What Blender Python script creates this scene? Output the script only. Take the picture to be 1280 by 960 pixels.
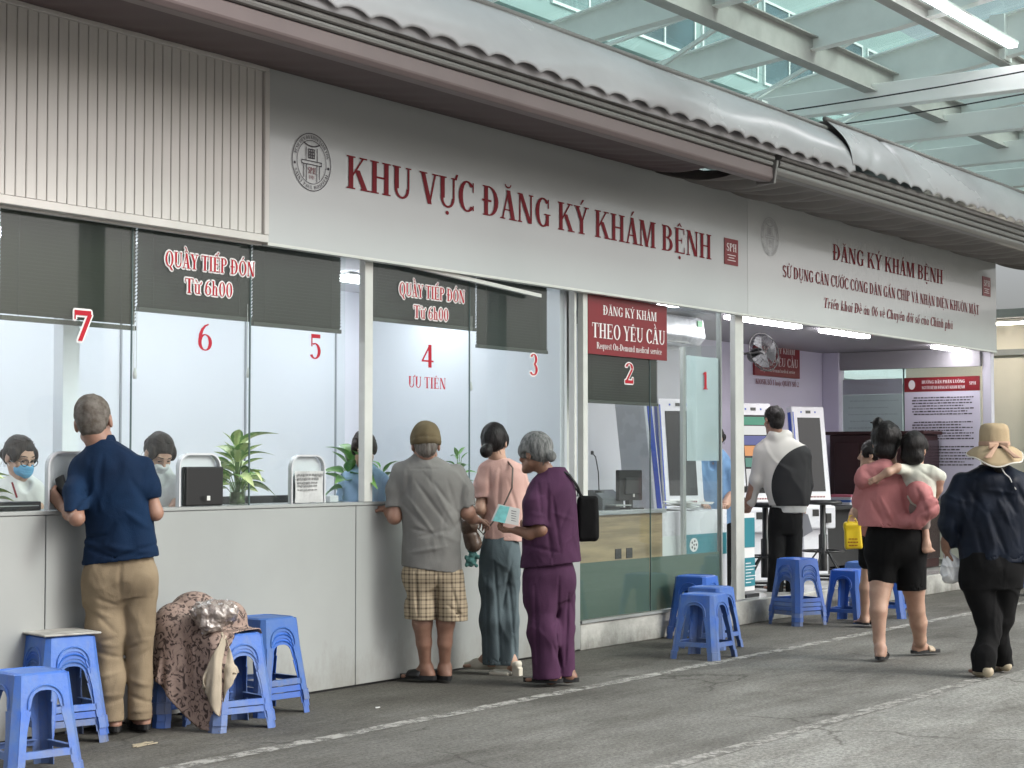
import bpy, math, random, unicodedata
import numpy as np
from mathutils import Vector, Matrix
for o in list(bpy.data.objects): bpy.data.objects.remove(o)
sc = bpy.context.scene
COL = sc.collection
rnd = random.Random(7)
# ------------------------------------------------------------------ camera
F, W0, H0 = 2200.0, 1280, 960
P = math.atan(99 / F); A = math.atan(1540 / F * math.cos(P)); CH = 1.36; D = 6.86
ca, sa, cp, sp = math.cos(A), math.sin(A), math.cos(P), math.sin(P)
fv = np.array((ca * cp, sa * cp, sp)); rv = np.array((sa, -ca, 0.)); uv = np.array((-ca * sp, -sa * sp, cp))
hv = np.array((ca, sa, 0.)); CP = np.array((0., -D, CH))
cam_d = bpy.data.cameras.new('camera'); cam = bpy.data.objects.new('camera', cam_d); COL.objects.link(cam)
cam_d.sensor_width = 36; cam_d.lens = 36 * F / W0; cam_d.clip_end = 500; cam_d.clip_start = .1
m = Matrix([(rv[0], uv[0], -fv[0], CP[0]), (rv[1], uv[1], -fv[1], CP[1]), (rv[2], uv[2], -fv[2], CP[2]), (0, 0, 0, 1)])
cam.matrix_world = m
sc.camera = cam
# ------------------------------------------------------------------ sky, sun, exposure
SUN_EL, SUN_AZ = math.radians(38), math.atan2(.25, -.97)
w = bpy.data.worlds.new('World'); sc.world = w; w.use_nodes = True
nt = w.node_tree; nt.nodes.clear()
sky = nt.nodes.new('ShaderNodeTexSky'); sky.sky_type = 'NISHITA'; sky.sun_disc = False
sky.sun_elevation = SUN_EL; sky.sun_rotation = SUN_AZ; sky.air_density = 1.0; sky.dust_density = 6; sky.ozone_density = 1.5
hs = nt.nodes.new('ShaderNodeHueSaturation'); hs.inputs['Saturation'].default_value = .3
bg = nt.nodes.new('ShaderNodeBackground'); bg.inputs[1].default_value = .15
wo = nt.nodes.new('ShaderNodeOutputWorld')
nt.links.new(sky.outputs[0], hs.inputs['Color']); nt.links.new(hs.outputs[0], bg.inputs[0]); nt.links.new(bg.outputs[0], wo.inputs[0])
sl = bpy.data.lights.new('sun', 'SUN'); sl.energy = .55; sl.angle = math.radians(14); sl.color = (1, .965, .92)
so = bpy.data.objects.new('sun', sl); COL.objects.link(so)
sd = Vector((math.sin(SUN_AZ) * math.cos(SUN_EL), math.cos(SUN_AZ) * math.cos(SUN_EL), math.sin(SUN_EL)))
so.rotation_euler = sd.to_track_quat('Z', 'Y').to_euler(); so.location = (8, -6, 9)
sc.view_settings.view_transform = 'Standard'; sc.view_settings.look = 'None'
sc.view_settings.exposure = 0.62; sc.view_settings.gamma = 1
sc.cycles.use_denoising = True
sc.cycles.max_bounces = 8; sc.cycles.transparent_max_bounces = 12; sc.cycles.caustics_reflective = False; sc.cycles.caustics_refractive = False
sc.cycles.sample_clamp_indirect = 6
# ------------------------------------------------------------------ helpers
def tag(o, label=None, cat=None, group=None, kind=None):
    if label: o['label'] = label
    if cat: o['category'] = cat
    if group: o['group'] = group
    if kind: o['kind'] = kind
    return o
def empty(name, loc=(0, 0, 0), label=None, cat=None, group=None, rz=0):
    o = bpy.data.objects.new(name, None); COL.objects.link(o); o.location = loc; o.rotation_euler = (0, 0, rz)
    o.empty_display_size = .1
    return tag(o, label, cat, group)
def link(name, me, mat=None, parent=None, kind=None, smooth=False):
    o = bpy.data.objects.new(name, me); COL.objects.link(o)
    if mat is not None and not me.materials: me.materials.append(mat)
    if smooth: me.polygons.foreach_set('use_smooth', [True] * len(me.polygons))
    if parent is not None:
        o.parent = parent
    if kind: o['kind'] = kind
    return o
def rel(o, parent):
    """mesh was built in world coordinates: cancel the parent's offset (parents are never rotated then)"""
    o.parent = parent
    q = parent; L = Vector((0, 0, 0))
    while q is not None:
        L = L + q.location; q = q.parent
    o.location = -L
    return o
class MB:
    def __init__(s): s.v = []; s.f = []
    def box(s, x0, x1, y0, y1, z0, z1):
        n = len(s.v)
        s.v += [(x0, y0, z0), (x1, y0, z0), (x1, y1, z0), (x0, y1, z0), (x0, y0, z1), (x1, y0, z1), (x1, y1, z1), (x0, y1, z1)]
        s.f += [tuple(n + i for i in q) for q in ((0, 3, 2, 1), (4, 5, 6, 7), (0, 1, 5, 4), (1, 2, 6, 5), (2, 3, 7, 6), (3, 0, 4, 7))]
        return s
    def poly(s, pts):
        n = len(s.v); s.v += [tuple(p) for p in pts]; s.f.append(tuple(range(n, n + len(pts)))); return s
    def prism(s, pts, off):
        """closed prism: polygon pts extruded by vector off"""
        n = len(s.v); k = len(pts)
        s.v += [tuple(p) for p in pts] + [tuple(p[i] + off[i] for i in range(3)) for p in pts]
        s.f.append(tuple(range(n, n + k))[::-1]); s.f.append(tuple(range(n + k, n + 2 * k)))
        for i in range(k):
            j = (i + 1) % k; s.f.append((n + i, n + j, n + k + j, n + k + i))
        return s
    def bar(s, a, b, w, h, up=(0, 0, 1)):
        a = Vector(a); b = Vector(b); d = (b - a).normalized(); u = Vector(up); r = d.cross(u)
        if r.length < 1e-4: r = d.cross(Vector((1, 0, 0)))
        r.normalize(); u = r.cross(d)
        p = [a + r * (w / 2) * i + u * (h / 2) * j for i, j in ((-1, -1), (1, -1), (1, 1), (-1, 1))]
        return s.prism([tuple(q) for q in p], tuple(b - a))
    def tube(s, pts, r, n=8, cap=True):
        pts = [Vector(p) for p in pts]; k = len(pts); base = len(s.v)
        rr = r if hasattr(r, '__len__') else [r] * k
        prev = None
        for i, p in enumerate(pts):
            d = (pts[min(i + 1, k - 1)] - pts[max(i - 1, 0)]).normalized()
            if prev is None:
                a = d.cross(Vector((0, 0, 1)));
                if a.length < .05: a = d.cross(Vector((1, 0, 0)))
                a.normalize()
            else:
                a = (prev - d * prev.dot(d)).normalized()
            prev = a; b = d.cross(a)
            for j in range(n):
                t = 2 * math.pi * j / n
                s.v.append(tuple(p + (a * math.cos(t) + b * math.sin(t)) * rr[i]))
        for i in range(k - 1):
            for j in range(n):
                q = (j + 1) % n
                s.f.append((base + i * n + j, base + i * n + q, base + (i + 1) * n + q, base + (i + 1) * n + j))
        if cap:
            s.f.append(tuple(base + j for j in range(n))[::-1]); s.f.append(tuple(base + (k - 1) * n + j for j in range(n)))
        return s
    def lathe(s, c, prof, n=20):
        b = len(s.v)
        for (r, z) in prof:
            for j in range(n):
                t = 2 * math.pi * j / n; s.v.append((c[0] + r * math.cos(t), c[1] + r * math.sin(t), c[2] + z))
        for i in range(len(prof) - 1):
            for j in range(n):
                q = (j + 1) % n
                s.f.append((b + i * n + j, b + i * n + q, b + (i + 1) * n + q, b + (i + 1) * n + j))
        return s
    def grid(s, nx, ny, fn):
        b = len(s.v)
        for i in range(nx + 1):
            for j in range(ny + 1): s.v.append(tuple(fn(i / nx, j / ny)))
        for i in range(nx):
            for j in range(ny):
                q = b + i * (ny + 1) + j; s.f.append((q, q + ny + 1, q + ny + 2, q + 1))
        return s
    def mesh(s, name):
        me = bpy.data.meshes.new(name); me.from_pydata(s.v, [], s.f); me.update(); return me
    def build(s, name, mat, parent=None, bevel=0, smooth=False, kind=None, solid=0, seg=1):
        if name in ('fine_print', 'handwriting', 'logo_fine_print', 'name_strip_lettering') and parent is not None: kind = 'stuff'
        me = s.mesh(name); o = link(name, me, mat, None, kind, smooth)
        if parent is not None: rel(o, parent)
        if solid:
            md = o.modifiers.new('s', 'SOLIDIFY'); md.thickness = solid; md.offset = 0
        if bevel:
            md = o.modifiers.new('b', 'BEVEL'); md.width = bevel; md.segments = seg; md.limit_method = 'ANGLE'
        return o
def copy_tree(o, parent=None):
    c = o.copy(); COL.objects.link(c); c.parent = parent
    for ch in list(o.children): copy_tree(ch, c)
    return c

# ---- materials
def mat(name, col, rough=.5, metal=0, var=0, vscale=3, col2=None, bump=0, bscale=30, coat=0, sheen=0, spec=None, stretch=None, trans=0, sss=0, grime=0, det=4):
    M = bpy.data.materials.new(name); M.use_nodes = True; t = M.node_tree; N = t.nodes; L = t.links
    b = N['Principled BSDF']
    b.inputs['Base Color'].default_value = (*col, 1); b.inputs['Roughness'].default_value = rough; b.inputs['Metallic'].default_value = metal
    if coat: b.inputs['Coat Weight'].default_value = coat; b.inputs['Coat Roughness'].default_value = .08
    if sheen: b.inputs['Sheen Weight'].default_value = sheen
    if spec is not None: b.inputs['Specular IOR Level'].default_value = spec
    if sss: b.inputs['Subsurface Weight'].default_value = sss; b.inputs['Subsurface Radius'].default_value = (.01, .004, .002); b.inputs['Subsurface Scale'].default_value = 1
    tc = N.new('ShaderNodeTexCoord'); mp = N.new('ShaderNodeMapping'); L.new(tc.outputs['Object'], mp.inputs[0])
    if stretch: mp.inputs['Scale'].default_value = stretch
    if var or col2 is not None:
        n = N.new('ShaderNodeTexNoise'); n.inputs['Scale'].default_value = vscale; n.inputs['Detail'].default_value = det; n.inputs['Roughness'].default_value = .6
        L.new(mp.outputs[0], n.inputs['Vector'])
        r = N.new('ShaderNodeValToRGB'); L.new(n.outputs[0], r.inputs[0])
        c2 = col2 if col2 is not None else tuple(c * (1 - var) for c in col)
        c1 = col if col2 is not None else tuple(min(1, c * (1 + var * .5)) for c in col)
        r.color_ramp.elements[0].position = .35; r.color_ramp.elements[1].position = .65
        r.color_ramp.elements[0].color = (*c2, 1); r.color_ramp.elements[1].color = (*c1, 1)
        L.new(r.outputs[0], b.inputs['Base Color'])
        if rough > .05:
            mr = N.new('ShaderNodeMapRange'); L.new(n.outputs[0], mr.inputs[0]); mr.inputs[3].default_value = max(0, rough - .08); mr.inputs[4].default_value = min(1, rough + .08)
            L.new(mr.outputs[0], b.inputs['Roughness'])
    if bump:
        n2 = N.new('ShaderNodeTexNoise'); n2.inputs['Scale'].default_value = bscale; n2.inputs['Detail'].default_value = 5
        L.new(mp.outputs[0], n2.inputs['Vector'])
        bp = N.new('ShaderNodeBump'); bp.inputs['Strength'].default_value = bump; bp.inputs['Distance'].default_value = .01
        L.new(n2.outputs[0], bp.inputs['Height']); L.new(bp.outputs[0], b.inputs['Normal'])
    return M
def emis(name, col, s):
    M = bpy.data.materials.new(name); M.use_nodes = True; t = M.node_tree
    b = t.nodes['Principled BSDF']; b.inputs['Base Color'].default_value = (.8, .8, .8, 1)
    b.inputs['Emission Color'].default_value = (*col, 1); b.inputs['Emission Strength'].default_value = s
    return M
def glass(name, tint=(.93, .97, .96), refl=1.0, frost=0, fcol=(.6, .7, .68), rough=.02):
    """thin sheet of glass: clear tinted body, fresnel reflection, optional frosted film"""
    M = bpy.data.materials.new(name); M.use_nodes = True; t = M.node_tree; N = t.nodes; L = t.links; N.clear()
    o = N.new('ShaderNodeOutputMaterial'); tr = N.new('ShaderNodeBsdfTransparent'); tr.inputs[0].default_value = (*tint, 1)
    g = N.new('ShaderNodeBsdfGlossy'); g.inputs['Roughness'].default_value = rough
    lw = N.new('ShaderNodeLayerWeight'); lw.inputs[0].default_value = .5
    pw = N.new('ShaderNodeMath'); pw.operation = 'POWER'; pw.inputs[1].default_value = 5; L.new(lw.outputs['Facing'], pw.inputs[0])
    mu = N.new('ShaderNodeMath'); mu.operation = 'MULTIPLY_ADD'; mu.inputs[1].default_value = .9 * refl; mu.inputs[2].default_value = .035 * refl; L.new(pw.outputs[0], mu.inputs[0])
    base = tr
    if frost:
        d = N.new('ShaderNodeBsdfDiffuse'); d.inputs[0].default_value = (*fcol, 1)
        tl = N.new('ShaderNodeBsdfTranslucent'); tl.inputs[0].default_value = (*fcol, 1)
        m1 = N.new('ShaderNodeMixShader'); m1.inputs[0].default_value = .4; L.new(d.outputs[0], m1.inputs[1]); L.new(tl.outputs[0], m1.inputs[2])
        m0 = N.new('ShaderNodeMixShader'); m0.inputs[0].default_value = frost; L.new(tr.outputs[0], m0.inputs[1]); L.new(m1.outputs[0], m0.inputs[2]); base = m0
    mx = N.new('ShaderNodeMixShader'); L.new(mu.outputs[0], mx.inputs[0]); L.new(base.outputs[0], mx.inputs[1]); L.new(g.outputs[0], mx.inputs[2])
    L.new(mx.outputs[0], o.inputs[0]); return M

# ---- serif lettering drawn as flat polygons (cap height 1)
TH, TN, SH, SO = .17, .055, .045, .075
def glyph(ch):
    P = []
    def q(*p): P.append(list(p))
    def rect(x0, x1, y0, y1): q((x0, y0), (x1, y0), (x1, y1), (x0, y1))
    def st(x, y0=0, y1=1, w=TH, b=1, t=1):
        rect(x, x + w, y0, y1)
        if b: rect(x - SO, x + w + SO, y0, y0 + SH)
        if t: rect(x - SO * (t == 1 or t == 2), x + w + SO * (t == 1), y1 - SH, y1)
    def dg(x0, y0, x1, y1, w): q((x0, y0), (x0 + w, y0), (x1 + w, y1), (x1, y1))
    def ring(cx, cy, rx, ry, a0=0, a1=360, th=TH, tn=TN, n=None):
        n = n or max(4, int(abs(a1 - a0) / 18))
        for i in range(n):
            a = math.radians(a0 + (a1 - a0) * i / n); c = math.radians(a0 + (a1 - a0) * (i + 1) / n)
            q((cx + (rx - th) * math.cos(a), cy + (ry - tn) * math.sin(a)), (cx + rx * math.cos(a), cy + ry * math.sin(a)),
              (cx + rx * math.cos(c), cy + ry * math.sin(c)), (cx + (rx - th) * math.cos(c), cy + (ry - tn) * math.sin(c)))
    def sf(x0, x1, y): rect(x0, x1, y, y + SH)
    X = .66
    w = .8
    if ch == ' ': return [], .28
    if ch == 'I': st(.1); w = .38
    elif ch in 'HK':
        st(.1)
        if ch == 'H': st(.56); rect(.2, .6, .48, .54); w = .84
        else: dg(.2, .40, .60, .98, .07); dg(.62, 0, .32, .60, TH + .02); sf(.5, .78, 1 - SH); sf(.54, .88, 0); w = .86
    elif ch in 'UƯ': st(.1, .3, 1, b=0); st(.62, .3, 1, .07, b=0); ring(.395, .32, .295, .33, 180, 360, .11, .07); w = .80
    elif ch == 'V': dg(.32, 0, .04, 1, TH); dg(.36, 0, .60, 1, .07); sf(-.02, .30, 1 - SH); sf(.50, .76, 1 - SH); w = .74
    elif ch == 'W':
        for d in (0, .40): dg(.25 + d, 0, .05 + d, 1, .15); dg(.27 + d, 0, .42 + d, 1, .06)
        sf(0, .3, 1 - SH); sf(.76, .98, 1 - SH); w = .98
    elif ch == 'C': ring(.42, .5, .37, .52, 42, 318, .18, .06); rect(.66, .71, .66, .98); rect(.66, .71, .05, .22); w = .76
    elif ch == 'G': ring(.42, .5, .37, .52, 42, 325, .18, .06); rect(.66, .71, .66, .98); st(.56, .04, .46, .15, b=0); w = .82
    elif ch in 'DĐ':
        st(.1); ring(.32, .5, .42, .5, -90, 90, .18, .05); rect(.2, .35, 0, .05); rect(.2, .35, .95, 1); w = .82
        if ch == 'Đ': rect(0, .42, .47, .54)
    elif ch == 'O' or ch == 'Q':
        ring(.42, .5, .38, .52, 0, 360, .17, .05); w = .84
        if ch == 'Q': dg(.60, -.24, .36, .04, .17)
    elif ch == 'A': dg(.06, 0, .33, 1, .065); dg(.50, 0, .27, 1, TH + .01); rect(.2, .56, .30, .35); sf(-.02, .22, 0); sf(.40, .76, 0); w = .74
    elif ch == 'N': st(.12, 0, 1, .065, t=2); dg(.55, 0, .10, 1, .18); st(.66, 0, 1, .065, b=0); w = .84
    elif ch == 'M': st(.10, 0, 1, .065, t=2); dg(.40, 0, .12, 1, .17); dg(.44, 0, .72, 1, .07); st(.76, 0, 1, TH); w = 1.04
    elif ch == 'Y': dg(.30, .44, .04, 1, TH); dg(.36, .44, .60, 1, .07); st(.29, 0, .48, TH, t=0); sf(-.02, .30, 1 - SH); sf(.50, .76, 1 - SH); w = .74
    elif ch == 'T': st(.28, 0, 1, TH, t=0); rect(.02, .71, .95, 1); rect(.02, .06, .74, 1); rect(.67, .71, .74, 1); w = .74
    elif ch in 'EF':
        st(.1); rect(.2, .64, .95, 1); rect(.60, .64, .76, 1); rect(.2, .5, .49, .54); rect(.46, .50, .40, .62)
        if ch == 'E': rect(.2, .66, 0, .05); rect(.62, .66, 0, .26)
        w = .72
    elif ch == 'L': st(.1); rect(.2, .64, 0, .05); rect(.60, .64, 0, .28); w = .70
    elif ch in 'BPR':
        st(.1); ring(.34, .755, .30, .245, -90, 90, .16, .05); rect(.2, .36, .95, 1); rect(.2, .36, .51, .56)
        if ch == 'B': ring(.35, .27, .34, .27, -90, 90, .17, .05); rect(.2, .37, 0, .05); w = .76
        elif ch == 'R': dg(.58, 0, .34, .52, TH); sf(.5, .84, 0); w = .80
        else: w = .70
    elif ch == 'S':
        ring(.33, .74, .25, .27, 30, 255, .14, .06); ring(.33, .27, .28, .28, -150, 78, .15, .06); dg(.42, .36, .12, .62, .20)
        rect(.52, .56, .68, .98); rect(.06, .10, .04, .32); w = .66
    elif ch == 'X': dg(.56, 0, .06, 1, TH); dg(.06, 0, .60, 1, .065); sf(-.02, .3, 1 - SH); sf(.5, .78, 1 - SH); sf(-.02, .22, 0); sf(.46, .8, 0); w = .78
    elif ch == '0': ring(.3, .5, .26, .51, 0, 360, .13, .05); w = .6
    elif ch == '1': st(.2, 0, 1, .15, t=0); dg(.06, .84, .22, .98, .10); w = .55
    elif ch == '2': ring(.3, .74, .24, .27, 0, 160, .13, .05); dg(.06, .06, .42, .72, .11); rect(.06, .54, 0, .16); rect(.48, .54, .1, .28); w = .6
    elif ch == '3': ring(.28, .75, .22, .26, -80, 150, .13, .05); ring(.27, .27, .26, .28, -150, 80, .14, .05); w = .6
    elif ch == '4': rect(.32, .47, 0, 1); rect(.02, .56, .24, .32); dg(.02, .30, .36, 1, .08); w = .6
    elif ch == '5': ring(.28, .32, .26, .33, -150, 120, .14, .06); rect(.11, .17, .5, .98); rect(.11, .52, .84, 1); w = .6
    elif ch == '6': ring(.3, .30, .26, .31, 0, 360, .13, .05); ring(.46, .36, .42, .64, 95, 180, .13, .05); w = .6
    elif ch == '7': rect(.05, .56, .84, 1); rect(.05, .09, .70, .9); dg(.16, 0, .46, .88, .13); w = .6
    elif ch == '9': ring(.3, .70, .26, .31, 0, 360, .13, .05); ring(.14, .64, .42, .64, -85, 0, .13, .05); w = .6
    elif ch in 'ao':
        ring(.26, X / 2, .22, X / 2 + .01, 0, 360, .11, .045)
        if ch == 'a': st(.38, 0, X * .9, .12, b=2, t=0)
        w = .56 if ch == 'a' else .52
    elif ch == 'e': ring(.26, X / 2, .22, X / 2 + .01, 0, 318, .11, .045); rect(.1, .46, X / 2 - .02, X / 2 + .03); w = .5
    elif ch == 'c': ring(.26, X / 2, .22, X / 2 + .01, 45, 318, .12, .045); rect(.36, .42, X - .2, X - .04); w = .46
    elif ch == 's': ring(.22, X * .74, .16, X * .27, 20, 260, .09, .045); ring(.21, X * .27, .18, X * .28, -150, 80, .10, .045); dg(.24, X * .3, .08, X * .66, .14); w = .42
    elif ch in 'nhmru':
        if ch == 'u': st(.08, .15, X, .12, b=0, t=2); ring(.27, .2, .19, .21, 180, 360, .09, .05); st(.36, 0, X, .12, b=2, t=2); w = .58
        elif ch == 'r': st(.08, 0, X, .12, t=2); ring(.32, .44, .14, .21, 40, 170, .07, .06); w = .44
        else:
            st(.08, 0, 1 if ch == 'h' else X, .12, t=2); ring(.28, .42, .19, .24, 0, 170, .12, .05); st(.35, 0, .44, .12, t=0); w = .58
            if ch == 'm': ring(.55, .42, .19, .24, 0, 170, .12, .05); st(.62, 0, .44, .12, t=0); w = .85
    elif ch in 'il':
        st(.08, 0, 1 if ch == 'l' else X, .12, t=2)
        if ch == 'i': rect(.07, .21, .82, .96)
        w = .30
    elif ch in 'bpdqđg':
        ring(.30 if ch in 'bp' else .26, X / 2, .22, X / 2 + .01, 0, 360, .11, .045)
        x = .08 if ch in 'bp' else .36
        if ch in 'bdđ': st(x, 0, 1, .12, b=0 if ch == 'b' else 2, t=2)
        elif ch in 'pq': st(x, -.32, X, .12, t=2)
        else: st(x, -.1, X, .12, b=0, t=2); ring(.27, -.1, .20, .22, 180, 360, .11, .05)
        if ch == 'đ': rect(.28, .56, .84, .89)
        w = .58
    elif ch == 't': st(.12, .1, .88, .12, b=0, t=0); ring(.27, .13, .15, .14, 180, 320, .1, .06); rect(.02, .36, X - .05, X); w = .40
    elif ch == 'v' or ch == 'y':
        dg(.2, 0, .02, X, .13); dg(.24, 0, .40, X, .05); sf(0, .2, X - SH); sf(.34, .5, X - SH); w = .50
        if ch == 'y': dg(.08, -.3, .25, .06, .06); rect(.04, .14, -.33, -.24)
    elif ch == 'k': st(.08, 0, 1, .12, t=2); dg(.16, .26, .38, X, .05); dg(.40, 0, .22, .38, .12); sf(.34, .56, 0); sf(.32, .52, X - SH); w = .58
    elif ch == 'f': st(.12, 0, .84, .12, t=0); ring(.28, .84, .16, .16, 40, 180, .1, .05); rect(.02, .36, X - .05, X); w = .38
    elif ch == '-': rect(.04, .30, .28, .36); w = .34
    elif ch == '/': dg(0, 0, .3, 1, .06); w = .36
    elif ch == '.': rect(.06, .18, 0, .12); w = .24
    elif ch == ':': rect(.06, .18, 0, .12); rect(.06, .18, .45, .57); w = .24
    else: rect(.08, .5, 0, 1); w = .6
    return P, w
def layout(text, track=.0):
    out = []; x = 0; wi = 0; layout.words = []
    NFD = unicodedata.normalize('NFD', text); base = None
    cl = []
    for c in NFD:
        if unicodedata.combining(c): cl[-1][1].append(c)
        else: cl.append([c, []])
    for c, marks in cl:
        if c == ' ': wi += 1
        n0 = len(out)
        P, w = glyph(c); up = c.isupper() or c in 'hkbdlđf'
        top = 1.0 if up else .70
        out += [[(x + a, b) for a, b in p] for p in P]
        cx = x + w / 2 - .02; y = top + .06
        def q(*p): out.append([(cx + a, b) for a, b in p])
        ma = [ord(k) for k in marks]
        if 0x302 in ma:
            q((-.15, y), (-.07, y), (.03, y + .14), (-.02, y + .14)); q((.07, y), (.15, y), (.02, y + .14), (-.03, y + .14))
        if 0x306 in ma:
            for i in range(6):
                a0 = math.radians(180 + 30 * i); a1 = math.radians(210 + 30 * i)
                q(*[(r * .15 * math.cos(t), y + .14 + r2 * .14 * math.sin(t)) for r, r2, t in ((1, 1, a0), (1, 1, a1), (.72, .6, a1), (.72, .6, a0))])
        sx, yy = (.10, y + .08) if 0x302 in ma or 0x306 in ma else (0, y)
        if 0x302 in ma and 0x300 in ma: sx, yy = .0, y + .16
        if 0x301 in ma: q((sx - .05, yy), (sx + .0, yy), (sx + .16, yy + .19), (sx + .06, yy + .19))
        if 0x300 in ma: q((sx - .0, yy), (sx + .05, yy), (sx - .06, yy + .19), (sx - .16, yy + .19))
        if 0x309 in ma: q((sx - .03, yy), (sx + .03, yy), (sx + .08, yy + .12), (sx + .02, yy + .12)); q((sx - .06, yy + .11), (sx + .08, yy + .10), (sx + .06, yy + .18), (sx - .05, yy + .18))
        if 0x303 in ma:
            q((-.16, yy), (-.10, yy + .02), (-.06, yy + .12), (-.12, yy + .10)); q((-.12, yy + .05), (.12, yy + .0), (.10, yy + .08), (-.08, yy + .13)); q((.06, yy + .02), (.12, yy), (.17, yy + .12), (.12, yy + .12))
        if 0x323 in ma: q(*[(.075 * math.cos(t * math.pi / 4), -.17 + .07 * math.sin(t * math.pi / 4)) for t in range(8)])
        if 0x31B in ma:
            hx = w / 2 - .10 if up else w / 2 - .06
            q((hx, top - .05), (hx + .10, top - .05), (hx + .17, top + .14), (hx + .08, top + .14)); q((hx - .02, top - SH), (hx + .12, top - SH), (hx + .1, top), (hx, top))
        layout.words += [wi] * (len(out) - n0)
        x += w + track
    return out, x - track
def text_mesh(name, text, x0, x1, z0, h, y, matl, parent, slant=0, outline=None, ow=.014, axis='x', track=.02):
    """lettering lying on a wall that faces -Y (axis 'x') or -X (axis 'y', runs from y=x0 down to y=x1)"""
    polys, w = layout(text, track); words = list(layout.words); s = (x1 - x0) / w; last = None
    for k in sorted(set(words)):
        sel = [p for p, wk in zip(polys, words) if wk == k]
        def put(off, dx=0, dz=0):
            m = MB()
            for i, p in enumerate(sel):
                yy = off - .00012 * (i % 9)
                pts = [(x0 + dx + (a + slant * b) * s, z0 + dz + b * h) for a, b in p]
                m.poly([(a, yy, b) for a, b in pts] if axis == 'x' else [(yy, a, b) for a, b in pts])
            return m
        yo_ = y
        if outline is not None:
            M = MB()
            for j in range(8):
                t = j * math.pi / 4; q = put(y + .0004 * j, ow * math.cos(t), ow * math.sin(t)); n = len(M.v); M.v += q.v; M.f += [tuple(n + i for i in f) for f in q.f]
            M.build('lettering_outline', outline, parent); yo_ = y - .0016
        last = put(yo_).build(name, matl, parent)
    return last
def onYx(px, Y):
    a_ = (px - 640) / F; return (Y + D) * (ca + a_ * sa) / (sa - a_ * ca)
# ------------------------------------------------------------------ materials
M_panel = mat('white_panel', (.335, .345, .338), .35, var=.06, vscale=1.1, det=8, bump=.03, bscale=8)
M_alu = mat('aluminium_white', (.60, .60, .57), .38, var=.06, vscale=6)
M_alud = mat('aluminium_grey', (.30, .31, .30), .4)
M_beige = mat('beige_cladding', (.60, .57, .545), .42, var=.07, vscale=2.5, stretch=(1, 1, .3))
M_sign = mat('sign_board', (.46, .47, .475), .13, var=.03, vscale=.6, bump=.10, bscale=1.1, coat=.3)
M_sign2 = mat('sign_board_second', (.52, .53, .535), .11, var=.03, vscale=.7, bump=.12, bscale=1.3, coat=.3)
M_red = mat('letter_red', (.17, .006, .014), .5, spec=.2)
M_redb = mat('red_print', (.20, .010, .016), .35, var=.08)
M_num = mat('number_red', (.42, .006, .02), .4, spec=.3)
M_white = mat('white_print', (.78, .76, .76), .4)
M_dark = mat('dark_print', (.045, .035, .045), .5)
M_inwall = mat('interior_wall', (.75, .77, .81), .6, var=.03, vscale=.5)
M_lav = mat('kiosk_bay_wall', (.60, .57, .70), .5, var=.04, vscale=.5)
M_ceil = mat('ceiling_white', (.6, .6, .62), .7)
M_ceilg = mat('ceiling_grey', (.30, .29, .31), .55)
M_tile = mat('floor_tile', (.55, .54, .53), .15, var=.08, vscale=2)
M_plinth = mat('plinth_concrete', (.46, .45, .42), .8, var=.35, vscale=3, bump=.4, bscale=18, stretch=(1, 1, 1.6))
M_slat = mat('blind_slat', (.034, .044, .034), .38, var=.10, vscale=2)
M_slat2 = mat('blind_slat_olive', (.042, .048, .030), .38, var=.10, vscale=2)
M_cord = mat('cord_white', (.6, .6, .58), .5)
M_beam = mat('awning_rail', (.135, .10, .10), .45, var=.08, vscale=3)
M_roller = mat('awning_roller', (.17, .16, .155), .42, var=.15, vscale=3, stretch=(.3, 3, 3))
M_under = mat('awning_underside', (.075, .048, .050), .7, var=.12, vscale=1.5, bump=.2, bscale=5)
M_under2 = mat('awning_underside_grey', (.17, .155, .145), .62, var=.15, vscale=2, bump=.2, bscale=6)
M_tarp = mat('awning_tarp', (.36, .345, .36), .26, var=.10, vscale=.9, bump=.28, bscale=2.2, stretch=(1, 1, 1.6))
M_steel = mat('white_steel', (.88, .91, .89), .42, var=.06, vscale=2.5)
M_steel2 = mat('white_steel_tie', (.92, .94, .93), .35, var=.04, vscale=2)
M_steelg = mat('grey_steel', (.42, .41, .39), .5, var=.15, vscale=3)
M_roofg = glass('roof_glass', tint=(.84, .95, .93), refl=.8)
M_glass = glass('window_glass', tint=(.95, .975, .97), refl=1.0, frost=.012, fcol=(.8, .85, .88))
M_frost = glass('frosted_film', tint=(.5, .62, .56), refl=.4, frost=.80, fcol=(.17, .24, .20), rough=.15)
M_edge = mat('glass_edge', (.10, .15, .145), .3)
M_tube = emis('tube_light', (1, .98, 1), 8)
M_tubein = emis('tube_light_inside', (.90, .94, 1), 18)
M_black = mat('black_plastic', (.012, .012, .013), .35)
M_blackm = mat('black_matt', (.016, .016, .017), .6)
M_wood = mat('desk_wood', (.33, .25, .15), .4, var=.35, vscale=2.2, stretch=(.6, 2, 7))
M_mahog = mat('mahogany', (.030, .008, .008), .45, var=.4, vscale=2, stretch=(1, 1, .3), spec=.3)
M_teal = mat('teal_print', (.02, .20, .25), .4)
M_paper = mat('paper', (.62, .62, .60), .7)

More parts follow.
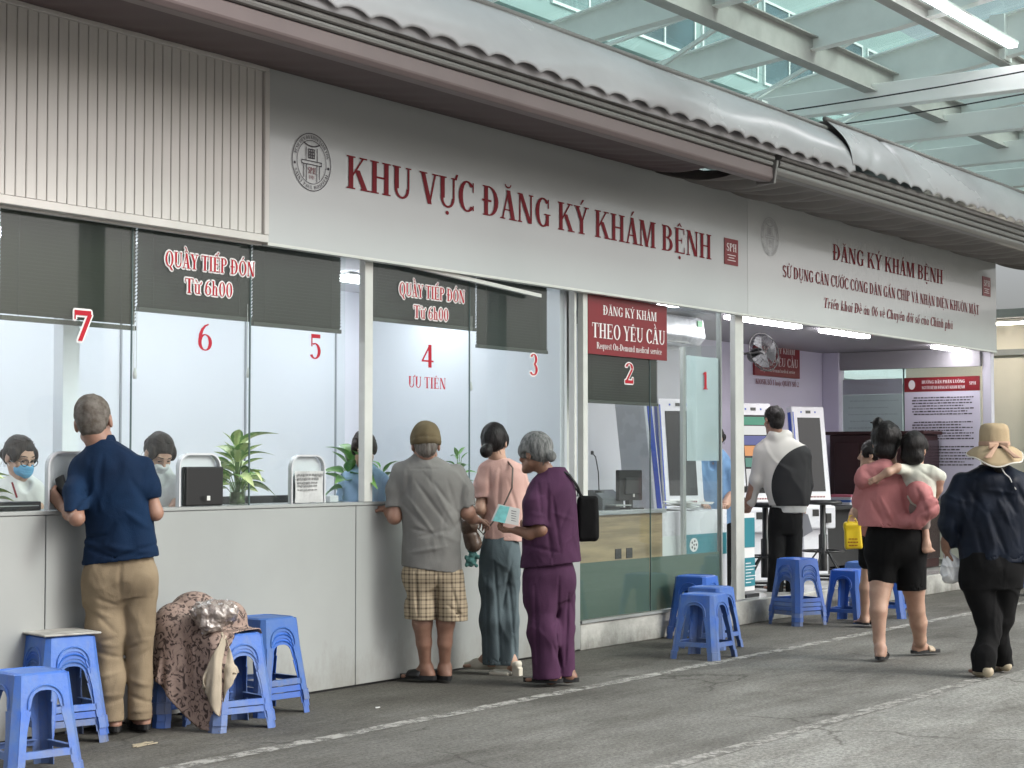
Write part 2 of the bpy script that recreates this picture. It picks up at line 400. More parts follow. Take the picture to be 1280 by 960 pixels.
def grime(M, z1=.35, col=(.20, .19, .165), amt=.55):
    t = M.node_tree; N = t.nodes; L = t.links; b = N['Principled BSDF']; tc = N.new('ShaderNodeTexCoord'); sx = N.new('ShaderNodeSeparateXYZ'); g_ = N.new('ShaderNodeNewGeometry'); L.new(g_.outputs['Position'], sx.inputs[0])
    n = N.new('ShaderNodeTexNoise'); n.inputs['Scale'].default_value = 5; n.inputs['Detail'].default_value = 9; n.inputs['Roughness'].default_value = .75; mp = N.new('ShaderNodeMapping'); mp.inputs['Scale'].default_value = (1.5, 1, .6); L.new(g_.outputs['Position'], mp.inputs[0]); L.new(mp.outputs[0], n.inputs['Vector'])
    mr = N.new('ShaderNodeMapRange'); mr.inputs[1].default_value = 0; mr.inputs[2].default_value = z1; mr.inputs[3].default_value = .25; mr.inputs[4].default_value = -.12; L.new(sx.outputs['Z'], mr.inputs[0])
    ad = N.new('ShaderNodeMath'); ad.operation = 'ADD'; L.new(n.outputs[0], ad.inputs[0]); L.new(mr.outputs[0], ad.inputs[1])
    r = N.new('ShaderNodeValToRGB'); r.color_ramp.elements[0].position = .52; r.color_ramp.elements[1].position = .82; r.color_ramp.elements[0].color = (0, 0, 0, 1); r.color_ramp.elements[1].color = (amt,) * 3 + (1,); L.new(ad.outputs[0], r.inputs[0])
    mx = N.new('ShaderNodeMix'); mx.data_type = 'RGBA'; L.new(r.outputs[0], mx.inputs[0]); mx.inputs[7].default_value = (*col, 1)
    if b.inputs['Base Color'].links: L.new(b.inputs['Base Color'].links[0].from_socket, mx.inputs[6])
    else: mx.inputs[6].default_value = b.inputs['Base Color'].default_value
    L.new(mx.outputs[2], b.inputs['Base Color']); return M
grime(M_panel); grime(M_plinth, .2, (.16, .15, .13), .7)
# asphalt and worn paint share one object-space pattern
def asphalt(nm='asphalt', lo=(.155, .152, .140), hi=(.250, .248, .232), wall_darkened=True):
    M = mat(nm, (.15, .145, .135), .85); t = M.node_tree; N = t.nodes; L = t.links; b = N['Principled BSDF']
    tc = N.new('ShaderNodeTexCoord')
    def noise(s, d=6, r=.6, sc_=None):
        n = N.new('ShaderNodeTexNoise'); n.inputs['Scale'].default_value = s; n.inputs['Detail'].default_value = d; n.inputs['Roughness'].default_value = r
        if sc_:
            mp = N.new('ShaderNodeMapping'); mp.inputs['Scale'].default_value = sc_; L.new(tc.outputs['Object'], mp.inputs[0]); L.new(mp.outputs[0], n.inputs['Vector'])
        else: L.new(tc.outputs['Object'], n.inputs['Vector'])
        return n
    def ramp(src, p0, c0, p1, c1):
        r = N.new('ShaderNodeValToRGB'); r.color_ramp.elements[0].position = p0; r.color_ramp.elements[1].position = p1
        r.color_ramp.elements[0].color = (*c0, 1); r.color_ramp.elements[1].color = (*c1, 1); L.new(src, r.inputs[0]); return r
    def mix(a, b_, f, mode='MULTIPLY'):
        m_ = N.new('ShaderNodeMix'); m_.data_type = 'RGBA'; m_.blend_type = mode; m_.inputs[0].default_value = 1 if not hasattr(f, 'links') else 0
        if hasattr(f, 'links'): L.new(f, m_.inputs[0])
        else: m_.inputs[0].default_value = f
        L.new(a, m_.inputs[6]); L.new(b_, m_.inputs[7]); return m_.outputs[2]
    big = ramp(noise(.55, 5, .6).outputs[0], .35, lo, .66, hi)
    patch = ramp(noise(2.2, 8, .7, (.35, 1.2, 1)).outputs[0], .30, (.62, .60, .57), .62, (1.08, 1.08, 1.08))
    grain = ramp(noise(48, 6, .85).outputs[0], .36, (.38, .38, .38), .64, (1.55, 1.55, 1.52))
    c = mix(big.outputs[0], patch.outputs[0], 1.); c = mix(c, grain.outputs[0], .9)
    vo = N.new('ShaderNodeTexVoronoi'); vo.inputs['Scale'].default_value = 130; L.new(tc.outputs['Object'], vo.inputs['Vector'])
    sp_ = ramp(vo.outputs['Distance'], .05, (1.9, 1.9, 1.85), .22, (1, 1, 1)); c = mix(c, sp_.outputs[0], .6)
    stain = ramp(noise(1.1, 9, .75, (.5, 1.6, 1)).outputs[0], .53, (1, 1, 1), .66, (.55, .53, .51)); c = mix(c, stain.outputs[0], .8)
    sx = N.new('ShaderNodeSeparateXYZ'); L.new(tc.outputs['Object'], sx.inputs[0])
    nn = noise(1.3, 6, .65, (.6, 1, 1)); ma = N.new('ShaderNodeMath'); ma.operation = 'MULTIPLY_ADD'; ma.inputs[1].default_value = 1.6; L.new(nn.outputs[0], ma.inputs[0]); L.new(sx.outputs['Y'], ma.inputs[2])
    dirt = ramp(ma.outputs[0], .0, (1.0, 1.0, 1.0), 1.0, (.50, .48, .45)); dirt.color_ramp.elements[0].position = .0; dirt.color_ramp.elements[1].position = .75  # foot dirt plus awning shade painted into the colour, darker towards the wall
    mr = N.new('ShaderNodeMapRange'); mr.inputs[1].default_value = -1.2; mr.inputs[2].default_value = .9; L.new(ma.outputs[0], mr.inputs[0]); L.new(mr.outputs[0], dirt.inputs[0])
    if wall_darkened: c = mix(c, dirt.outputs[0], 1.)
    vc = N.new('ShaderNodeTexVoronoi'); vc.feature = 'DISTANCE_TO_EDGE'; vc.inputs['Scale'].default_value = .55
    ds = noise(1.6, 4, .6); mm = N.new('ShaderNodeMix'); mm.data_type = 'RGBA'; mm.blend_type = 'ADD'; mm.inputs[0].default_value = .55; L.new(tc.outputs['Object'], mm.inputs[6]); L.new(ds.outputs['Color'], mm.inputs[7]); L.new(mm.outputs[2], vc.inputs['Vector'])
    ck = ramp(vc.outputs['Distance'], .0, (.45, .44, .42), .009, (1, 1, 1)); gate = ramp(noise(.9, 3, .5).outputs[0], .50, (0, 0, 0), .56, (1, 1, 1))
    c0 = c; c1 = mix(c0, ck.outputs[0], 1.); m3 = N.new('ShaderNodeMix'); m3.data_type = 'RGBA'; L.new(gate.outputs[0], m3.inputs[0]); L.new(c0, m3.inputs[6]); L.new(c1, m3.inputs[7]); c = m3.outputs[2]
    L.new(c, b.inputs['Base Color'])
    bp = N.new('ShaderNodeBump'); bp.inputs['Strength'].default_value = .9; bp.inputs['Distance'].default_value = .006
    L.new(noise(110, 4, .8).outputs[0], bp.inputs['Height'])
    bp2 = N.new('ShaderNodeBump'); bp2.inputs['Strength'].default_value = .5; bp2.inputs['Distance'].default_value = .03
    L.new(noise(6, 5, .6).outputs[0], bp2.inputs['Height']); L.new(bp.outputs[0], bp2.inputs['Normal']); L.new(bp2.outputs[0], b.inputs['Normal'])
    return M
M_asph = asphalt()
def paint():
    M = bpy.data.materials.new('worn_road_paint'); M.use_nodes = True; t = M.node_tree; N = t.nodes; L = t.links
    b = N['Principled BSDF']; b.inputs['Base Color'].default_value = (.42, .41, .38, 1); b.inputs['Roughness'].default_value = .8
    tr = N.new('ShaderNodeBsdfTransparent'); mx = N.new('ShaderNodeMixShader'); tc = N.new('ShaderNodeTexCoord')
    n = N.new('ShaderNodeTexNoise'); n.inputs['Scale'].default_value = 9; n.inputs['Detail'].default_value = 9; n.inputs['Roughness'].default_value = .8
    L.new(tc.outputs['Object'], n.inputs['Vector'])
    r = N.new('ShaderNodeValToRGB'); r.color_ramp.elements[0].position = .40; r.color_ramp.elements[1].position = .56
    r.color_ramp.elements[0].color = (0, 0, 0, 1); r.color_ramp.elements[1].color = (.85, .85, .85, 1); L.new(n.outputs[0], r.inputs[0])
    L.new(r.outputs[0], mx.inputs[0]); L.new(tr.outputs[0], mx.inputs[1]); L.new(b.outputs[0], mx.inputs[2])
    L.new(mx.outputs[0], N['Material Output'].inputs[0]); return M
M_paint = paint()

# ------------------------------------------------------------------ ground
g = MB(); g.grid(40, 40, lambda u, v: (-60 + 180 * u, -70 + 180 * v, 0))
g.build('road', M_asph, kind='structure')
M_asph2 = asphalt('pale_paving', (.26, .26, .245), (.38, .38, .36), False)
MB().grid(30, 12, lambda u, v: (-60 + 180 * u, -70 + 67.06 * v, .004)).build('paving', M_asph2, kind='structure')
for (y, w_, nm) in ((-1.085, .10, 'inner'), (-2.885, .095, 'outer')):
    m_ = MB(); xs = [(-6, 26)] if nm == 'inner' else [(5.0, 10.9), (12.6, 26)]
    r_ = random.Random(3)
    for (a, b_) in xs:
        n = int((b_ - a) / .07)
        e0 = [r_.uniform(-.008, .008) for _ in range(n + 1)]; e1 = [r_.uniform(-.008, .008) for _ in range(n + 1)]
        for i in range(n):
            xa = a + (b_ - a) * i / n; xb = a + (b_ - a) * (i + 1) / n
            m_.poly([(xa, y - w_ / 2 + e0[i], .004), (xb, y - w_ / 2 + e0[i + 1], .004), (xb, y + w_ / 2 + e1[i + 1], .004), (xa, y + w_ / 2 + e1[i], .004)])
    tag(m_.build('painted_line', M_paint), kind='structure')
# litter: small flattened scraps on the asphalt
def scrap(x, y, s, col, label):
    m_ = MB(); r_ = random.Random(int(x * 100)); pts = []
    for i in range(7):
        a = i * math.pi * 2 / 7; r = s * r_.uniform(.5, 1.2); pts.append((x + r * math.cos(a), y + r * .6 * math.sin(a), .006 + r_.uniform(0, .004)))
    m_.prism(pts, (0, 0, .003)); tag(m_.build('litter', col), label, 'litter')
scrap(7.62, -.62, .022, M_paper, 'small white scrap of paper on the asphalt below the grey-shirted man')
scrap(14.6, -.62, .03, M_paper, 'white scrap lying on the road by the plinth, left of the woman in the sun hat')
m_ = MB(); r_ = random.Random(5)
for i in range(9):
    a = r_.uniform(-.4, .4); x = 5.99 + r_.uniform(-.05, .05); y = -.50 + r_.uniform(-.03, .03)
    m_.bar((x - .035, y - .02 * a, .006), (x + .035, y + .03 * a, .008), .007, .004)
tag(m_.build('dry_straw', mat('straw', (.36, .31, .22), .8)), 'bit of dry straw on the asphalt by the heels of the man in blue', 'litter')

# ------------------------------------------------------------------ clinic building shell
XL, X1, X2, X3, XE = 2.0, 10.70, 13.10, 19.30, 19.36
bld = empty('clinic_building', (10, 1.2, 0), 'long single-storey clinic building with reception counters, white fascia and open kiosk bay', 'building')
YB = 2.05
MB().box(XL, X1 + .1, YB, YB + .1, 0, 3.5).build('back_wall', M_inwall, bld)
MB().box(X1 + .104, 16.2, YB, YB + .1, 0, 3.5).build('back_wall', M_inwall, bld)
MB().box(16.204, X3 + .1, YB, YB + .1, 0, 3.5).build('back_wall', M_lav, bld)
MB().box(XL, X1, .12, YB, 2.70, 2.76).build('ceiling', M_ceil, bld)
MB().box(X1 + .01, X2 + .04, .12, YB, 2.98, 3.04).build('ceiling', M_ceil, bld)
MB().box(X2 + .05, X3, .06, YB, 2.66, 2.72).build('ceiling', M_ceilg, bld)
MB().box(XL, X1 - .06, .16, YB, 0, .12).build('floor_slab', M_tile, bld)
MB().box(X1 + .06, X3 + .12, .13, YB, 0, .18).build('floor_slab', M_tile, bld)
MB().box(X1 - .04, X1 + .05, .17, YB, 0, 2.7).build('partition', mat('partition_glossy', (.62, .64, .68), .25), bld)
MB().box(X2 + .01, X2 + .018, .16, .52, .19, 2.35).build('partition', M_glass, bld)
MB().box(X2 - .01, X2 + .04, .521, .55, .19, 2.35).build('partition_edge', M_alu, bld)
MB().box(XL, X3, .30, .42, 2.98, 3.50).build('parapet', M_inwall, bld)
MB().box(XL, X3 + .1, .02, 3.6, 3.64, 3.74).build('roof', M_steelg, bld)
# vertical battens / joints of the cabinet wall behind the counter
bb = MB()
for x in (6.9, 8.15, 9.35, 10.35): bb.box(x, x + .012, YB - .012, YB, .12, 2.7)
bb.build('wall_joint', mat('wall_joint_grey', (.30, .32, .34), .5), bld)
# floor tile joints in the kiosk bay
tj = MB(); jx = X2 + .6
r_ = random.Random(2)
tiles = []
tm = MB().box(0, .594, 0, .594, 0, .004).mesh('tile')
for i in range(11):
    for j in range(3):
        o = link('floor_tile', tm, M_tile); o.parent = bld; o.location = (X2 + .06 + i * .6 - 10, .15 + j * .6 - 1.2, .181)
# plinth under the glass, and doorstep edge
MB().box(X1 + .10, X3 + .14, .085, .13, 0, .195).build('plinth', M_plinth, bld, bevel=.006)
MB().box(X1 + .10, X2 + .06, .07, .10, .196, .215).build('plinth_capping', M_panel, bld)

# column at the inner corner of the bay and the right post
MB().box(19.14, 19.30, 1.84, 2.045, .18, 2.66).build('column', M_lav, bld, bevel=.004)
MB().box(19.22, 19.32, .03, .13, .196, 2.66).build('corner_post', mat('post_lilac', (.62, .60, .68), .35), bld, bevel=.004)

# ------------------------------------------------------------------ counter wall
cw = empty('reception_counter', (8, .12, 0), 'long white reception counter of smooth panels where people stand and wait', 'counter')
for (a, b_) in ((XL, 3.44), (3.45, 5.875), (5.882, 8.268), (8.275, 10.655)):
    MB().box(a, b_, .085, .105, .015, 1.10).build('panel', M_panel, cw, bevel=.002)
MB().box(10.662, 10.78, .075, .105, .015, 1.118).build('panel', M_panel, cw, bevel=.002)
MB().box(XL, 10.66, .105, .15, 0, 1.10).build('backing', M_blackm, cw)
MB().box(XL, 10.66, .078, .40, 1.102, 1.122).build('counter_top', M_panel, cw, bevel=.003)
MB().box(XL, 10.64, .42, .95, .76, .79).build('desk_top', M_panel, cw)

# ------------------------------------------------------------------ windows: frame posts, panes
def post(par, x0, x1, z0=1.123, z1=2.70, y0=.072, y1=.122, m=M_alu, name='frame_post'):
    MB().box(x0, x1, y0, y1, z0, z1).build(name, m, par, bevel=.003)
def pane(par, x0, x1, z0, z1, y=.10, m=M_glass):
    MB().box(x0, x1, y, y + .008, z0, z1).build('pane', m, par)
def joint(par, x, z0, z1, y=.099):
    MB().box(x - .0028, x + .0028, y - .001, y + .009, z0, z1).build('pane_edge', M_edge, par)
def win(label, posts, panes, z0, z1):
    e = empty('glazed_window', ((panes[0] + panes[-1]) / 2, .1, z0), label, 'window')
    for a, b_ in posts: post(e, a, b_, z0, z1)
    MB().box(panes[0], panes[-1], .08, .13, z1 - .03, z1).build('frame_head', M_alu, e)
    for a, b_ in zip(panes[:-1], panes[1:]): pane(e, a + .005, b_ - .005, z0, z1 - .031)
    for a in panes[1:-1]: joint(e, a, z0, z1 - .031)
    return e
W1 = win('frameless glass screen over the counter with red numbers 7, 6 and 5', [(onYx(448, .122), onYx(466, .072))], [2.85, 3.75, 4.65, 5.55, 6.45, 7.35, 8.185], 1.123, 2.70)
W2 = win('glass screen over the counter with red numbers 4 and 3', [(onYx(711, .122), onYx(721, .072))], [8.33, 9.46, 10.615], 1.123, 2.70)
W3 = win('tall glass front with red number 1 and frosted lower band beside the kiosk bay', [(onYx(913, .122), onYx(930, .072))], [10.785, 11.83, 12.98], .216, 2.80)
MB().box(onYx(722, .11), onYx(735, .06), .06, .11, 1.12, 2.70).build('frame_post', M_alu, W3, bevel=.003)
MB().box(12.965, 12.982, .09, .13, .216, 2.70).build('frame_edge', M_alud, W3)
MB().box(10.79, 11.825, .1095, .1105, .22, .63).build('frosted_film', M_frost, W3)
MB().box(11.835, 12.96, .1095, .1105, .22, .63).build('frosted_film', M_frost, W3)
MB().box(12.42, 12.96, .1095, .1105, 1.38, 2.23).build('frosted_sheet', glass('frost_sheet', tint=(.9, .95, .95), refl=.4, frost=.62, fcol=(.72, .80, .82)), W3)
MB().box(onYx(683, .33), onYx(716, .33), .33, .40, 1.123, 2.68).build('inner_post', M_alu, W2, bevel=.003)
MB().box(onYx(704, .25), onYx(704, .25) + .016, .25, .27, 1.25, 2.08).build('door_handle_bar', M_alud, W2)
MB().box(onYx(78, .6), onYx(99, .6), .6, .68, 1.123, 2.69).build('inner_post', M_inwall, W1, bevel=.003)
# red numbers and lettering on the glass
NY = .0975
def num(par, n, x0, x1, z0, z1, ol=True):
    text_mesh('number', n, x0, x1, z0, z1 - z0, NY, M_num, par, outline=M_white if ol else None, ow=.010)
num(W1, '7', 6.045, 6.175, 1.985, 2.142); num(W1, '6', 6.925, 7.05, 1.982, 2.133, False); num(W1, '5', 7.845, 7.965, 1.98, 2.128, False)
num(W2, '4', 8.93, 9.07, 1.978, 2.127, False); num(W2, '3', 10.155, 10.28, 1.978, 2.127); num(W3, '2', 11.435, 11.585, 1.968, 2.122); num(W3, '1', 12.65, 12.785, 1.965, 2.108, False)
for par, x in ((W1, 6.68), (W2, 8.70)):
    text_mesh('lettering', 'QUẦY TIẾP ĐÓN', x, x + .70, 2.425, .082, NY, M_num, par, outline=M_white, ow=.009)
    text_mesh('lettering', 'Từ 6h00', x + .15, x + .52, 2.292, .080, NY, M_num, par, outline=M_white, ow=.009)
text_mesh('lettering', 'ƯU TIÊN', 8.797, 9.194, 1.843, .072, NY, M_num, W2)

# blinds
def blind(x0, x1, zb, mt, label, yy=.19, cord=None):
    e = empty('venetian_blind', ((x0 + x1) / 2, yy, 2.66), label, 'blind', 'green venetian blinds')
    m_ = MB(); z = 2.62; hw = .0125
    while z > zb + .025:
        m_.poly([(x0, yy + hw * .7, z - hw * .85), (x1, yy + hw * .7, z - hw * .85), (x1, yy - hw * .5, z + hw * .85), (x0, yy - hw * .5, z + hw * .85)]); z -= .0195
    m_.build('slats', mt, e, kind='stuff', solid=.0012)
    MB().box(x0, x1, yy - .015, yy + .018, 2.635, 2.665).build('head_rail', mt, e)
    MB().box(x0, x1, yy - .012, yy + .012, zb, zb + .024).build('bottom_rail', mt, e, bevel=.002)
    for f in (.12, .88):
        xx = x0 + (x1 - x0) * f; MB().box(xx - .001, xx + .001, yy - .010, yy - .008, zb, 2.64).build('ladder_cord', M_slat, e)
    if cord:
        xx, zc = cord
        MB().tube([(xx, yy - .02, zb + .1), (xx, yy - .02, zc)], .002, 5).tube([(xx + .02, yy - .02, zb + .1), (xx + .018, yy - .02, zc)], .002, 5).build('pull_cord', M_cord, e)
        MB().lathe((xx + .008, yy - .02, zc - .05), [(0, .06), (.007, .055), (.012, .02), (.010, 0), (0, 0)], 8).build('cord_tassel', M_cord, e, smooth=True)
    return e
blind(3.80, 4.70, 2.07, M_slat2, 'green blind left of the frame edge')
blind(4.72, 5.64, 2.07, M_slat2, 'green venetian blind at the far left edge of the window')
blind(5.66, 6.555, 2.07, M_slat2, 'olive green venetian blind hanging lowest, behind the number 7', cord=(6.53, 1.86))
blind(6.57, 7.45, 2.175, M_slat, 'dark green venetian blind behind the outlined lettering left of the thick frame post', cord=(7.40, 1.90))
blind(7.46, 8.24, 2.155, M_slat, 'dark green venetian blind above number 5')
blind(8.44, 9.65, 2.255, M_slat, 'dark green venetian blind behind the outlined lettering right of the thick frame post', cord=(9.56, 1.90))
blind(9.66, 10.52, 2.145, M_slat, 'dark green venetian blind hanging lower, behind number 3')
blind(10.98, 12.09, 1.81, M_slat, 'dark green venetian blind behind number 2, under the red sign')

# red sign hung on the glass
rs = empty('red_service_sign', (11.47, .08, 2.16), 'dark red sign hanging in the window just above number 2', 'sign')
MB().box(10.885, 12.04, .070, .082, 2.165, 2.60).build('board', M_redb, rs)
text_mesh('lettering', 'ĐĂNG KÝ KHÁM', 11.09, 11.88, 2.465, .070, .0685, M_white, rs)
text_mesh('lettering', 'THEO YÊU CẦU', 10.935, 12.01, 2.288, .110, .0685, M_white, rs)
text_mesh('lettering', 'Request On-Demand medical service', 11.00, 11.955, 2.208, .048, .0685, M_white, rs)

# ------------------------------------------------------------------ cladding of ribbed strips, left
cl = empty('ribbed_cladding', (5, 0, 2.63), 'beige ribbed wall cladding panel left of the long sign, above the windows', 'wall cladding')
pitch = .0645; sm = MB()
sm.prism([(0, -.0, 0), (.003, -.003, 0), (.056, -.003, 0), (.059, -.0, 0), (.059, .012, 0), (0, .012, 0)], (0, 0, .93))
smm = sm.mesh('panel_strip'); smm.materials.append(M_beige)
x = 7.27
while x > 2.2:
    o = link('panel_strip', smm); o.parent = cl; o.location = (x - 5, 0, 2.66 - 2.63); x -= pitch
MB().box(2.1, 7.33, .013, .03, 2.62, 3.64).build('backing_panel', mat('beige_groove', (.56, .53, .50), .6), cl)
MB().box(2.1, 7.372, -.018, .03, 2.612, 2.655).build('bottom_trim', M_beige, cl, bevel=.003)
MB().box(2.1, 7.372, -.018, .03, 3.592, 3.625).build('top_trim', M_beige, cl, bevel=.003)
MB().box(7.335, 7.373, -.020, .03, 2.656, 3.591).build('side_trim', M_beige, cl, bevel=.003)
MB().box(2.1, 7.37, .035, .06, 2.6, 3.64).build('backing', M_beige, cl)

# ------------------------------------------------------------------ the two fascia signs
def emblem(par, cx, cz, r, y, faint=False):
    m1 = M_dark if not faint else mat('emblem_pale', (.30, .30, .31), .4); m2 = M_red if not faint else m1
    def ringm(r0, r1, n=48):
        m_ = MB()
        for i in range(n):
            a = 2 * math.pi * i / n; b_ = 2 * math.pi * (i + 1) / n
            m_.poly([(cx + r0 * math.cos(a), y, cz + r0 * math.sin(a)), (cx + r1 * math.cos(a), y, cz + r1 * math.sin(a)), (cx + r1 * math.cos(b_), y, cz + r1 * math.sin(b_)), (cx + r0 * math.cos(b_), y, cz + r0 * math.sin(b_))])
        return m_
    e = ringm(r * .97, r); e2 = ringm(r * .735, r * .755); n = len(e.v); e.v += e2.v; e.f += [tuple(n + i for i in f) for f in e2.f]
    def arc(text, rr, h, a0, a1, inward):
        polys, w_ = layout(text, .1)
        for p in polys:
            q = []
            for (u, v_) in p:
                t = math.radians(a0 + (a1 - a0) * u / w_); R = rr + (v_ * h if inward else -v_ * h)
                q.append((cx + R * math.cos(t), y - .0002, cz + R * math.sin(t)))
            e.poly(q)
    arc('BỆNH VIỆN ĐA KHOA XANH PÔN', r * .80, r * .12, 166, 14, True)
    arc('SAINT PAUL HOSPITAL', r * .93, r * .12, 200, 340, False)
    for sx_ in (-1, 1):
        e.poly([(cx + sx_ * r * .86 + .018 * math.cos(k * math.pi / 3) * r * 3, y, cz - .02 + .018 * r * 3 * math.sin(k * math.pi / 3)) for k in range(6)])
    def R_(x0, x1, z0, z1, o=0): e.poly([(cx + x0 * r, y - .0001 * o, cz + z0 * r), (cx + x1 * r, y - .0001 * o, cz + z0 * r), (cx + x1 * r, y - .0001 * o, cz + z1 * r), (cx + x0 * r, y - .0001 * o, cz + z1 * r)])
    # gate with table, arched roof and lattice
    R_(-.52, .52, -.10, -.07); R_(-.52, .52, .02, .05, 1); R_(-.52, -.49, -.10, .05, 2); R_(.49, .52, -.10, .05, 2)
    R_(-.42, -.39, -.56, -.1, 3); R_(.39, .42, -.56, -.1, 3); R_(-.28, -.25, -.66, -.1, 3); R_(.25, .28, -.66, -.1, 3)
    R_(-.30, -.27, .05, .50, 3); R_(.27, .30, .05, .50, 3)
    for k in range(8):
        a = -.42 + .84 * k / 8; b_ = -.42 + .84 * (k + 1) / 8; h0 = .62 - .6 * (.42 ** 2 - a * a); h1 = .62 - .6 * (.42 ** 2 - b_ * b_)
        e.poly([(cx + a * r, y - .0004, cz + h0 * r), (cx + b_ * r, y - .0004, cz + h1 * r), (cx + b_ * r, y - .0004, cz + (h1 + .05) * r), (cx + a * r, y - .0004, cz + (h0 + .05) * r)])
    for k in range(4):
        R_(-.18 + .10 * k, -.14 + .10 * k, .12, .45, 4); R_(-.18, .16, .12 + .10 * k, .155 + .10 * k, 5)
    e.build('emblem', m1, par)
    text_mesh('emblem_lettering', 'SPH', cx - .20 * r, cx + .20 * r, cz - .40 * r, .22 * r, y - .0006, m2, par)
    text_mesh('emblem_lettering', '1911', cx - .14 * r, cx + .14 * r, cz - .58 * r, .12 * r, y - .0006, m2, par)
def sph(par, x0, x1, z0, z1, y):
    MB().box(x0, x1, y - .003, y, z0, z1).build('red_square', M_redb, par)
    text_mesh('logo_lettering', 'SPH', x0 + .03, x1 - .03, z0 + (z1 - z0) * .52, (z1 - z0) * .30, y - .0045, M_white, par)
    m_ = MB()
    for k, (a, b_) in enumerate(((.2, .8), (.3, .7), (.2, .8))):
        zz = z0 + (z1 - z0) * (.36 - .10 * k); m_.box(x0 + (x1 - x0) * a, x0 + (x1 - x0) * b_, y - .0045, y - .004, zz, zz + .006)
    m_.build('logo_fine_print', M_white, par)
def board(x0, x1, z0, z1, mt, par, lip=.05):
    m_ = MB(); nx = 60
    m_.grid(nx, 12, lambda u, v: (x0 + (x1 - x0) * u, -.0, z0 + (z1 - z0) * v))
    for a, b_ in ((x0, x1),):
        m_.box(x0, x1, .001, lip, z0, z1)
    return m_.build('board', mt, par)
f1 = empty('fascia_sign', (10.3, 0, 2.62), 'long fascia sign reading KHU VỰC ĐĂNG KÝ KHÁM BỆNH over the counters', 'sign')
board(7.376, 13.286, 2.618, 3.618, M_sign, f1)
MB().box(7.376, 13.286, -.006, .05, 2.600, 2.617).build('bottom_trim', M_alu, f1)
text_mesh('lettering', 'KHU VỰC ĐĂNG KÝ KHÁM BỆNH', 8.06, 12.65, 3.018, .200, -.004, M_red, f1)
emblem(f1, 7.75, 3.128, .172, -.004)
sph(f1, 12.865, 13.105, 3.005, 3.223, -.003)
f2 = empty('fascia_sign', (16.3, 0, 2.62), 'fascia sign with two smaller lines of red text, over the kiosk bay', 'sign')
board(13.290, 19.33, 2.618, 3.618, M_sign2, f2)
MB().box(13.290, 19.33, -.006, .05, 2.600, 2.617).build('bottom_trim', M_alu, f2)
text_mesh('lettering', 'ĐĂNG KÝ KHÁM BỆNH', 14.98, 17.72, 3.240, .148, -.004, M_red, f2)
text_mesh('lettering', 'SỬ DỤNG CĂN CƯỚC CÔNG DÂN GẮN CHÍP VÀ NHẬN DIỆN KHUÔN MẶT', 13.94, 18.78, 2.99, .105, -.004, M_red, f2)
text_mesh('lettering', 'Triển khai Đề án 06 về Chuyển đổi số của Chính phủ', 14.77, 17.98, 2.782, .092, -.004, M_red, f2, slant=.15)
emblem(f2, 13.70, 3.318, .168, -.004, True)
sph(f2, 18.89, 19.14, 3.215, 3.43, -.003)
# loose strip of trim hanging under the first sign
MB().prism([(8.75, .02, 2.598), (8.75, .05, 2.598), (10.2, .05, 2.520), (10.2, .02, 2.520)], (0, 0, .025)).build('loose_trim', M_alu, f1)

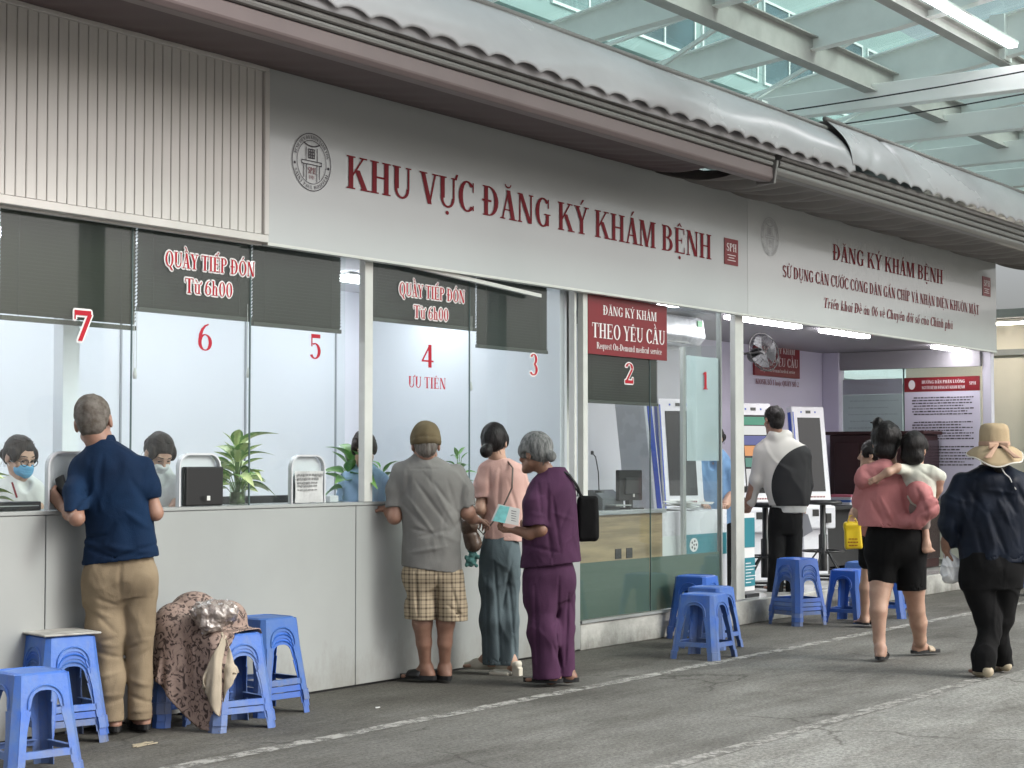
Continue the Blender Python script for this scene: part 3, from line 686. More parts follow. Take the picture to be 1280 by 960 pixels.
# ------------------------------------------------------------------ awnings
def zof(ratio, y): return CH + ratio * (D + y)
def awning(x0, x1, label, rb, rt, rs_, ru, endcap, seed, yo=0, mu=M_under, xf0=None, xf1=None, pleats=False, scx0=None, scx1=None):
    """rb/rt: sight ratios of front rail, rs_: scallop line, ru: top of the cover"""
    r_ = random.Random(seed); e = empty('retractable_awning', ((x0 + x1) / 2, -.6, 3.5), label, 'awning', 'awnings over the facade')
    yb = -.90 + yo
    zb, zt = zof(rb, yb), zof(rt, yb)
    m_ = MB(); n = int((x1 - x0) / .12)
    m_.prism([(x0, yb, zb), (x0, yb + .10, zb + .01), (x0, yb + .11, zt), (x0, yb - .02, zt), (x0, yb - .025, zb + .03)], (x1 - x0, 0, 0)); m_.build('front_rail', M_roller if pleats else M_beam, e, bevel=.006)
    zs = zof(rs_, yb - .05); hh = (zs - zt) / 3
    for k in range(3):
        zc = zt + hh * (k + .5) + .004; yk = yb - .02 - .015 * k
        MB().prism([(x0 + .02, yk - .018 * math.cos(t) - .0, zc + hh * .47 * math.sin(t)) for t in [math.pi * q / 4 - math.pi / 2 for q in range(5)]] + [(x0 + .02, yk + .08, zc + hh * .47), (x0 + .02, yk + .08, zc - hh * .47)][0:2], (x1 - x0 - .04, 0, 0)).build('roller_bar', M_roller, e)
    # canopy cloth seen from below
    a, b_ = (xf0 or x0), (xf1 or x1); fx = [r_.uniform(0, 6.28) for _ in range(6)]
    def cloth(u, v):
        X = a + (b_ - a) * u; Y = .03 + (yb + .07 - .03) * v; Z = 3.628 + (zb + .02 - 3.628) * v
        amp = (.035 if pleats else .010) * math.sin(math.pi * min(1, v * 1.1)) ** .6
        near = max(0, 1 - (b_ - X) / 1.9) if not pleats else .8
        Z += amp * (math.sin(X * 9 + fx[0] + v) * .5 + math.sin(X * 23 + fx[1] - 2 * v)) * (.25 + near * 1.0) - .03 * math.sin(math.pi * v)
        X -= (v * .45 * max(0, 1 - (b_ - X) / .8)) if not pleats else 0
        return (X, Y, Z)
    c_ = MB().grid(int((b_ - a) / .025), 14, cloth).build('canopy_cloth', mu, e, smooth=True, solid=.003)
    # glossy rain cover with a scalloped hem
    xs = scx0 or x0; xend = scx1 or x1
    ztop = zof(ru, -.80 + yo); ph = r_.uniform(0, 6)
    sc_len = .262
    def cover(u, v):
        X = xs + (xend - xs) * u
        wav = abs(math.sin(math.pi * X / sc_len)); hem = -.036 * (1 - wav) ** 1.3 + .014
        zlo = zs + .005 + hem; Z = zlo + (ztop - zlo) * v; w_ = (Z - zs + .05) / (ztop - zs + .05)
        bulge = math.sin(math.pi * min(1, w_)) ** .8 * .07
        Y = -1.00 + yo + .20 * w_ ** 1.6 - bulge * (.75 + .25 * math.sin(X * .9 + ph))
        Y += (.010 * math.sin(X * 2.3 + 5 * w_ + ph) + .006 * math.sin(X * 5.1 - 8 * w_)) * (1 - w_ * .5)
        Y += .022 * math.exp(-((X - xs - .25 - .6 * w_) / .09) ** 2) * (1 - w_) + .018 * math.exp(-((X - xs - 1.35 + .3 * w_) / .06) ** 2)
        return (X, Y, Z)
    if not pleats:
        MB().grid(int((xend - xs) / .1), 2, lambda u, v: (xs + (xend - xs) * u, -.975 + yo + .02 * v + .004 * math.sin(u * 160), zs - .03 + .12 * v)).build('cover_lining', M_tarp, e, smooth=True, solid=.003)
    MB().grid(int((xend - xs) / .02), 18, cover).build('rain_cover', M_tarp, e, smooth=True, solid=.004)
    # slack top running back towards the building roof
    MB().grid(int((xend - xs) / .1), 4, lambda u, v: (xs + (xend - xs) * u, -.80 + yo + 1.6 * v, ztop + .02 * math.sin(u * 40) * v - .10 * v)).build('top_sheet', M_tarp, e, smooth=True, solid=.004)
    MB().tube([(xs - .02, -.79 + yo, ztop + .012), (xend + .02, -.79 + yo, ztop + .012)], .022, 10).build('top_pipe', M_roller, e, smooth=True)
    if endcap:
        MB().prism([(x1 + .001, yb - .03, zb - .01), (x1 + .001, yb + .12, zb - .01), (x1 + .001, yb + .12, zt + .05), (x1 + .001, yb - .06, zt + .05)], (.03, 0, 0)).build('end_cap', M_roller, e, bevel=.004)
    return e
awning(1.6, 11.92, 'nearer awning with glossy scalloped cover running above the long sign', .355, .374, .397, .449, True, 1, xf1=11.60, scx1=13.2)
awning(12.0, 21.5, 'farther awning with crinkled grey-brown canopy and raised pipe above the second sign', .366, .376, .405, .461, False, 2, mu=M_under2, xf0=11.75, xf1=19.6, pleats=True, scx0=13.15)
# the nearer cover continues a little past its rail
# ------------------------------------------------------------------ glass canopy over the street
cn = empty('street_canopy', (16, -2, 0), 'white steel and glass canopy spanning the street above the awnings', 'canopy')
def ibeam(a, b_, h, w_, mt, name, par, h2=None):
    a = Vector(a); b_ = Vector(b_); h2 = h2 or h; m_ = MB(); d = (b_ - a).normalized(); r = d.cross(Vector((0, 0, 1))).normalized()
    def slab(hw, z0a, z1a, z0b, z1b):
        P_ = []
        for p, z0_, z1_ in ((a, z0a, z1a), (b_, z0b, z1b)):
            for sx_, zz in ((-hw, z0_), (hw, z0_), (hw, z1_), (-hw, z1_)): P_.append(tuple(p + r * sx_ + Vector((0, 0, zz))))
        n = len(m_.v); m_.v += P_; m_.f += [tuple(n + i for i in q) for q in ((0, 1, 2, 3), (7, 6, 5, 4), (0, 4, 5, 1), (1, 5, 6, 2), (2, 6, 7, 3), (3, 7, 4, 0))]
    slab(w_ / 2, -.012, 0, -.012, 0); slab(w_ / 2, -h, -h + .012, -h2, -h2 + .012); slab(.008, -h + .012, -.012, -h2 + .012, -.012)
    return m_.build(name, mt, par)
# pitched rafters, tapering towards the building
for X in (9.2, 11.1, 13.0, 14.9, 16.8, 18.7, 20.6, 22.5, 24.4, 26.3):
    ibeam((X, 3.4, 5.02), (X, -.7, 5.70), .16, .12, M_steel, 'rafter', cn, .42)
    ibeam((X, -.7, 5.70), (X, -7.5, 6.8), .42, .12, M_steel, 'rafter', cn, .42)
for X in (16.3, 18.2, 20.1, 22.0, 23.9, 25.8):
    MB().box(X - .06, X + .06, -7.5, 3.2, 4.90, 5.12).build('tie_beam', M_steel2, cn, bevel=.004)
    MB().box(X - .075, X + .075, -7.5, 3.2, 4.885, 4.899).build('tie_beam_flange', M_steel2, cn)
# long purlins parallel to the street
ibeam((8, .15, 5.32), (26.4, .15, 5.32), .28, .14, M_steelg, 'purlin', cn)
ibeam((8, -.98, 5.42), (26.4, -.98, 5.42), .14, .12, M_steelg, 'purlin', cn)
ibeam((8, 2.0, 5.02), (26.4, 2.0, 5.02), .12, .10, M_steel, 'purlin', cn)
ibeam((8, -3.2, 5.95), (26.4, -3.2, 5.95), .2, .14, M_steelg, 'purlin', cn)
ibeam((8, -5.4, 6.3), (26.4, -5.4, 6.3), .2, .14, M_steelg, 'purlin', cn)
for X in (13.0, 16.8, 20.6):
    MB().box(X - .1, X + .1, -1.05, -.9, 5.30, 5.75).build('bracket', M_steel, cn)
def rz(y): return (5.03 + (3.4 - y) * (.68 / 4.1)) if y > -.7 else 5.71 + (-.7 - y) * (1.1 / 6.8)
Xs = [7.3 + 1.9 * k for k in range(10)]
for X in Xs:
    for (ya, yb_) in ((3.4, 1.4), (1.39, -.7), (-.71, -2.9), (-2.91, -5.2), (-5.21, -7.5)):
        MB().prism([(X + .01, ya, rz(ya) + .02), (X + 1.89, ya, rz(ya) + .02), (X + 1.89, yb_, rz(yb_) + .02), (X + .01, yb_, rz(yb_) + .02)], (0, 0, .012)).build('roof_pane', M_roofg, cn)
for X in (10.5, 14.5, 18.0):
    pass
gb = MB().box(-.02, .02, -2.05, 2.05, -.03, .0).mesh('glazing_bar'); gb.materials.append(M_steel2)
for X in [7.3 + .95 * k for k in range(21)]:
    for (ya, yb_) in ((3.4, -.7), (-.7, -4.8)):
        o = link('glazing_bar', gb); ym = (ya + yb_) / 2; o.parent = cn; o.location = (X - 16, ym + 2, (rz(ya) + rz(yb_)) / 2 + .012); o.rotation_euler = (math.atan2(rz(ya) - rz(yb_), ya - yb_), 0, 0)
# far columns carrying the street side
for X in (13, 20.6, 26.2):
    MB().box(X - .1, X + .1, -7.7, -7.5, 0, 6.75).build('canopy_column', M_steel, cn)
MB().box(15.45, 15.58, .95, 1.07, 3.74, 4.93).build('stub_post', M_steel2, cn)
for k in range(6):
    X = 13.9 + 1.9 * k
    MB().bar((X - .9, -.95, 5.52), (X + .9, 2.0, 5.10), .035, .035).build('brace_rod', M_steel2, cn)
# cables
for k, (y0, z0_, y1, z1_, X) in enumerate(((4, 4.66, -6, 5.10, 15.2), (4, 4.52, -6, 5.02, 15.6))):
    m_ = MB(); pts = [(X + .03 * math.sin(i), y0 + (y1 - y0) * i / 16, z0_ + (z1_ - z0_) * i / 16 - .10 * math.sin(math.pi * i / 16)) for i in range(17)]
    tag(m_.tube(pts, .007, 6).build('overhead_cable', M_blackm), ('upper' if k == 0 else 'lower') + ' of two thin black cables strung across under the glass canopy', 'cable')
# lamps
def tube_lamp(a, b_, label, name='tube_lamp', mt=M_tube, w_=.05, grp=None, body=True):
    a = Vector(a); b_ = Vector(b_); e = empty(name, tuple((a + b_) / 2), label, 'lamp', grp)
    MB().bar(a, b_, w_, .03).build('diffuser', mt, e, bevel=.006)
    if body: MB().bar(a + Vector((0, 0, .028)), b_ + Vector((0, 0, .028)), w_ * 1.25, .024).build('housing', M_steel2, e)
    return e
tube_lamp((13.6, -1.32, 5.28), (16.15, -1.32, 5.28), 'bright white tube lamp hanging under the glass canopy at the top of the picture', w_=.09)
for k, (x0, x1) in enumerate(((13.62, 14.98), (15.54, 16.54), (18.40, 19.2))):
    tube_lamp((x0, .36, 2.632), (x1, .36, 2.632), ['left', 'middle', 'right'][k] + ' of the three ceiling tube lamps just under the edge of the second sign', 'ceiling_lamp', emis('tube_bay', (1, .97, 1), 22) if k == 0 else bpy.data.materials['tube_bay'], .10, 'tube lamps in the kiosk bay ceiling')
tube_lamp((11.95, .42, 2.68), (12.85, .42, 2.68), 'ceiling tube lamp above the air conditioner in the glass-fronted room', 'ceiling_lamp', M_tubein, .10)
for X in (3.6, 5.2, 6.8, 8.4, 10.0):
    tube_lamp((X - .6, 1.2, 2.665), (X + .6, 1.2, 2.665), 'ceiling tube lamp above the reception room window, ' + {3.6: 'left of the blinds', 5.2: 'left of number 7', 6.8: 'over the man in blue', 8.4: 'over the frame post', 10.0: 'over the man in the cap'}[X], 'ceiling_lamp', M_tubein, .16, 'tube lamps in the reception room ceiling')
# ------------------------------------------------------------------ buildings behind
M_facade = mat('far_facade', (.33, .43, .43), .7, var=.10, vscale=.3)
M_fwin = mat('far_window', (.06, .12, .15), .12, var=.5, vscale=.6)
M_fwin2 = mat('far_window_curtain', (.20, .28, .29), .3, var=.3, vscale=2, stretch=(4, 1, .3))
def far_building(x0, x1, y, h, nw, floors, label, zb=3.9, seed=1):
    e = empty('far_building', ((x0 + x1) / 2, y, 0), label, 'building'); r_ = random.Random(seed)
    MB().box(x0, x1, y, y + 5, 0, h).build('wall', M_facade, e)
    for fl in range(floors):
        z = zb + fl * 3.1
        for k in range(nw):
            wx = (x1 - x0) / nw; a = x0 + wx * (k + .07); b_ = x0 + wx * (k + .93)
            f = MB(); f.box(a - .06, a, y - .05, y, z, z + 2.0).box(b_, b_ + .06, y - .05, y, z, z + 2.0).box(a, b_, y - .05, y, z + 1.94, z + 2.0).box(a, b_, y - .05, y, z, z + .06).box((a + b_) / 2 - .03, (a + b_) / 2 + .03, y - .045, y, z + .06, z + 1.94)
            fo = f.build('window', M_steel2, e)
            MB().box(a, b_, y - .02, y - .004, z + .06, z + 1.94).build('pane', M_fwin if r_.random() < .65 else M_fwin2, fo)
        MB().box(x0 - .1, x1 + .1, y - .25, y - .002, z - .45, z - .30).build('ledge', M_facade, e)
    return e
far_building(6, 21, 9.0, 16, 7, 4, 'pale multi-storey building with dark blue windows seen through the glass canopy, left part', seed=2)
far_building(21.5, 48, 11.5, 13, 9, 3, 'lower pale building with curtained windows seen through the glass canopy, farther right', seed=3)
# wall beyond the bay, with door frame, and the end glazing
eb = empty('end_building', (24, 1, 0), 'warm beige wall with a pale door frame beyond the right end of the kiosk bay', 'building')
M_cream = mat('cream_wall', (.86, .80, .68), .7, var=.07, vscale=.8)
MB().box(24.0, 24.3, .05, 3.0, 0, 3.3).build('wall', M_cream, eb)
MB().box(24.0, 24.3, -3.2, .045, 0, 3.3).build('wall', M_cream, eb)
MB().box(23.94, 23.99, 1.05, 1.25, 0, 3.28).build('door_frame', M_alu, eb)
MB().box(23.93, 23.99, -3.2, 2.9, 2.86, 2.94).build('pipe_rail', M_alud, eb)
MB().box(23.0, 24.4, -3.2, 3.0, 3.302, 3.42).build('eave', M_steelg, eb)
tube_lamp((23.2, -1.0, 3.24), (23.2, 2.2, 3.24), 'tube lamp under the eave of the beige wall beyond the kiosk bay', 'eave_lamp', emis('tube_eave', (1, .93, .82), 16), .10)
eg = empty('end_glazing', (19.2, 1, .18), 'glass end wall of the kiosk bay with a dark band along its top', 'window')
MB().box(19.20, 19.208, .14, 1.05, .20, 2.64).build('pane', M_glass, eg)
MB().box(19.20, 19.208, 1.065, 1.83, .20, 2.64).build('pane', M_glass, eg)
MB().box(19.198, 19.212, 1.05, 1.064, .20, 2.64).build('pane_edge', M_edge, eg)
MB().box(19.17, 19.24, .14, 1.83, 2.45, 2.655).build('head_band', M_ceilg, eg)
MB().box(19.18, 19.23, .14, 1.83, .185, .20).build('sill', M_alud, eg)
# posters on the end glazing (face -X)
def strip_lines(par, X, ya, yb_, z0, z1, n, mt, seed, head=False):
    r_ = random.Random(seed); m_ = MB()
    for i in range(n):
        z = z1 - (z1 - z0) * i / n; y = ya - .02 * (i % 3 == 0); end = yb_ + r_.uniform(0, .25) * (ya - yb_) * (1 if i % 2 else .1)
        while y > end:
            l = r_.uniform(.015, .05); l = min(l, y - end + .001); m_.box(X - .0015, X, y - l, y, z, z + .011 + .004 * r_.random()); y -= l + .009
    return m_.build('fine_print', mt, par)
pg = empty('guidance_poster', (19.18, .6, 1.2), 'white poster with a dark red header on the glass end wall', 'poster')
MB().box(19.185, 19.197, .15, 1.04, .95, 2.175).build('sheet', mat('poster_lilac', (.62, .59, .70), .4), pg)
MB().box(19.183, 19.197, .15, 1.04, 2.177, 2.34).build('header', M_redb, pg)
text_mesh('header_lettering', 'HƯỚNG DẪN PHÂN LUỒNG', .83, .32, 2.268, .036, 19.181, M_white, pg, axis='y')
text_mesh('header_lettering', 'NGƯỜI BỆNH ĐĂNG KÝ KHÁM BỆNH', .83, .32, 2.205, .034, 19.181, M_white, pg, axis='y')
text_mesh('header_lettering', 'SPH', .27, .19, 2.245, .035, 19.181, M_white, pg, axis='y')
m_ = MB(); m_.poly([(19.1815, .95 + .04 * math.cos(k * math.pi / 8), 2.258 + .055 * math.sin(k * math.pi / 8)) for k in range(16)]); m_.build('header_roundel', M_white, pg)
strip_lines(pg, 19.184, .95, .22, 1.88, 2.10, 7, M_dark, 1); strip_lines(pg, 19.184, .95, .22, 1.60, 1.82, 7, M_dark, 2); strip_lines(pg, 19.184, .95, .22, 1.30, 1.54, 7, M_dark, 3)
pb = empty('reversed_poster', (19.21, 1.45, 1.2), 'pale grey back of a poster seen through the left half of the end glazing', 'poster')
MB().box(19.214, 19.224, 1.08, 1.82, .95, 2.16).build('sheet', mat('poster_back', (.58, .66, .66), .5, var=.05), pb)
MB().box(19.213, 19.224, 1.08, 1.82, 2.162, 2.34).build('header', mat('poster_back_head', (.45, .43, .50), .5), pb)
strip_lines(pb, 19.213, 1.75, 1.12, 1.45, 2.08, 8, mat('poster_back_text', (.42, .49, .50), .5), 5)

# sign and printed line on the lilac back wall
ks = empty('red_service_sign', (17.95, 2.03, 2.3), 'small dark red sign on the lilac wall of the kiosk bay, partly behind the fan', 'sign')
MB().box(17.36, 18.49, 2.025, 2.045, 2.33, 2.715).build('board', M_redb, ks)
text_mesh('lettering', 'ĐĂNG KÝ KHÁM', 17.58, 18.36, 2.595, .062, 2.0235, M_white, ks)
text_mesh('lettering', 'THEO YÊU CẦU', 17.42, 18.44, 2.45, .095, 2.0235, M_white, ks)
text_mesh('lettering', 'Request On-Demand medical service', 17.5, 18.36, 2.38, .04, 2.0235, M_white, ks)
wl = empty('wall_lettering', (17.95, 2.04, 2.2), 'line of red lettering on the lilac wall below the small red sign', 'lettering')
text_mesh('word', 'KIOSK SỐ 1 hoặc QUẦY SỐ 2', 17.42, 18.50, 2.235, .058, 2.044, M_red, wl)
# ------------------------------------------------------------------ blue plastic stools
def pt(px, py, z):
    return CP + z * (fv + (px - 640) / F * rv + (480 - py) / F * uv)
def gnd(px, py, zz=0.):
    d = fv + (px - 640) / F * rv + (480 - py) / F * uv; return CP + d * (zz - CH) / d[2]
def onY(px, py, Y):
    d = fv + (px - 640) / F * rv + (480 - py) / F * uv; return CP + d * (Y + D) / d[1]
M_blue = mat('blue_plastic', (.026, .110, .50), .34, var=.10, vscale=4, bump=.06, bscale=60, col2=(.034, .125, .45))
M_blue2 = mat('blue_plastic_worn', (.042, .140, .53), .44, var=.2, vscale=7, bump=.15, bscale=50, col2=(.095, .195, .48))
M_blue3 = mat('blue_plastic_dull', (.038, .12, .40), .5, var=.2, vscale=9, bump=.12, bscale=50, col2=(.06, .14, .36))
SHt = .45
grime(M_blue, .6, (.10, .14, .24), .55); grime(M_blue2, .6, (.16, .19, .26), .7); grime(M_blue3, .6, (.15, .16, .20), .8); STN = [0]
def hw(z): return .128 + (.182 - .128) * (1 - z / SHt)
def stool_meshes():
    out = {}
    # seat with arched skirt
    m = MB(); c = .035; w0 = hw(SHt)
    oct_ = [(w0 - c, -w0), (w0, -w0 + c), (w0, w0 - c), (w0 - c, w0), (-w0 + c, w0), (-w0, w0 - c), (-w0, -w0 + c), (-w0 + c, -w0)]
    inn = [(a * .90, b * .90) for a, b in oct_]; inn2 = [(a * .86, b * .86) for a, b in oct_]
    n = len(m.v); m.v += [(a, b, SHt - .008) for a, b in oct_] + [(a, b, SHt) for a, b in inn] + [(a, b, SHt - .004) for a, b in inn2]
    for i in range(8):
        j = (i + 1) % 8; m.f.append((n + i, n + j, n + 8 + j, n + 8 + i)); m.f.append((n + 8 + i, n + 8 + j, n + 16 + j, n + 16 + i))
    m.f.append(tuple(n + 16 + i for i in range(8)))
    def face(side, s, z, out_=0):
        w_ = hw(z) + out_; a = s
        return [(a, -w_, z), (w_, a, z), (-a, w_, z), (-w_, -a, z)][side]
    zt, zb, za = SHt - .008, .29, .375
    for side in range(4):
        N_ = 24
        def arch(s, wv=.070, top=za):
            return zb if abs(s) >= wv else zb + (top - zb) * (1 - (abs(s) / wv) ** 2.6) ** (1 / 2.6)
        prev = None
        for i in range(N_ + 1):
            t = -1 + 2 * i / N_
            zl = None; we = hw(zb) - .004
            # stay inside the trapezoid
            sT = t * (w0 - c * .55); sB = t * (hw(zb) - .028)
            zl = arch(sB)
            cur = [face(side, sB + (sT - sB) * k / 3 * 1.0 if k < 3 else sT, zl + (zt - zl) * k / 3) for k in range(4)]
            if prev:
                for k in range(3):
                    n = len(m.v); m.v += [prev[k], cur[k], cur[k + 1], prev[k + 1]]; m.f.append((n, n + 1, n + 2, n + 3))
            prev = cur
        # raised arch rib
        pts = []
        for i in range(17):
            t = math.pi * i / 16; s_ = -.086 * math.cos(t); z_ = .30 + .096 * math.sin(t) ** .8; pts.append(face(side, s_, z_, .003))
        m.tube(pts, .0042, 5)
    # chamfered corners of the skirt
    for k in range(4):
        def cor(z, c_):
            w_ = hw(z); L_ = [((w_ - c_, -w_), (w_, -w_ + c_)), ((w_, w_ - c_), (w_ - c_, w_)), ((-w_ + c_, w_), (-w_, w_ - c_)), ((-w_, -w_ + c_), (-w_ + c_, -w_))][k]
            return [(L_[0][0], L_[0][1], z), (L_[1][0], L_[1][1], z)]
        a = cor(zt, c * .55); b = cor(zb, .028); m.poly([b[0], b[1], a[1], a[0]])
    me = m.mesh('seat'); out['seat'] = me
    # legs: folded corner posts
    legs = []
    for k in range(4):
        m = MB(); sx_, sy_ = [(1, -1), (1, 1), (-1, 1), (-1, -1)][k]
        zs = [0, .055, .056, .12, .2, .29]
        prof = []
        for z in zs:
            w_ = hw(z) + (.004 if z < .0555 else 0); ch = .028; lw = .028 + .030 * (1 if z < .06 else 1) + (.012 * max(0, (z - .2) / .09))
            prof.append([(w_ - lw - ch * .2, w_), (w_ - ch, w_), (w_, w_ - ch), (w_, w_ - lw - ch * .2)])
        for i in range(len(zs) - 1):
            for q in range(3):
                a0, a1, b0, b1 = prof[i][q], prof[i][q + 1], prof[i + 1][q], prof[i + 1][q + 1]
                m.poly([(sx_ * a0[0], sy_ * a0[1], zs[i]), (sx_ * a1[0], sy_ * a1[1], zs[i]), (sx_ * b1[0], sy_ * b1[1], zs[i + 1]), (sx_ * b0[0], sy_ * b0[1], zs[i + 1])])
        out['leg%d' % k] = m.mesh('leg')
        m = MB(); z0_, z1_ = .088, .118; e = hw(.1) - .055
        a = face(k, -e, z0_); b = face(k, e, z0_); c2 = face(k, e, z1_); d = face(k, -e, z1_)
        m.poly([a, b, c2, d]); ai = face(k, -e, z1_, -.022); bi = face(k, e, z1_, -.022); m.poly([d, c2, bi, ai])
        out['rung%d' % k] = m.mesh('rung')
    return out
SM = stool_meshes(); M_acr0 = mat('pale_panel', (.60, .64, .64), .4)
def stool(loc, rz, label, group, mt):
    e = empty('plastic_stool', loc, label, 'stool', group, rz)
    for k, me in SM.items():
        nm = 'seat' if k == 'seat' else ('leg' if 'leg' in k else 'rung')
        if not me.materials: me.materials.append(None)
        o = link(nm, me); o.parent = e
        o.material_slots[0].link = 'OBJECT'; o.material_slots[0].material = mt
        md = o.modifiers.new('s', 'SOLIDIFY'); md.thickness = .0036; md.offset = -1
    return e
nth = ['bottom', 'second', 'third', 'top']
def stack(px, py, n, rz, where, mt=M_blue, zf=0.):
    p = gnd(px, py, zf)
    for k in range(n):
        pos = '' if n == 1 else (('top' if k == n - 1 else nth[k]) + ' of ')
        lab = ('blue stool, ' + pos + ('the stack ' if n > 1 else 'standing ') + where)
        STN[0] += 1; mk = (mt, mt, M_blue3, mt, M_blue2)[STN[0] % 5]
        stool((p[0], p[1], zf + .036 * k), math.radians(rz + (k % 2) * .8), lab, 'blue plastic stools', mk)
    return p
stack(36, 966, 1, -12, 'nearest, cut off at the lower left corner', M_blue2)
PA = stack(74, 926, 3, -15, 'with a grey board, left of the man in blue')
stack(212, 902, 3, -10, 'under the patterned cloth, behind the khaki trousers')
PS4 = stack(286, 908, 2, -16, 'that the patterned cloth hangs over, in front', M_blue2)
stack(331, 890, 3, -6, 'against the counter, right of the patterned cloth')
stack(880, 822, 1, 2, 'closest to the painted line, before the frosted glass', M_blue2)
stack(889, 809, 1, 0, 'just behind the one closest to the painted line', M_blue2)
stack(871, 797, 2, 3, 'touching the plinth under the frosted glass')
stack(997, 780, 4, -20, 'tall, before the man at the kiosk')
stack(1063, 777, 1, -2, 'between the tall stack and the woman in pink')
stack(1079, 763, 1, 4, 'farther back, beside the leg of the woman in pink')
stack(1111, 771, 1, 8, 'half hidden behind the legs of the woman in pink')
stack(1285, 744, 3, 8, 'at the right edge beyond the sun hat woman')
zt_ = .45 + .036 * 2
b = empty('grey_board', (PA[0], PA[1], zt_ + .002), 'worn grey-white square board lying on the left stack of stools', 'board')
m_ = MB(); m_.box(-.15, .15, -.14, .16, 0, .010)
o = m_.build('sheet', mat('board_grey', (.42, .41, .38), .7, var=.3, vscale=8, bump=.3)); o.parent = b; o.rotation_euler = (0, 0, math.radians(-15)); b.rotation_euler = (0, 0, 0)
o.modifiers.new('b', 'BEVEL').width = .003

# ------------------------------------------------------------------ self-service kiosks
M_kwhite = mat('kiosk_white', (.66, .66, .70), .28, var=.03)
M_screen = mat('kiosk_screen', (.012, .013, .016), .10, spec=.25)
M_kblue = mat('kiosk_blue_strip', (.02, .07, .42), .35)
def screen_tile_mat(k, c):
    M = bpy.data.materials.get('screen_%d' % k)
    if M is None:
        M = emis('screen_%d' % k, c, .8); M.node_tree.nodes['Principled BSDF'].inputs['Base Color'].default_value = (.01, .01, .01, 1)
    return M
def kiosk(x, y, rz, label, ui=False):
    e = empty('self_service_kiosk', (x, y, .18), label, 'kiosk', 'self-service kiosks', math.radians(rz))
    T = math.radians(7)
    def rot(p):  # lean back about z=.72
        x_, y_, z_ = p; z_ -= .72; return (x_, y_ * math.cos(T) + z_ * math.sin(T), -y_ * math.sin(T) + z_ * math.cos(T) + .72)
    def part(name, m, mt, bev=0, r=True):
        if r: m.v = [rot(p) for p in m.v]
        me = m.mesh(name); o = link(name, me, mt); o.parent = e
        if bev: md = o.modifiers.new('b', 'BEVEL'); md.width = bev; md.segments = 2; md.limit_method = 'ANGLE'
        return o
    part('body', MB().box(-.21, .21, -.05, .05, .72, 1.78), M_kwhite, .012)
    part('screen', MB().box(-.145, .145, -.054, -.051, .88, 1.66), M_screen)
    part('side_strip', MB().box(-.214, -.2105, -.03, .02, .74, 1.72), M_kblue)
    part('front_strip', MB().box(-.200, -.188, -.0535, -.0505, .74, 1.72), M_kblue)
    part('camera_window', MB().box(-.03, .03, -.055, -.051, 1.705, 1.735), M_black)
    m = MB()
    for k in (-.09, .09): m.lathe((k, -.052, 1.70), [(0, 0)], 3) if False else m.box(k - .008, k + .008, -.054, -.051, 1.71, 1.728)
    part('indicator', m, M_kblue)
    part('name_strip', MB().box(-.15, .15, -.0535, -.051, .80, .845), M_white)
    m = MB()
    for i in range(14): m.box(-.13 + i * .019, -.117 + i * .019, -.0542, -.0538, .815, .832)
    part('name_strip_lettering', m, M_red)
    part('reader_box', MB().box(-.20, .20, -.13, .06, .50, .735), M_kwhite, .015, False)
    part('ticket_slot', MB().box(-.10, -.02, -.134, -.131, .63, .70), M_black, 0, False)
    part('card_reader', MB().box(.05, .12, -.165, -.131, .56, .66), M_black, .006, False)
    part('pedestal', MB().box(-.16, .16, -.05, .10, .02, .50), M_kwhite, .01, False)
    part('foot_plate', MB().box(-.20, .20, -.18, .16, 0, .018), M_alud, .004, False)
    if ui:
        for k, (c, z0_, z1_) in enumerate((((.02, .20, .12), 1.56, 1.64), ((.55, .56, .55), 1.46, 1.55), ((.05, .06, .22), 1.36, 1.45), ((.55, .22, .06), 1.25, 1.35), ((.03, .16, .12), 1.14, 1.23), ((.5, .5, .5), .95, 1.12))):
            part('screen_tile', MB().box(-.135, .135, -.0552, -.0545, z0_, z1_), screen_tile_mat(k, c))
    return e
pk = onY(1016, 640, 1.15); kiosk(pk[0], 1.15, -28, 'white self-service kiosk with a dark screen, right of the man in the two-tone jacket')
pk = onY(947, 640, 1.15); kiosk(pk[0], 1.15, -30, 'white self-service kiosk with a lit screen that the man in the two-tone jacket is using', True)
pk = onY(853, 640, 1.10); kiosk(pk[0], 1.10, -32, 'white self-service kiosk seen through the glass with red number 1')
pk = onY(806, 640, .95); kiosk(pk[0], .95, 68, 'white self-service kiosk seen edge on behind the wooden desk')

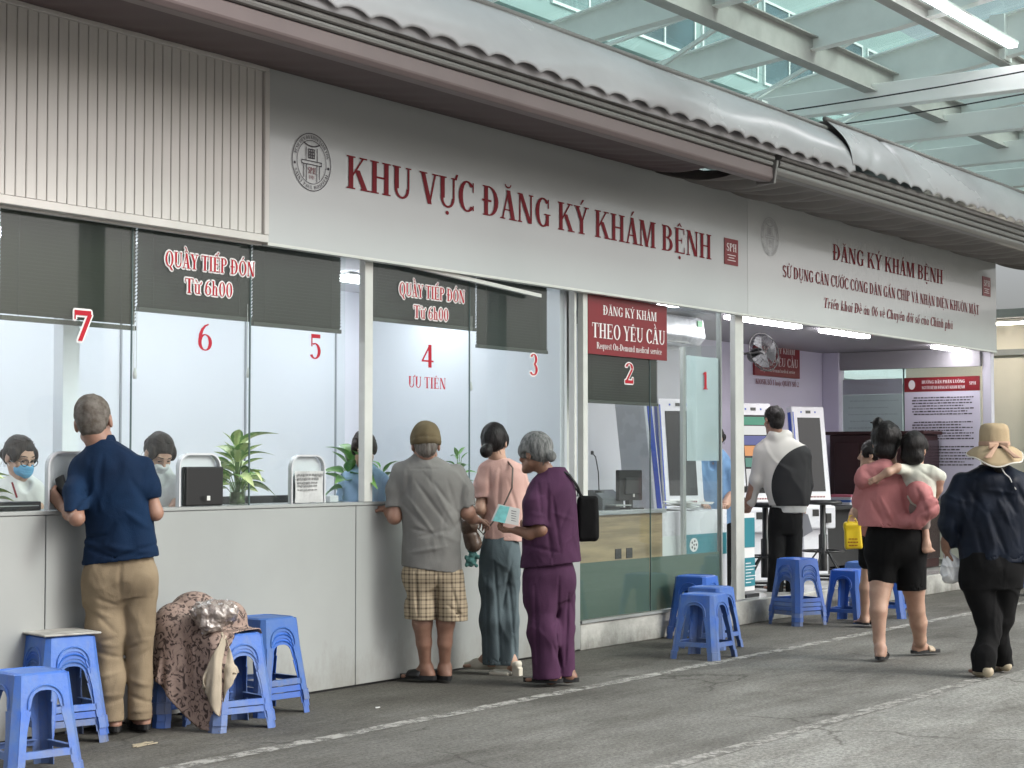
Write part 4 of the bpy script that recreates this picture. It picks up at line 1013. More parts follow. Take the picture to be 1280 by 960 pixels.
def bar_stool(px, Y, label, rz=0):
    p = onY(px, 700, Y); e = empty('bar_stool', (p[0], Y, .18), label, 'stool', 'black bar stools', rz)
    def pr(nm, m, sm=True, bev=0):
        o = link(nm, m.mesh(nm), M_black, smooth=sm); o.parent = e
        if bev: o.modifiers.new('b', 'BEVEL').width = bev
    pr('seat', MB().lathe((0, 0, .76), [(0, .05), (.17, .048), (.195, .03), (.19, .008), (.05, 0), (0, 0)], 24))
    pr('column', MB().lathe((0, 0, .10), [(.045, 0), (.045, .36), (.030, .37), (.030, .66)], 14))
    pr('foot_ring', MB().tube([(.21 * math.cos(t), .21 * math.sin(t), .30) for t in [k * math.pi / 12 for k in range(25)]], .010, 6, False))
    pr('floor_ring', MB().tube([(.25 * math.cos(t), .25 * math.sin(t), .03) for t in [k * math.pi / 12 for k in range(25)]], .014, 6, False))
    for k in range(5):
        t = k * 2 * math.pi / 5 + .3
        pr('leg', MB().tube([(.03 * math.cos(t), .03 * math.sin(t), .33), (.25 * math.cos(t), .25 * math.sin(t), .03)], .010, 6))
    pr('back_support', MB().tube([(-.12, .10, .78), (-.13, .17, .86), (-.13, .19, .94)], .012, 6))
    pr('backrest', MB().grid(10, 3, lambda u, v: (-.20 + .40 * u, .20 - .35 * (u - .5) ** 2, .90 + .06 * v)), True)
    return e
bar_stool(957, .75, 'black round bar stool with foot ring, behind the man in the two-tone jacket')
bar_stool(1029, .75, 'black round bar stool with foot ring, before the right kiosk', .4)

# standing banner edge in teal at the bay entrance
bn = empty('teal_banner', (13.36, .34, .18), 'narrow teal and white standing banner just right of the glass front', 'banner')
bp_ = onY(936, 700, .34); bx = bp_[0]
MB().box(bx - .10, bx + .10, .335, .345, .24, .92).build('sheet', M_white, bn)
for z0_, z1_ in ((.62, .88), (.28, .53)): MB().box(bx - .10, bx + .10, .331, .334, z0_, z1_).build('teal_field', M_teal, bn)
mm_ = MB()
for k in range(7): mm_.box(bx - .08, bx - .08 + .1 + .05 * (k % 3), .329, .330, .31 + k * .028, .318 + k * .028)
mm_.build('fine_print', M_white, bn)
MB().box(bx - .12, bx + .12, .30, .38, .182, .215).build('foot', M_black, bn)

# wall fan
M_blade = mat('fan_blade', (.05, .052, .055), .7)
fp = onY(955, 440, .55)
fan = empty('wall_fan', tuple(fp), 'black caged fan fixed high at the left side of the kiosk bay', 'fan')
def place(nm, m, mt, R_, par, base, smooth=True):
    me = m.mesh(nm); o = link(nm, me, mt, smooth=smooth); o.parent = par; o.rotation_euler = R_; o.location = base; return o
fr_ = (math.radians(78), 0, math.radians(-20))
m_ = MB()
for s_ in (-1, 1):
    for k in range(26):
        t = k * 2 * math.pi / 26
        m_.tube([(.03 * math.cos(t), .03 * math.sin(t), .07 * s_), (.125 * math.cos(t + .1), .125 * math.sin(t + .1), .06 * s_), (.180 * math.cos(t + .15), .180 * math.sin(t + .15), .0)], .0022, 4, False)
    m_.tube([(.13 * math.cos(k * math.pi / 12), .13 * math.sin(k * math.pi / 12), .062 * s_) for k in range(25)], .0025, 4, False)
m_.tube([(.181 * math.cos(k * math.pi / 12), .181 * math.sin(k * math.pi / 12), 0) for k in range(25)], .006, 6, False)
place('cage', m_, M_black, fr_, fan, (0, 0, 0))
for k in range(3):
    m_ = MB(); a = k * 2 * math.pi / 3
    m_.grid(6, 4, lambda u, v: ((.03 + .125 * u) * math.cos(a + (v - .5) * 1.3), (.03 + .125 * u) * math.sin(a + (v - .5) * 1.3), (v - .5) * .05))
    place('blade', m_, M_blade, fr_, fan, (0, 0, 0))
place('motor', MB().lathe((0, 0, -.20), [(0, 0), (.05, .02), (.062, .08), (.05, .16), (0, .18)], 14), M_black, fr_, fan, (0, 0, 0))
place('wall_bracket', MB().tube([(-.02, .0, .0), (-.15, .12, -.02), (-.22, .16, .12)], .014, 6), M_black, (0, 0, 0), fan, (0, .02, 0))

# air conditioner
ac = empty('air_conditioner', (13.2, .8, 2.4), 'white split air conditioner high on the wall behind the glass with number 1', 'air conditioner')
MB().prism([(12.80, .70, 2.40), (12.80, .64, 2.46), (12.80, .66, 2.62), (12.80, .70, 2.645), (12.80, .88, 2.645), (12.80, .88, 2.40)], (.92, 0, 0)).build('casing', M_kwhite, ac, bevel=.01, seg=2)
MB().box(12.86, 13.50, .682, .694, 2.405, 2.43).build('louvre', M_alud, ac)
MB().box(13.58, 13.66, .642, .648, 2.56, 2.61).build('energy_label', mat('label_green', (.05, .30, .10), .5), ac)
MB().box(12.80, 13.72, .882, .90, 2.36, 2.66).build('back_plate', M_inwall, ac)
# notices, desk, equipment in the glass-fronted room
dk = empty('wooden_desk', (11.7, .7, .18), 'wood-grained service desk behind the frosted glass under the red sign', 'desk')
MB().box(10.82, 12.70, .50, .53, .20, .95).build('front_panel', M_wood, dk)
MB().box(10.82, 12.72, .47, 1.05, .952, .985).build('desk_top', mat('desk_top_grey', (.30, .31, .32), .3), dk, bevel=.003)
for x in (11.95, 12.12): MB().box(x, x + .09, .494, .50, .60, .68).build('socket_plate', M_blackm, dk)
def monitor_back(x, y, z, w_, h, label, rz=0, stand=True):
    e = empty('monitor', (x, y, z), label, 'monitor', None, rz)
    def pr(nm, m, mt=M_black, bev=0):
        o = link(nm, m.mesh(nm), mt); o.parent = e
        if bev: md = o.modifiers.new('b', 'BEVEL'); md.width = bev; md.segments = 2
    b0 = .07 if stand else 0
    pr('casing', MB().box(-w_ / 2, w_ / 2, -.02, .02, b0, b0 + h), M_black, .008)
    if stand: pr('rear_bulge', MB().box(-w_ * .32, w_ * .32, -.045, -.021, b0 + h * .2, b0 + h * .75), M_blackm, .01)
    pr('screen', MB().box(-w_ / 2 + .012, w_ / 2 - .012, .0205, .022, b0 + .012, b0 + h - .012), emis('monitor_glow', (.5, .6, .8), .5) if 'monitor_glow' not in bpy.data.materials else bpy.data.materials['monitor_glow'])
    pr('logo_tab', MB().box(-.012, .012, -.047, -.0455, b0 + .03, b0 + .055), M_paper)
    if stand: pr('stand', MB().box(-.03, .03, -.02, .02, 0, b0 + .05).box(-.11, .11, -.08, .10, 0, .012), M_black, .004)
    return e
p = onY(789, 640, .60); monitor_back(p[0], .62, .985, .36, .25, 'black monitor seen from behind on the wooden desk')
p = onY(752, 640, .75)
pr_ = empty('printer', (p[0], .78, .985), 'dark grey office printer on the wooden desk beside the monitor', 'printer')
o = link('casing', MB().prism([(-.16, -.14, 0), (-.16, .14, 0), (-.16, .14, .15), (-.16, -.04, .16), (-.16, -.14, .09)], (.32, 0, 0)).mesh('casing'), mat('printer_grey', (.09, .10, .11), .45)); o.parent = pr_
o = link('paper_tray', MB().box(-.12, .12, -.24, -.14, .03, .04).mesh('paper_tray'), M_alud); o.parent = pr_
# white counter with papers and teal front with hospital roundel
wc = empty('white_counter', (13.6, .7, .18), 'white counter with a teal front panel and round logo, behind the glass with number 1', 'counter')
MB().box(12.74, 14.02, .60, .95, .18, .95).build('body', M_kwhite, wc, bevel=.004)
MB().box(13.22, 14.00, .594, .599, .555, .745).build('teal_panel', M_teal, wc)
MB().box(12.78, 13.20, .594, .599, .555, .745).build('frosted_panel', M_acr0, wc)
rx, rz_ = 13.40, .655
m_ = MB(); m_.poly([(rx + .075 * math.cos(k * math.pi / 10), .592, rz_ + .060 * math.sin(k * math.pi / 10)) for k in range(20)]); m_.build('roundel', M_white, wc)
m_ = MB()
for k in range(5):
    t = k * 2 * math.pi / 5; m_.poly([(rx + .040 * math.cos(t) + .015 * math.cos(j * math.pi / 3), .591, rz_ + .034 * math.sin(t) + .012 * math.sin(j * math.pi / 3)) for j in range(6)])
m_.poly([(rx + .014 * math.cos(j * math.pi / 3), .591, rz_ + .011 * math.sin(j * math.pi / 3)) for j in range(6)])
m_.build('roundel_mark', M_dark, wc)
pl = empty('paper_pile', (13.55, .76, .952), 'loose pile of white papers on the white counter behind the glass', 'papers'); r_ = random.Random(8)
for k in range(14):
    m_ = MB().box(-.10, .10, -.07, .07, 0, .0015); o = link('sheet', m_.mesh('sheet'), M_paper); o.parent = pl
    o.location = (r_.uniform(-.30, .30), r_.uniform(-.10, .10), .003 + .006 * k); o.rotation_euler = (r_.uniform(-.08, .08), r_.uniform(-.10, .10), r_.uniform(-1, 1))

# mahogany cabinet and black desk at the end of the bay
cb = empty('dark_wood_cabinet', (18.8, 1.15, .18), 'tall dark mahogany cabinet standing before the glass end wall', 'cabinet')
MB().box(18.62, 19.12, .62, 1.72, .20, 1.68).build('carcass', M_mahog, cb, bevel=.006)
MB().box(18.58, 19.14, .57, 1.77, 1.682, 1.72).build('top_moulding', M_mahog, cb, bevel=.008)
for y0_, y1_ in ((.68, .98), (1.02, 1.32), (1.36, 1.66)):
    MB().box(18.606, 18.619, y0_, y1_, .75, 1.60).build('door_panel', M_mahog, cb, bevel=.005)
    MB().box(18.606, 18.619, y0_, y1_, .26, .70).build('drawer_panel', M_mahog, cb, bevel=.005)
MB().box(18.64, 19.10, .598, .618, .3, 1.62).build('side_panel', mat('mahogany_dark', (.02, .008, .010), .25), cb, bevel=.005)
bd = empty('black_desk', (17.9, 1.5, .18), 'black office desk in shadow left of the mahogany cabinet', 'desk')
MB().box(17.2, 18.45, 1.10, 1.80, .86, .90).build('desk_top', M_blackm, bd, bevel=.004)
MB().box(17.25, 17.29, 1.12, 1.78, .181, .858).build('side_panel', M_blackm, bd)
MB().box(18.38, 18.42, 1.12, 1.78, .181, .858).build('side_panel', M_blackm, bd)
MB().box(17.30, 18.37, 1.20, 1.22, .25, .858).build('front_panel', M_blackm, bd)
p = onY(1056, 612, 1.3)
bk = empty('stacked_folders', (18.15, 1.4, .90), 'small pile of red, blue and white folders on the black desk', 'folders')
for k, c in enumerate(((.5, .5, .52), (.05, .12, .35), (.45, .46, .48), (.38, .10, .14))):
    MB().box(18.0 + .01 * k, 18.32, 1.2, 1.5, .902 + .028 * k, .927 + .028 * k).build('folder', mat('folder_%d' % k, c, .5), bk)
p = hxx = None

# ------------------------------------------------------------------ items on the reception counter
M_acr = mat('acrylic_trim', (.62, .62, .64), .25)
def hatch(x0, x1, z1, label, notice=False):
    e = empty('service_hatch', ((x0 + x1) / 2, .085, 1.123), label, 'hatch', 'arched speaking hatches in the glass')
    pts = []; r = .07
    def P_(o):
        L_ = [(x0 - o, 1.124)]
        for k in range(9):
            t = math.pi - k * math.pi / 16; L_.append((x0 + r + (r + o) * math.cos(t), z1 - r + (r + o) * math.sin(t)))
        for k in range(9):
            t = math.pi / 2 - k * math.pi / 16; L_.append((x1 - r + (r + o) * math.cos(t), z1 - r + (r + o) * math.sin(t)))
        L_.append((x1 + o, 1.124)); return L_
    a = P_(0); b_ = P_(.010); m_ = MB()
    for i in range(len(a) - 1):
        m_.prism([(a[i][0], .086, a[i][1]), (b_[i][0], .086, b_[i][1]), (b_[i + 1][0], .086, b_[i + 1][1]), (a[i + 1][0], .086, a[i + 1][1])], (0, .028, 0))
    m_.build('rim', M_acr, e)
    m_ = MB(); m_.poly([(q[0], .118, q[1]) for q in a]); m_.build('cover_plate', mat('hatch_plate', (.74, .73, .77), .3) if 'hatch_plate' not in bpy.data.materials else bpy.data.materials['hatch_plate'], e)
    return e
hatch(6.80, 7.10, 1.405, 'rounded white speaking hatch behind the black monitor, under number 6')
hatch(7.70, 7.98, 1.40, 'rounded white speaking hatch with a paper notice taped on it, under number 5')
hatch(5.90, 6.16, 1.41, 'rounded white speaking hatch beside the hand of the man in blue')
hatch(4.98, 5.24, 1.41, 'rounded white speaking hatch beyond the left edge')
hatch(11.70, 11.98, 1.40, 'x') if False else None
nt_ = empty('paper_notice', (7.84, .08, 1.13), 'creased white paper notice taped to the hatch under number 5', 'notice')
MB().grid(10, 10, lambda u, v: (7.712 + .25 * u, .080 - .004 * math.sin(9 * u + 4 * v), 1.128 + .185 * v)).build('sheet', mat('notice_paper', (.50, .50, .50), .6, var=.15, vscale=12), nt_)
m_ = MB(); r_ = random.Random(4)
for i, (z, h_) in enumerate(((1.285, .013), (1.262, .013), (1.240, .010), (1.222, .010), (1.200, .007))):
    x = 7.73
    while x < 7.93 - .01 * i:
        l = r_.uniform(.012, .035); m_.box(x, x + l, .0735, .0745, z, z + h_); x += l + .008
m_.build('handwriting', mat('faded_print', (.22, .22, .22), .6), nt_)
p = onY(258, 600, .2)
monitor_back(6.99, .05, 1.124, .285, .215, 'black monitor seen from behind in the hatch under number 6', 0, False).location = (6.975, .095, 1.126)
mb = monitor_back(7.24, .42, 1.10, .34, .22, 'black computer screen partly behind the variegated plant', .5, False)
mk = empty('black_tray', (5.72, .2, 1.123), 'long black device lying on the counter before the masked clerk with glasses', 'device')
MB().box(5.58, 5.92, .17, .30, 1.124, 1.168).build('casing', M_black, mk, bevel=.004); MB().box(5.60, 5.90, .166, .17, 1.145, 1.15).build('trim_line', M_alud, mk)
mk = empty('black_keyboard_shelf', (7.55, .45, 1.0), 'dark low shelf running behind the plants on the counter', 'shelf')
MB().box(7.30, 8.18, .42, .50, 1.03, 1.165).build('panel', M_black, mk); MB().box(8.4, 9.4, .42, .50, 1.03, 1.15).build('panel', M_black, mk)
cf = empty('flat_notice', (6.62, .12, 1.123), 'teal and white leaflet holder standing on the counter beside the man in blue', 'leaflet holder')
MB().box(6.545, 6.63, .15, .153, 1.124, 1.30).build('leaflet', mat('leaflet_teal', (.30, .45, .47), .4, var=.3, vscale=14), cf)
MB().box(6.54, 6.635, .144, .147, 1.124, 1.31).build('holder', M_glass, cf)
sm_ = empty('small_white_box', (8.10, .14, 1.123), 'small white box on the counter right of the paper notice', 'box')
MB().box(8.06, 8.14, .11, .17, 1.124, 1.165).build('casing', M_acr, sm_, bevel=.006, seg=2)
# microphones on goosenecks
def mic(x, y, hgt, label):
    e = empty('gooseneck_microphone', (x, y, 1.124), label, 'microphone')
    MB().lathe((x, y, 1.124), [(0, .02), (.035, .018), (.04, 0)], 12).build('base', M_black, e)
    MB().tube([(x, y, 1.14), (x - .01, y, 1.14 + hgt * .5), (x - .05, y, 1.14 + hgt * .9), (x - .10, y, 1.14 + hgt)], .005, 6).build('neck', M_black, e)
    MB().lathe((x - .10, y, 1.13 + hgt), [(0, .03), (.012, .025), (.013, 0), (0, -.005)], 8).build('capsule', M_black, e)
mic(8.12, .22, .20, 'thin black gooseneck microphone right of the paper notice')
mic(11.97, .66, .30, 'thin black gooseneck microphone on the desk in the glass-fronted room')

# ------------------------------------------------------------------ plants
def leafmat(name, c1, c2, edge=.35):
    M = bpy.data.materials.new(name); M.use_nodes = True; t = M.node_tree; N = t.nodes; L = t.links; b = N['Principled BSDF']
    b.inputs['Roughness'].default_value = .4
    tc = N.new('ShaderNodeTexCoord'); sx = N.new('ShaderNodeSeparateXYZ'); L.new(tc.outputs['Generated'], sx.inputs[0])
    a = N.new('ShaderNodeMath'); a.operation = 'SUBTRACT'; a.inputs[1].default_value = .5; L.new(sx.outputs['Y'], a.inputs[0])
    ab = N.new('ShaderNodeMath'); ab.operation = 'ABSOLUTE'; L.new(a.outputs[0], ab.inputs[0])
    n = N.new('ShaderNodeTexNoise'); n.inputs['Scale'].default_value = 9; L.new(tc.outputs['Generated'], n.inputs['Vector'])
    ad = N.new('ShaderNodeMath'); ad.operation = 'MULTIPLY_ADD'; ad.inputs[1].default_value = .5; L.new(n.outputs[0], ad.inputs[0]); L.new(ab.outputs[0], ad.inputs[2])
    r = N.new('ShaderNodeValToRGB'); r.color_ramp.elements[0].position = edge; r.color_ramp.elements[1].position = edge + .12
    r.color_ramp.elements[0].color = (*c2, 1); r.color_ramp.elements[1].color = (*c1, 1); L.new(ad.outputs[0], r.inputs[0]); L.new(r.outputs[0], b.inputs['Base Color'])
    return M
M_leaf1 = leafmat('variegated_leaf', (.13, .28, .06), (.58, .66, .32), .42)
M_leaf2 = leafmat('green_leaf', (.11, .27, .06), (.20, .38, .11), .30)
M_leaf3 = leafmat('dark_leaf', (.018, .055, .018), (.03, .085, .03), .30)
M_stem = mat('stem_green', (.12, .20, .06), .5)
M_vase = glass('vase_glass', tint=(.72, .80, .66), refl=1.0)
def leaf_mesh(name, L_, W_, droop, fold, mt):
    m = MB(); n = 9
    def f(u, v):
        s = u; wd = W_ * math.sin(math.pi * min(1, s * .96 + .02) ** .75) * (1 - .2 * s)
        y = (v - .5) * 2 * wd / 2; x = L_ * s * (1 - .18 * droop * s); z = -droop * L_ * .55 * s ** 2 + fold * abs(v - .5) * wd
        return (x, y, z)
    m.grid(n, 4, f); me = m.mesh(name); me.materials.append(mt); me.polygons.foreach_set('use_smooth', [True] * len(me.polygons)); return me
def plant(x, y, z, n, L_, W_, mt, label, seed, hgt=.22, vase=True, spread=1.0, stem_r=.003):
    e = empty('potted_plant', (x, y, z), label, 'plant'); r_ = random.Random(seed)
    meshes = [leaf_mesh('leaf', L_ * k, W_ * k, dr, .5, mt) for k, dr in ((1, .5), (.85, .9), (.7, .3), (1.1, 1.2))]
    for i in range(n):
        az = i * 2.399 + r_.uniform(-.4, .4); t = (i + .5) / n; el = math.radians(78 - 70 * (1 - t) + r_.uniform(-12, 12))
        hh = hgt * (.25 + .75 * t) + r_.uniform(-.02, .02); rr = .05 * spread * (1 - t) + .01
        bx_, by_ = rr * math.cos(az), rr * math.sin(az)
        st = MB().tube([(0, 0, .0), (bx_ * .3, by_ * .3, hh * .5), (bx_, by_, hh)], [stem_r * 1.4, stem_r, stem_r * .7], 5, False)
        o = link('stem', st.mesh('stem'), M_stem, smooth=True); o.parent = e
        o = link('leaf', meshes[i % 4]); o.parent = e; o.location = (bx_, by_, hh); o.rotation_euler = (r_.uniform(-.5, .5), -el * .75, az)
        o.scale = (r_.uniform(.8, 1.15),) * 3
    if vase:
        o = link('vase', MB().lathe((0, 0, 0), [(.045, 0), (.05, .02), (.042, .08), (.05, .13)], 16).mesh('vase'), M_vase, smooth=True); o.parent = e
        o = link('water', MB().lathe((0, 0, 0), [(0, .004), (.044, .006), (.044, .02), (.038, .07), (0, .07)], 16).mesh('water'), mat('vase_water', (.10, .13, .06), .1), smooth=True); o.parent = e
    return e
plant(7.42, .26, 1.123, 34, .21, .088, M_leaf1, 'large variegated plant in a glass vase under number 5, beside the monitor', 11, .32)
plant(onYx(438, .30), .30, 1.123, 20, .20, .095, M_leaf2, 'green leafy plant straddling the white frame post left of the man in the cap', 5, .27)
plant(onYx(477, .26), .26, 1.123, 12, .15, .05, M_leaf2, 'smaller green plant in a glass just right of the white frame post', 9, .22)
plant(5.56, .20, 1.123, 22, .15, .070, M_leaf1, 'bushy variegated plant at the left edge before the masked clerk', 21, .20)
plant(9.60, .30, 1.123, 14, .12, .040, M_leaf2, 'thin trailing green plant between the capped man and the woman in pale pink', 31, .30)
pp = gnd(1276, 715)
bp2 = plant(22.9, .2, .42, 60, .40, .15, M_leaf3, 'dark glossy potted bush at the right edge behind the sun hat', 41, 1.25, False, 4.0, .008)
o = link('pot', MB().lathe((0, 0, -.42), [(.14, 0), (.20, .40), (.22, .43), (.18, .43), (.15, .38)], 20).mesh('pot'), M_plinth, smooth=True); o.parent = bp2
# ------------------------------------------------------------------ sculpting: smooth unions of tapered shapes, meshed with surface nets
_rng = np.random.RandomState(3); _LAT = _rng.rand(32, 32, 32).astype(np.float32)
def vnoise(X, Y, Z):
    X, Y, Z = np.broadcast_arrays(X, Y, Z)
    i = np.floor(X).astype(int); j = np.floor(Y).astype(int); k = np.floor(Z).astype(int)
    f = X - i; g_ = Y - j; h = Z - k; f = f * f * (3 - 2 * f); g_ = g_ * g_ * (3 - 2 * g_); h = h * h * (3 - 2 * h)
    i &= 31; j &= 31; k &= 31; i1 = (i + 1) & 31; j1 = (j + 1) & 31; k1 = (k + 1) & 31; T = _LAT
    return ((T[i, j, k] * (1 - f) + T[i1, j, k] * f) * (1 - g_) + (T[i, j1, k] * (1 - f) + T[i1, j1, k] * f) * g_) * (1 - h) + \
           ((T[i, j, k1] * (1 - f) + T[i1, j, k1] * f) * (1 - g_) + (T[i, j1, k1] * (1 - f) + T[i1, j1, k1] * f) * g_) * h - .5
V3 = lambda *a: np.array(a, float)
def nrm(v): v = np.asarray(v, float); return v / np.linalg.norm(v)
class SDF:
    def __init__(s, vox): s.vox = vox; s.ops = []; s.lo = V3(9e9, 9e9, 9e9); s.hi = -s.lo
    def _add(s, kind, fn, lo, hi, k):
        lo = np.array(lo); hi = np.array(hi); s.ops.append((kind, fn, lo, hi, k))
        if kind == 'u': s.lo = np.minimum(s.lo, lo); s.hi = np.maximum(s.hi, hi)
        return s
    def cap(s, a, b, ra, rb, k=.02, op='u', sq=None):
        a = np.asarray(a, float); b = np.asarray(b, float)
        def fn(X, Y, Z):
            d = b - a; L = d @ d + 1e-12
            px, py, pz = X - a[0], Y - a[1], Z - a[2]
            t = np.clip((px * d[0] + py * d[1] + pz * d[2]) / L, 0, 1)
            qx, qy, qz = px - t * d[0], py - t * d[1], pz - t * d[2]
            if sq is not None:   # flatten along axis sq[0:3] by factor sq[3]
                n = sq[0]; f = sq[1]; dn = qx * n[0] + qy * n[1] + qz * n[2]; qx = qx + n[0] * dn * (f - 1); qy = qy + n[1] * dn * (f - 1); qz = qz + n[2] * dn * (f - 1)
            return np.sqrt(qx * qx + qy * qy + qz * qz) - (ra + (rb - ra) * t)
        r = max(ra, rb)
        return s._add(op, fn, np.minimum(a, b) - r, np.maximum(a, b) + r, k)
    def chain(s, pts, k=.012, op='u', **kw):
        for (a, ra), (b, rb) in zip(pts[:-1], pts[1:]): s.cap(a, b, ra, rb, k, op, **kw)
        return s
    def ell(s, c, R, k=.02, op='u', B=None):
        c = np.asarray(c, float); R = np.asarray(R, float); B = np.eye(3) if B is None else np.array(B)
        def fn(X, Y, Z):
            px, py, pz = X - c[0], Y - c[1], Z - c[2]
            q = [(px * B[i][0] + py * B[i][1] + pz * B[i][2]) for i in range(3)]
            k0 = np.sqrt(sum((q[i] / R[i]) ** 2 for i in range(3))); k1 = np.sqrt(sum((q[i] / R[i] ** 2) ** 2 for i in range(3)))
            return k0 * (k0 - 1) / (k1 + 1e-6)
        ext = np.sqrt(sum((B[i] * R[i]) ** 2 for i in range(3)))
        return s._add(op, fn, c - ext, c + ext, k)
    def box(s, c, R, r=.01, k=.01, op='u', B=None):
        c = np.asarray(c, float); B = np.eye(3) if B is None else np.array(B)
        def fn(X, Y, Z):
            px, py, pz = X - c[0], Y - c[1], Z - c[2]
            q = [np.abs(px * B[i][0] + py * B[i][1] + pz * B[i][2]) - R[i] + r for i in range(3)]
            return np.sqrt(sum(np.maximum(v, 0) ** 2 for v in q)) + np.minimum(np.maximum(np.maximum(q[0], q[1]), q[2]), 0) - r
        ext = np.sqrt(sum((B[i] * R[i]) ** 2 for i in range(3)))
        return s._add(op, fn, c - ext, c + ext, k)
    def loft(s, rows, ax, ay, k=.03, p=2.3, op='u', cap0=.0, cap1=.0):
        """rows: (z, cx, cy, halfwidth along ax, halfdepth along ay)"""
        R = np.array(sorted(rows), float); z = R[:, 0]
        zz = np.linspace(z[0], z[-1], 80); T = []
        for c in range(1, 5):      # smooth resample
            y = R[:, c]; mth = np.gradient(y, z) if len(z) > 2 else np.full(len(z), (y[-1] - y[0]) / (z[-1] - z[0]))
            i = np.clip(np.searchsorted(z, zz) - 1, 0, len(z) - 2); h = z[i + 1] - z[i]; t = (zz - z[i]) / h
            T.append((2 * t ** 3 - 3 * t ** 2 + 1) * y[i] + (t ** 3 - 2 * t * t + t) * h * mth[i] + (-2 * t ** 3 + 3 * t * t) * y[i + 1] + (t ** 3 - t * t) * h * mth[i + 1])
        T = np.array(T); T[2:] = np.maximum(T[2:], .004)
        z0, z1 = z[0], z[-1]
        def fn(X, Y, Z):
            Zc = np.clip(Z, z0, z1); g_ = [np.interp(Zc, zz, T[c]) for c in range(4)]
            dx, dy = X - g_[0], Y - g_[1]; x = np.abs(dx * ax[0] + dy * ax[1]); y = np.abs(dx * ay[0] + dy * ay[1])
            q = ((x / g_[2]) ** p + (y / g_[3]) ** p) ** (1 / p) + 1e-6; l = np.sqrt(x * x + y * y)
            d = l - l / q; d = np.where(l < 1e-5, -np.minimum(g_[2], g_[3]), d)
            dz = np.abs(Z - (z0 + z1) / 2) - (z1 - z0) / 2
            return np.where(dz > 0, np.sqrt(np.maximum(d, 0) ** 2 + dz ** 2), np.maximum(d, dz))
        w_ = max(T[2].max(), T[3].max()); lo = V3(T[0].min() - w_, T[1].min() - w_, z0); hi = V3(T[0].max() + w_, T[1].max() + w_, z1)
        return s._add(op, fn, lo, hi, k)
    def cut(s, p, n, R=9.):
        p = np.asarray(p, float); n = nrm(n)
        fn = lambda X, Y, Z: np.where((X - p[0]) ** 2 + (Y - p[1]) ** 2 + (Z - p[2]) ** 2 < R * R, (X - p[0]) * n[0] + (Y - p[1]) * n[1] + (Z - p[2]) * n[2], -9.)
        return s._add('cut', fn, p - R, p + R, 0)
    def hollow(s, p, n, depth, t, R=9.):
        """open the garment at a hem: p on the hem, n pointing out of the cloth"""
        p = np.asarray(p, float); n = nrm(n)
        fn = lambda X, Y, Z: (((X - p[0]) ** 2 + (Y - p[1]) ** 2 + (Z - p[2]) ** 2 < R * R) & ((X - p[0]) * n[0] + (Y - p[1]) * n[1] + (Z - p[2]) * n[2] > -depth))
        return s._add('hollow', fn, p - R, p + R, t)
    def wrinkle(s, amp, fr=(6, 6, 3), sd=0):
        return s._add('noise', (amp, fr, sd), s.lo - 1, s.hi + 1, 0)
    def crease(s, a, b, w_, dep, ax):
        """valley (dep>0) or ridge (dep<0) along a..b, running through the body along ax"""
        a = np.asarray(a, float); b = np.asarray(b, float); ax = nrm(ax)
        s._add('crease', (a, b, w_, dep, ax), s.lo - 1, s.hi + 1, 0); return s
    def mesh(s, name):
        v = s.vox; pad = .012 + 2 * v; lo = s.lo - pad; hi = s.hi + pad
        n = np.ceil((hi - lo) / v).astype(int) + 1
        x = lo[0] + v * np.arange(n[0]); y = lo[1] + v * np.arange(n[1]); z = lo[2] + v * np.arange(n[2])
        Dm = np.full(tuple(n), .3, np.float32)
        for kind, fn, l, h, k in s.ops:
            pd = k * (1 if kind in 'us' else 0) + 3 * v
            i0 = np.clip(np.floor((l - pd - lo) / v).astype(int), 0, n); i1 = np.clip(np.ceil((h + pd - lo) / v).astype(int) + 1, 0, n)
            if (i1 <= i0).any(): continue
            sl_ = tuple(slice(a, b) for a, b in zip(i0, i1))
            X = x[sl_[0]][:, None, None]; Y = y[sl_[1]][None, :, None]; Z = z[sl_[2]][None, None, :]; d0 = Dm[sl_]
            if kind in ('u', 's'):
                d = fn(X, Y, Z)
                if kind == 'u':
                    h_ = np.maximum(k - np.abs(d0 - d), 0) / max(k, 1e-6); Dm[sl_] = np.minimum(d0, d) - h_ * h_ * k * .25
                else:
                    h_ = np.maximum(k - np.abs(d0 + d), 0) / max(k, 1e-6); Dm[sl_] = np.maximum(d0, -d) + h_ * h_ * k * .25
            elif kind == 'cut': Dm[sl_] = np.maximum(d0, fn(X, Y, Z))
            elif kind == 'hollow':
                m_ = fn(X, Y, Z); Dm[sl_] = np.where(m_, np.maximum(d0, -(d0 + k)), d0)
            else:
                ix = np.nonzero(np.abs(d0) < .035); X = x[sl_[0]][ix[0]]; Y = y[sl_[1]][ix[1]]; Z = z[sl_[2]][ix[2]]; dd = d0[ix]
                if kind == 'noise':
                    amp, fr, sd = fn; sx_ = sd * 7.3
                    q = X * rv[0] + Y * rv[1]; w_ = X * hv[0] + Y * hv[1]
                    wx = vnoise(q * 4 + sx_, w_ * 4, Z * 4) * 1.2
                    nn = vnoise(q * fr[0] + wx + sx_, w_ * fr[1], Z * fr[2] + wx * .8) + .5 * vnoise(q * fr[0] * 2.1 - wx, w_ * fr[1] * 2.1 + sx_, Z * fr[2] * 2.3 + wx)
                    n3 = vnoise(q * fr[0] * .75 + wx * 1.4 + 9 + sx_, w_ * fr[1] * .8, Z * fr[2] * .8 + wx * 1.2 + q * 1.5); rd = np.clip(1 - np.abs(n3) * 7, 0, 1)
                    dd = dd + amp * (nn * 1.5 - .75 * rd ** 1.5)
                else:
                    a, b, w_, dep, ax = fn; P_ = np.stack([X - a[0], Y - a[1], Z - a[2]], 1); P_ -= (P_ @ ax)[:, None] * ax
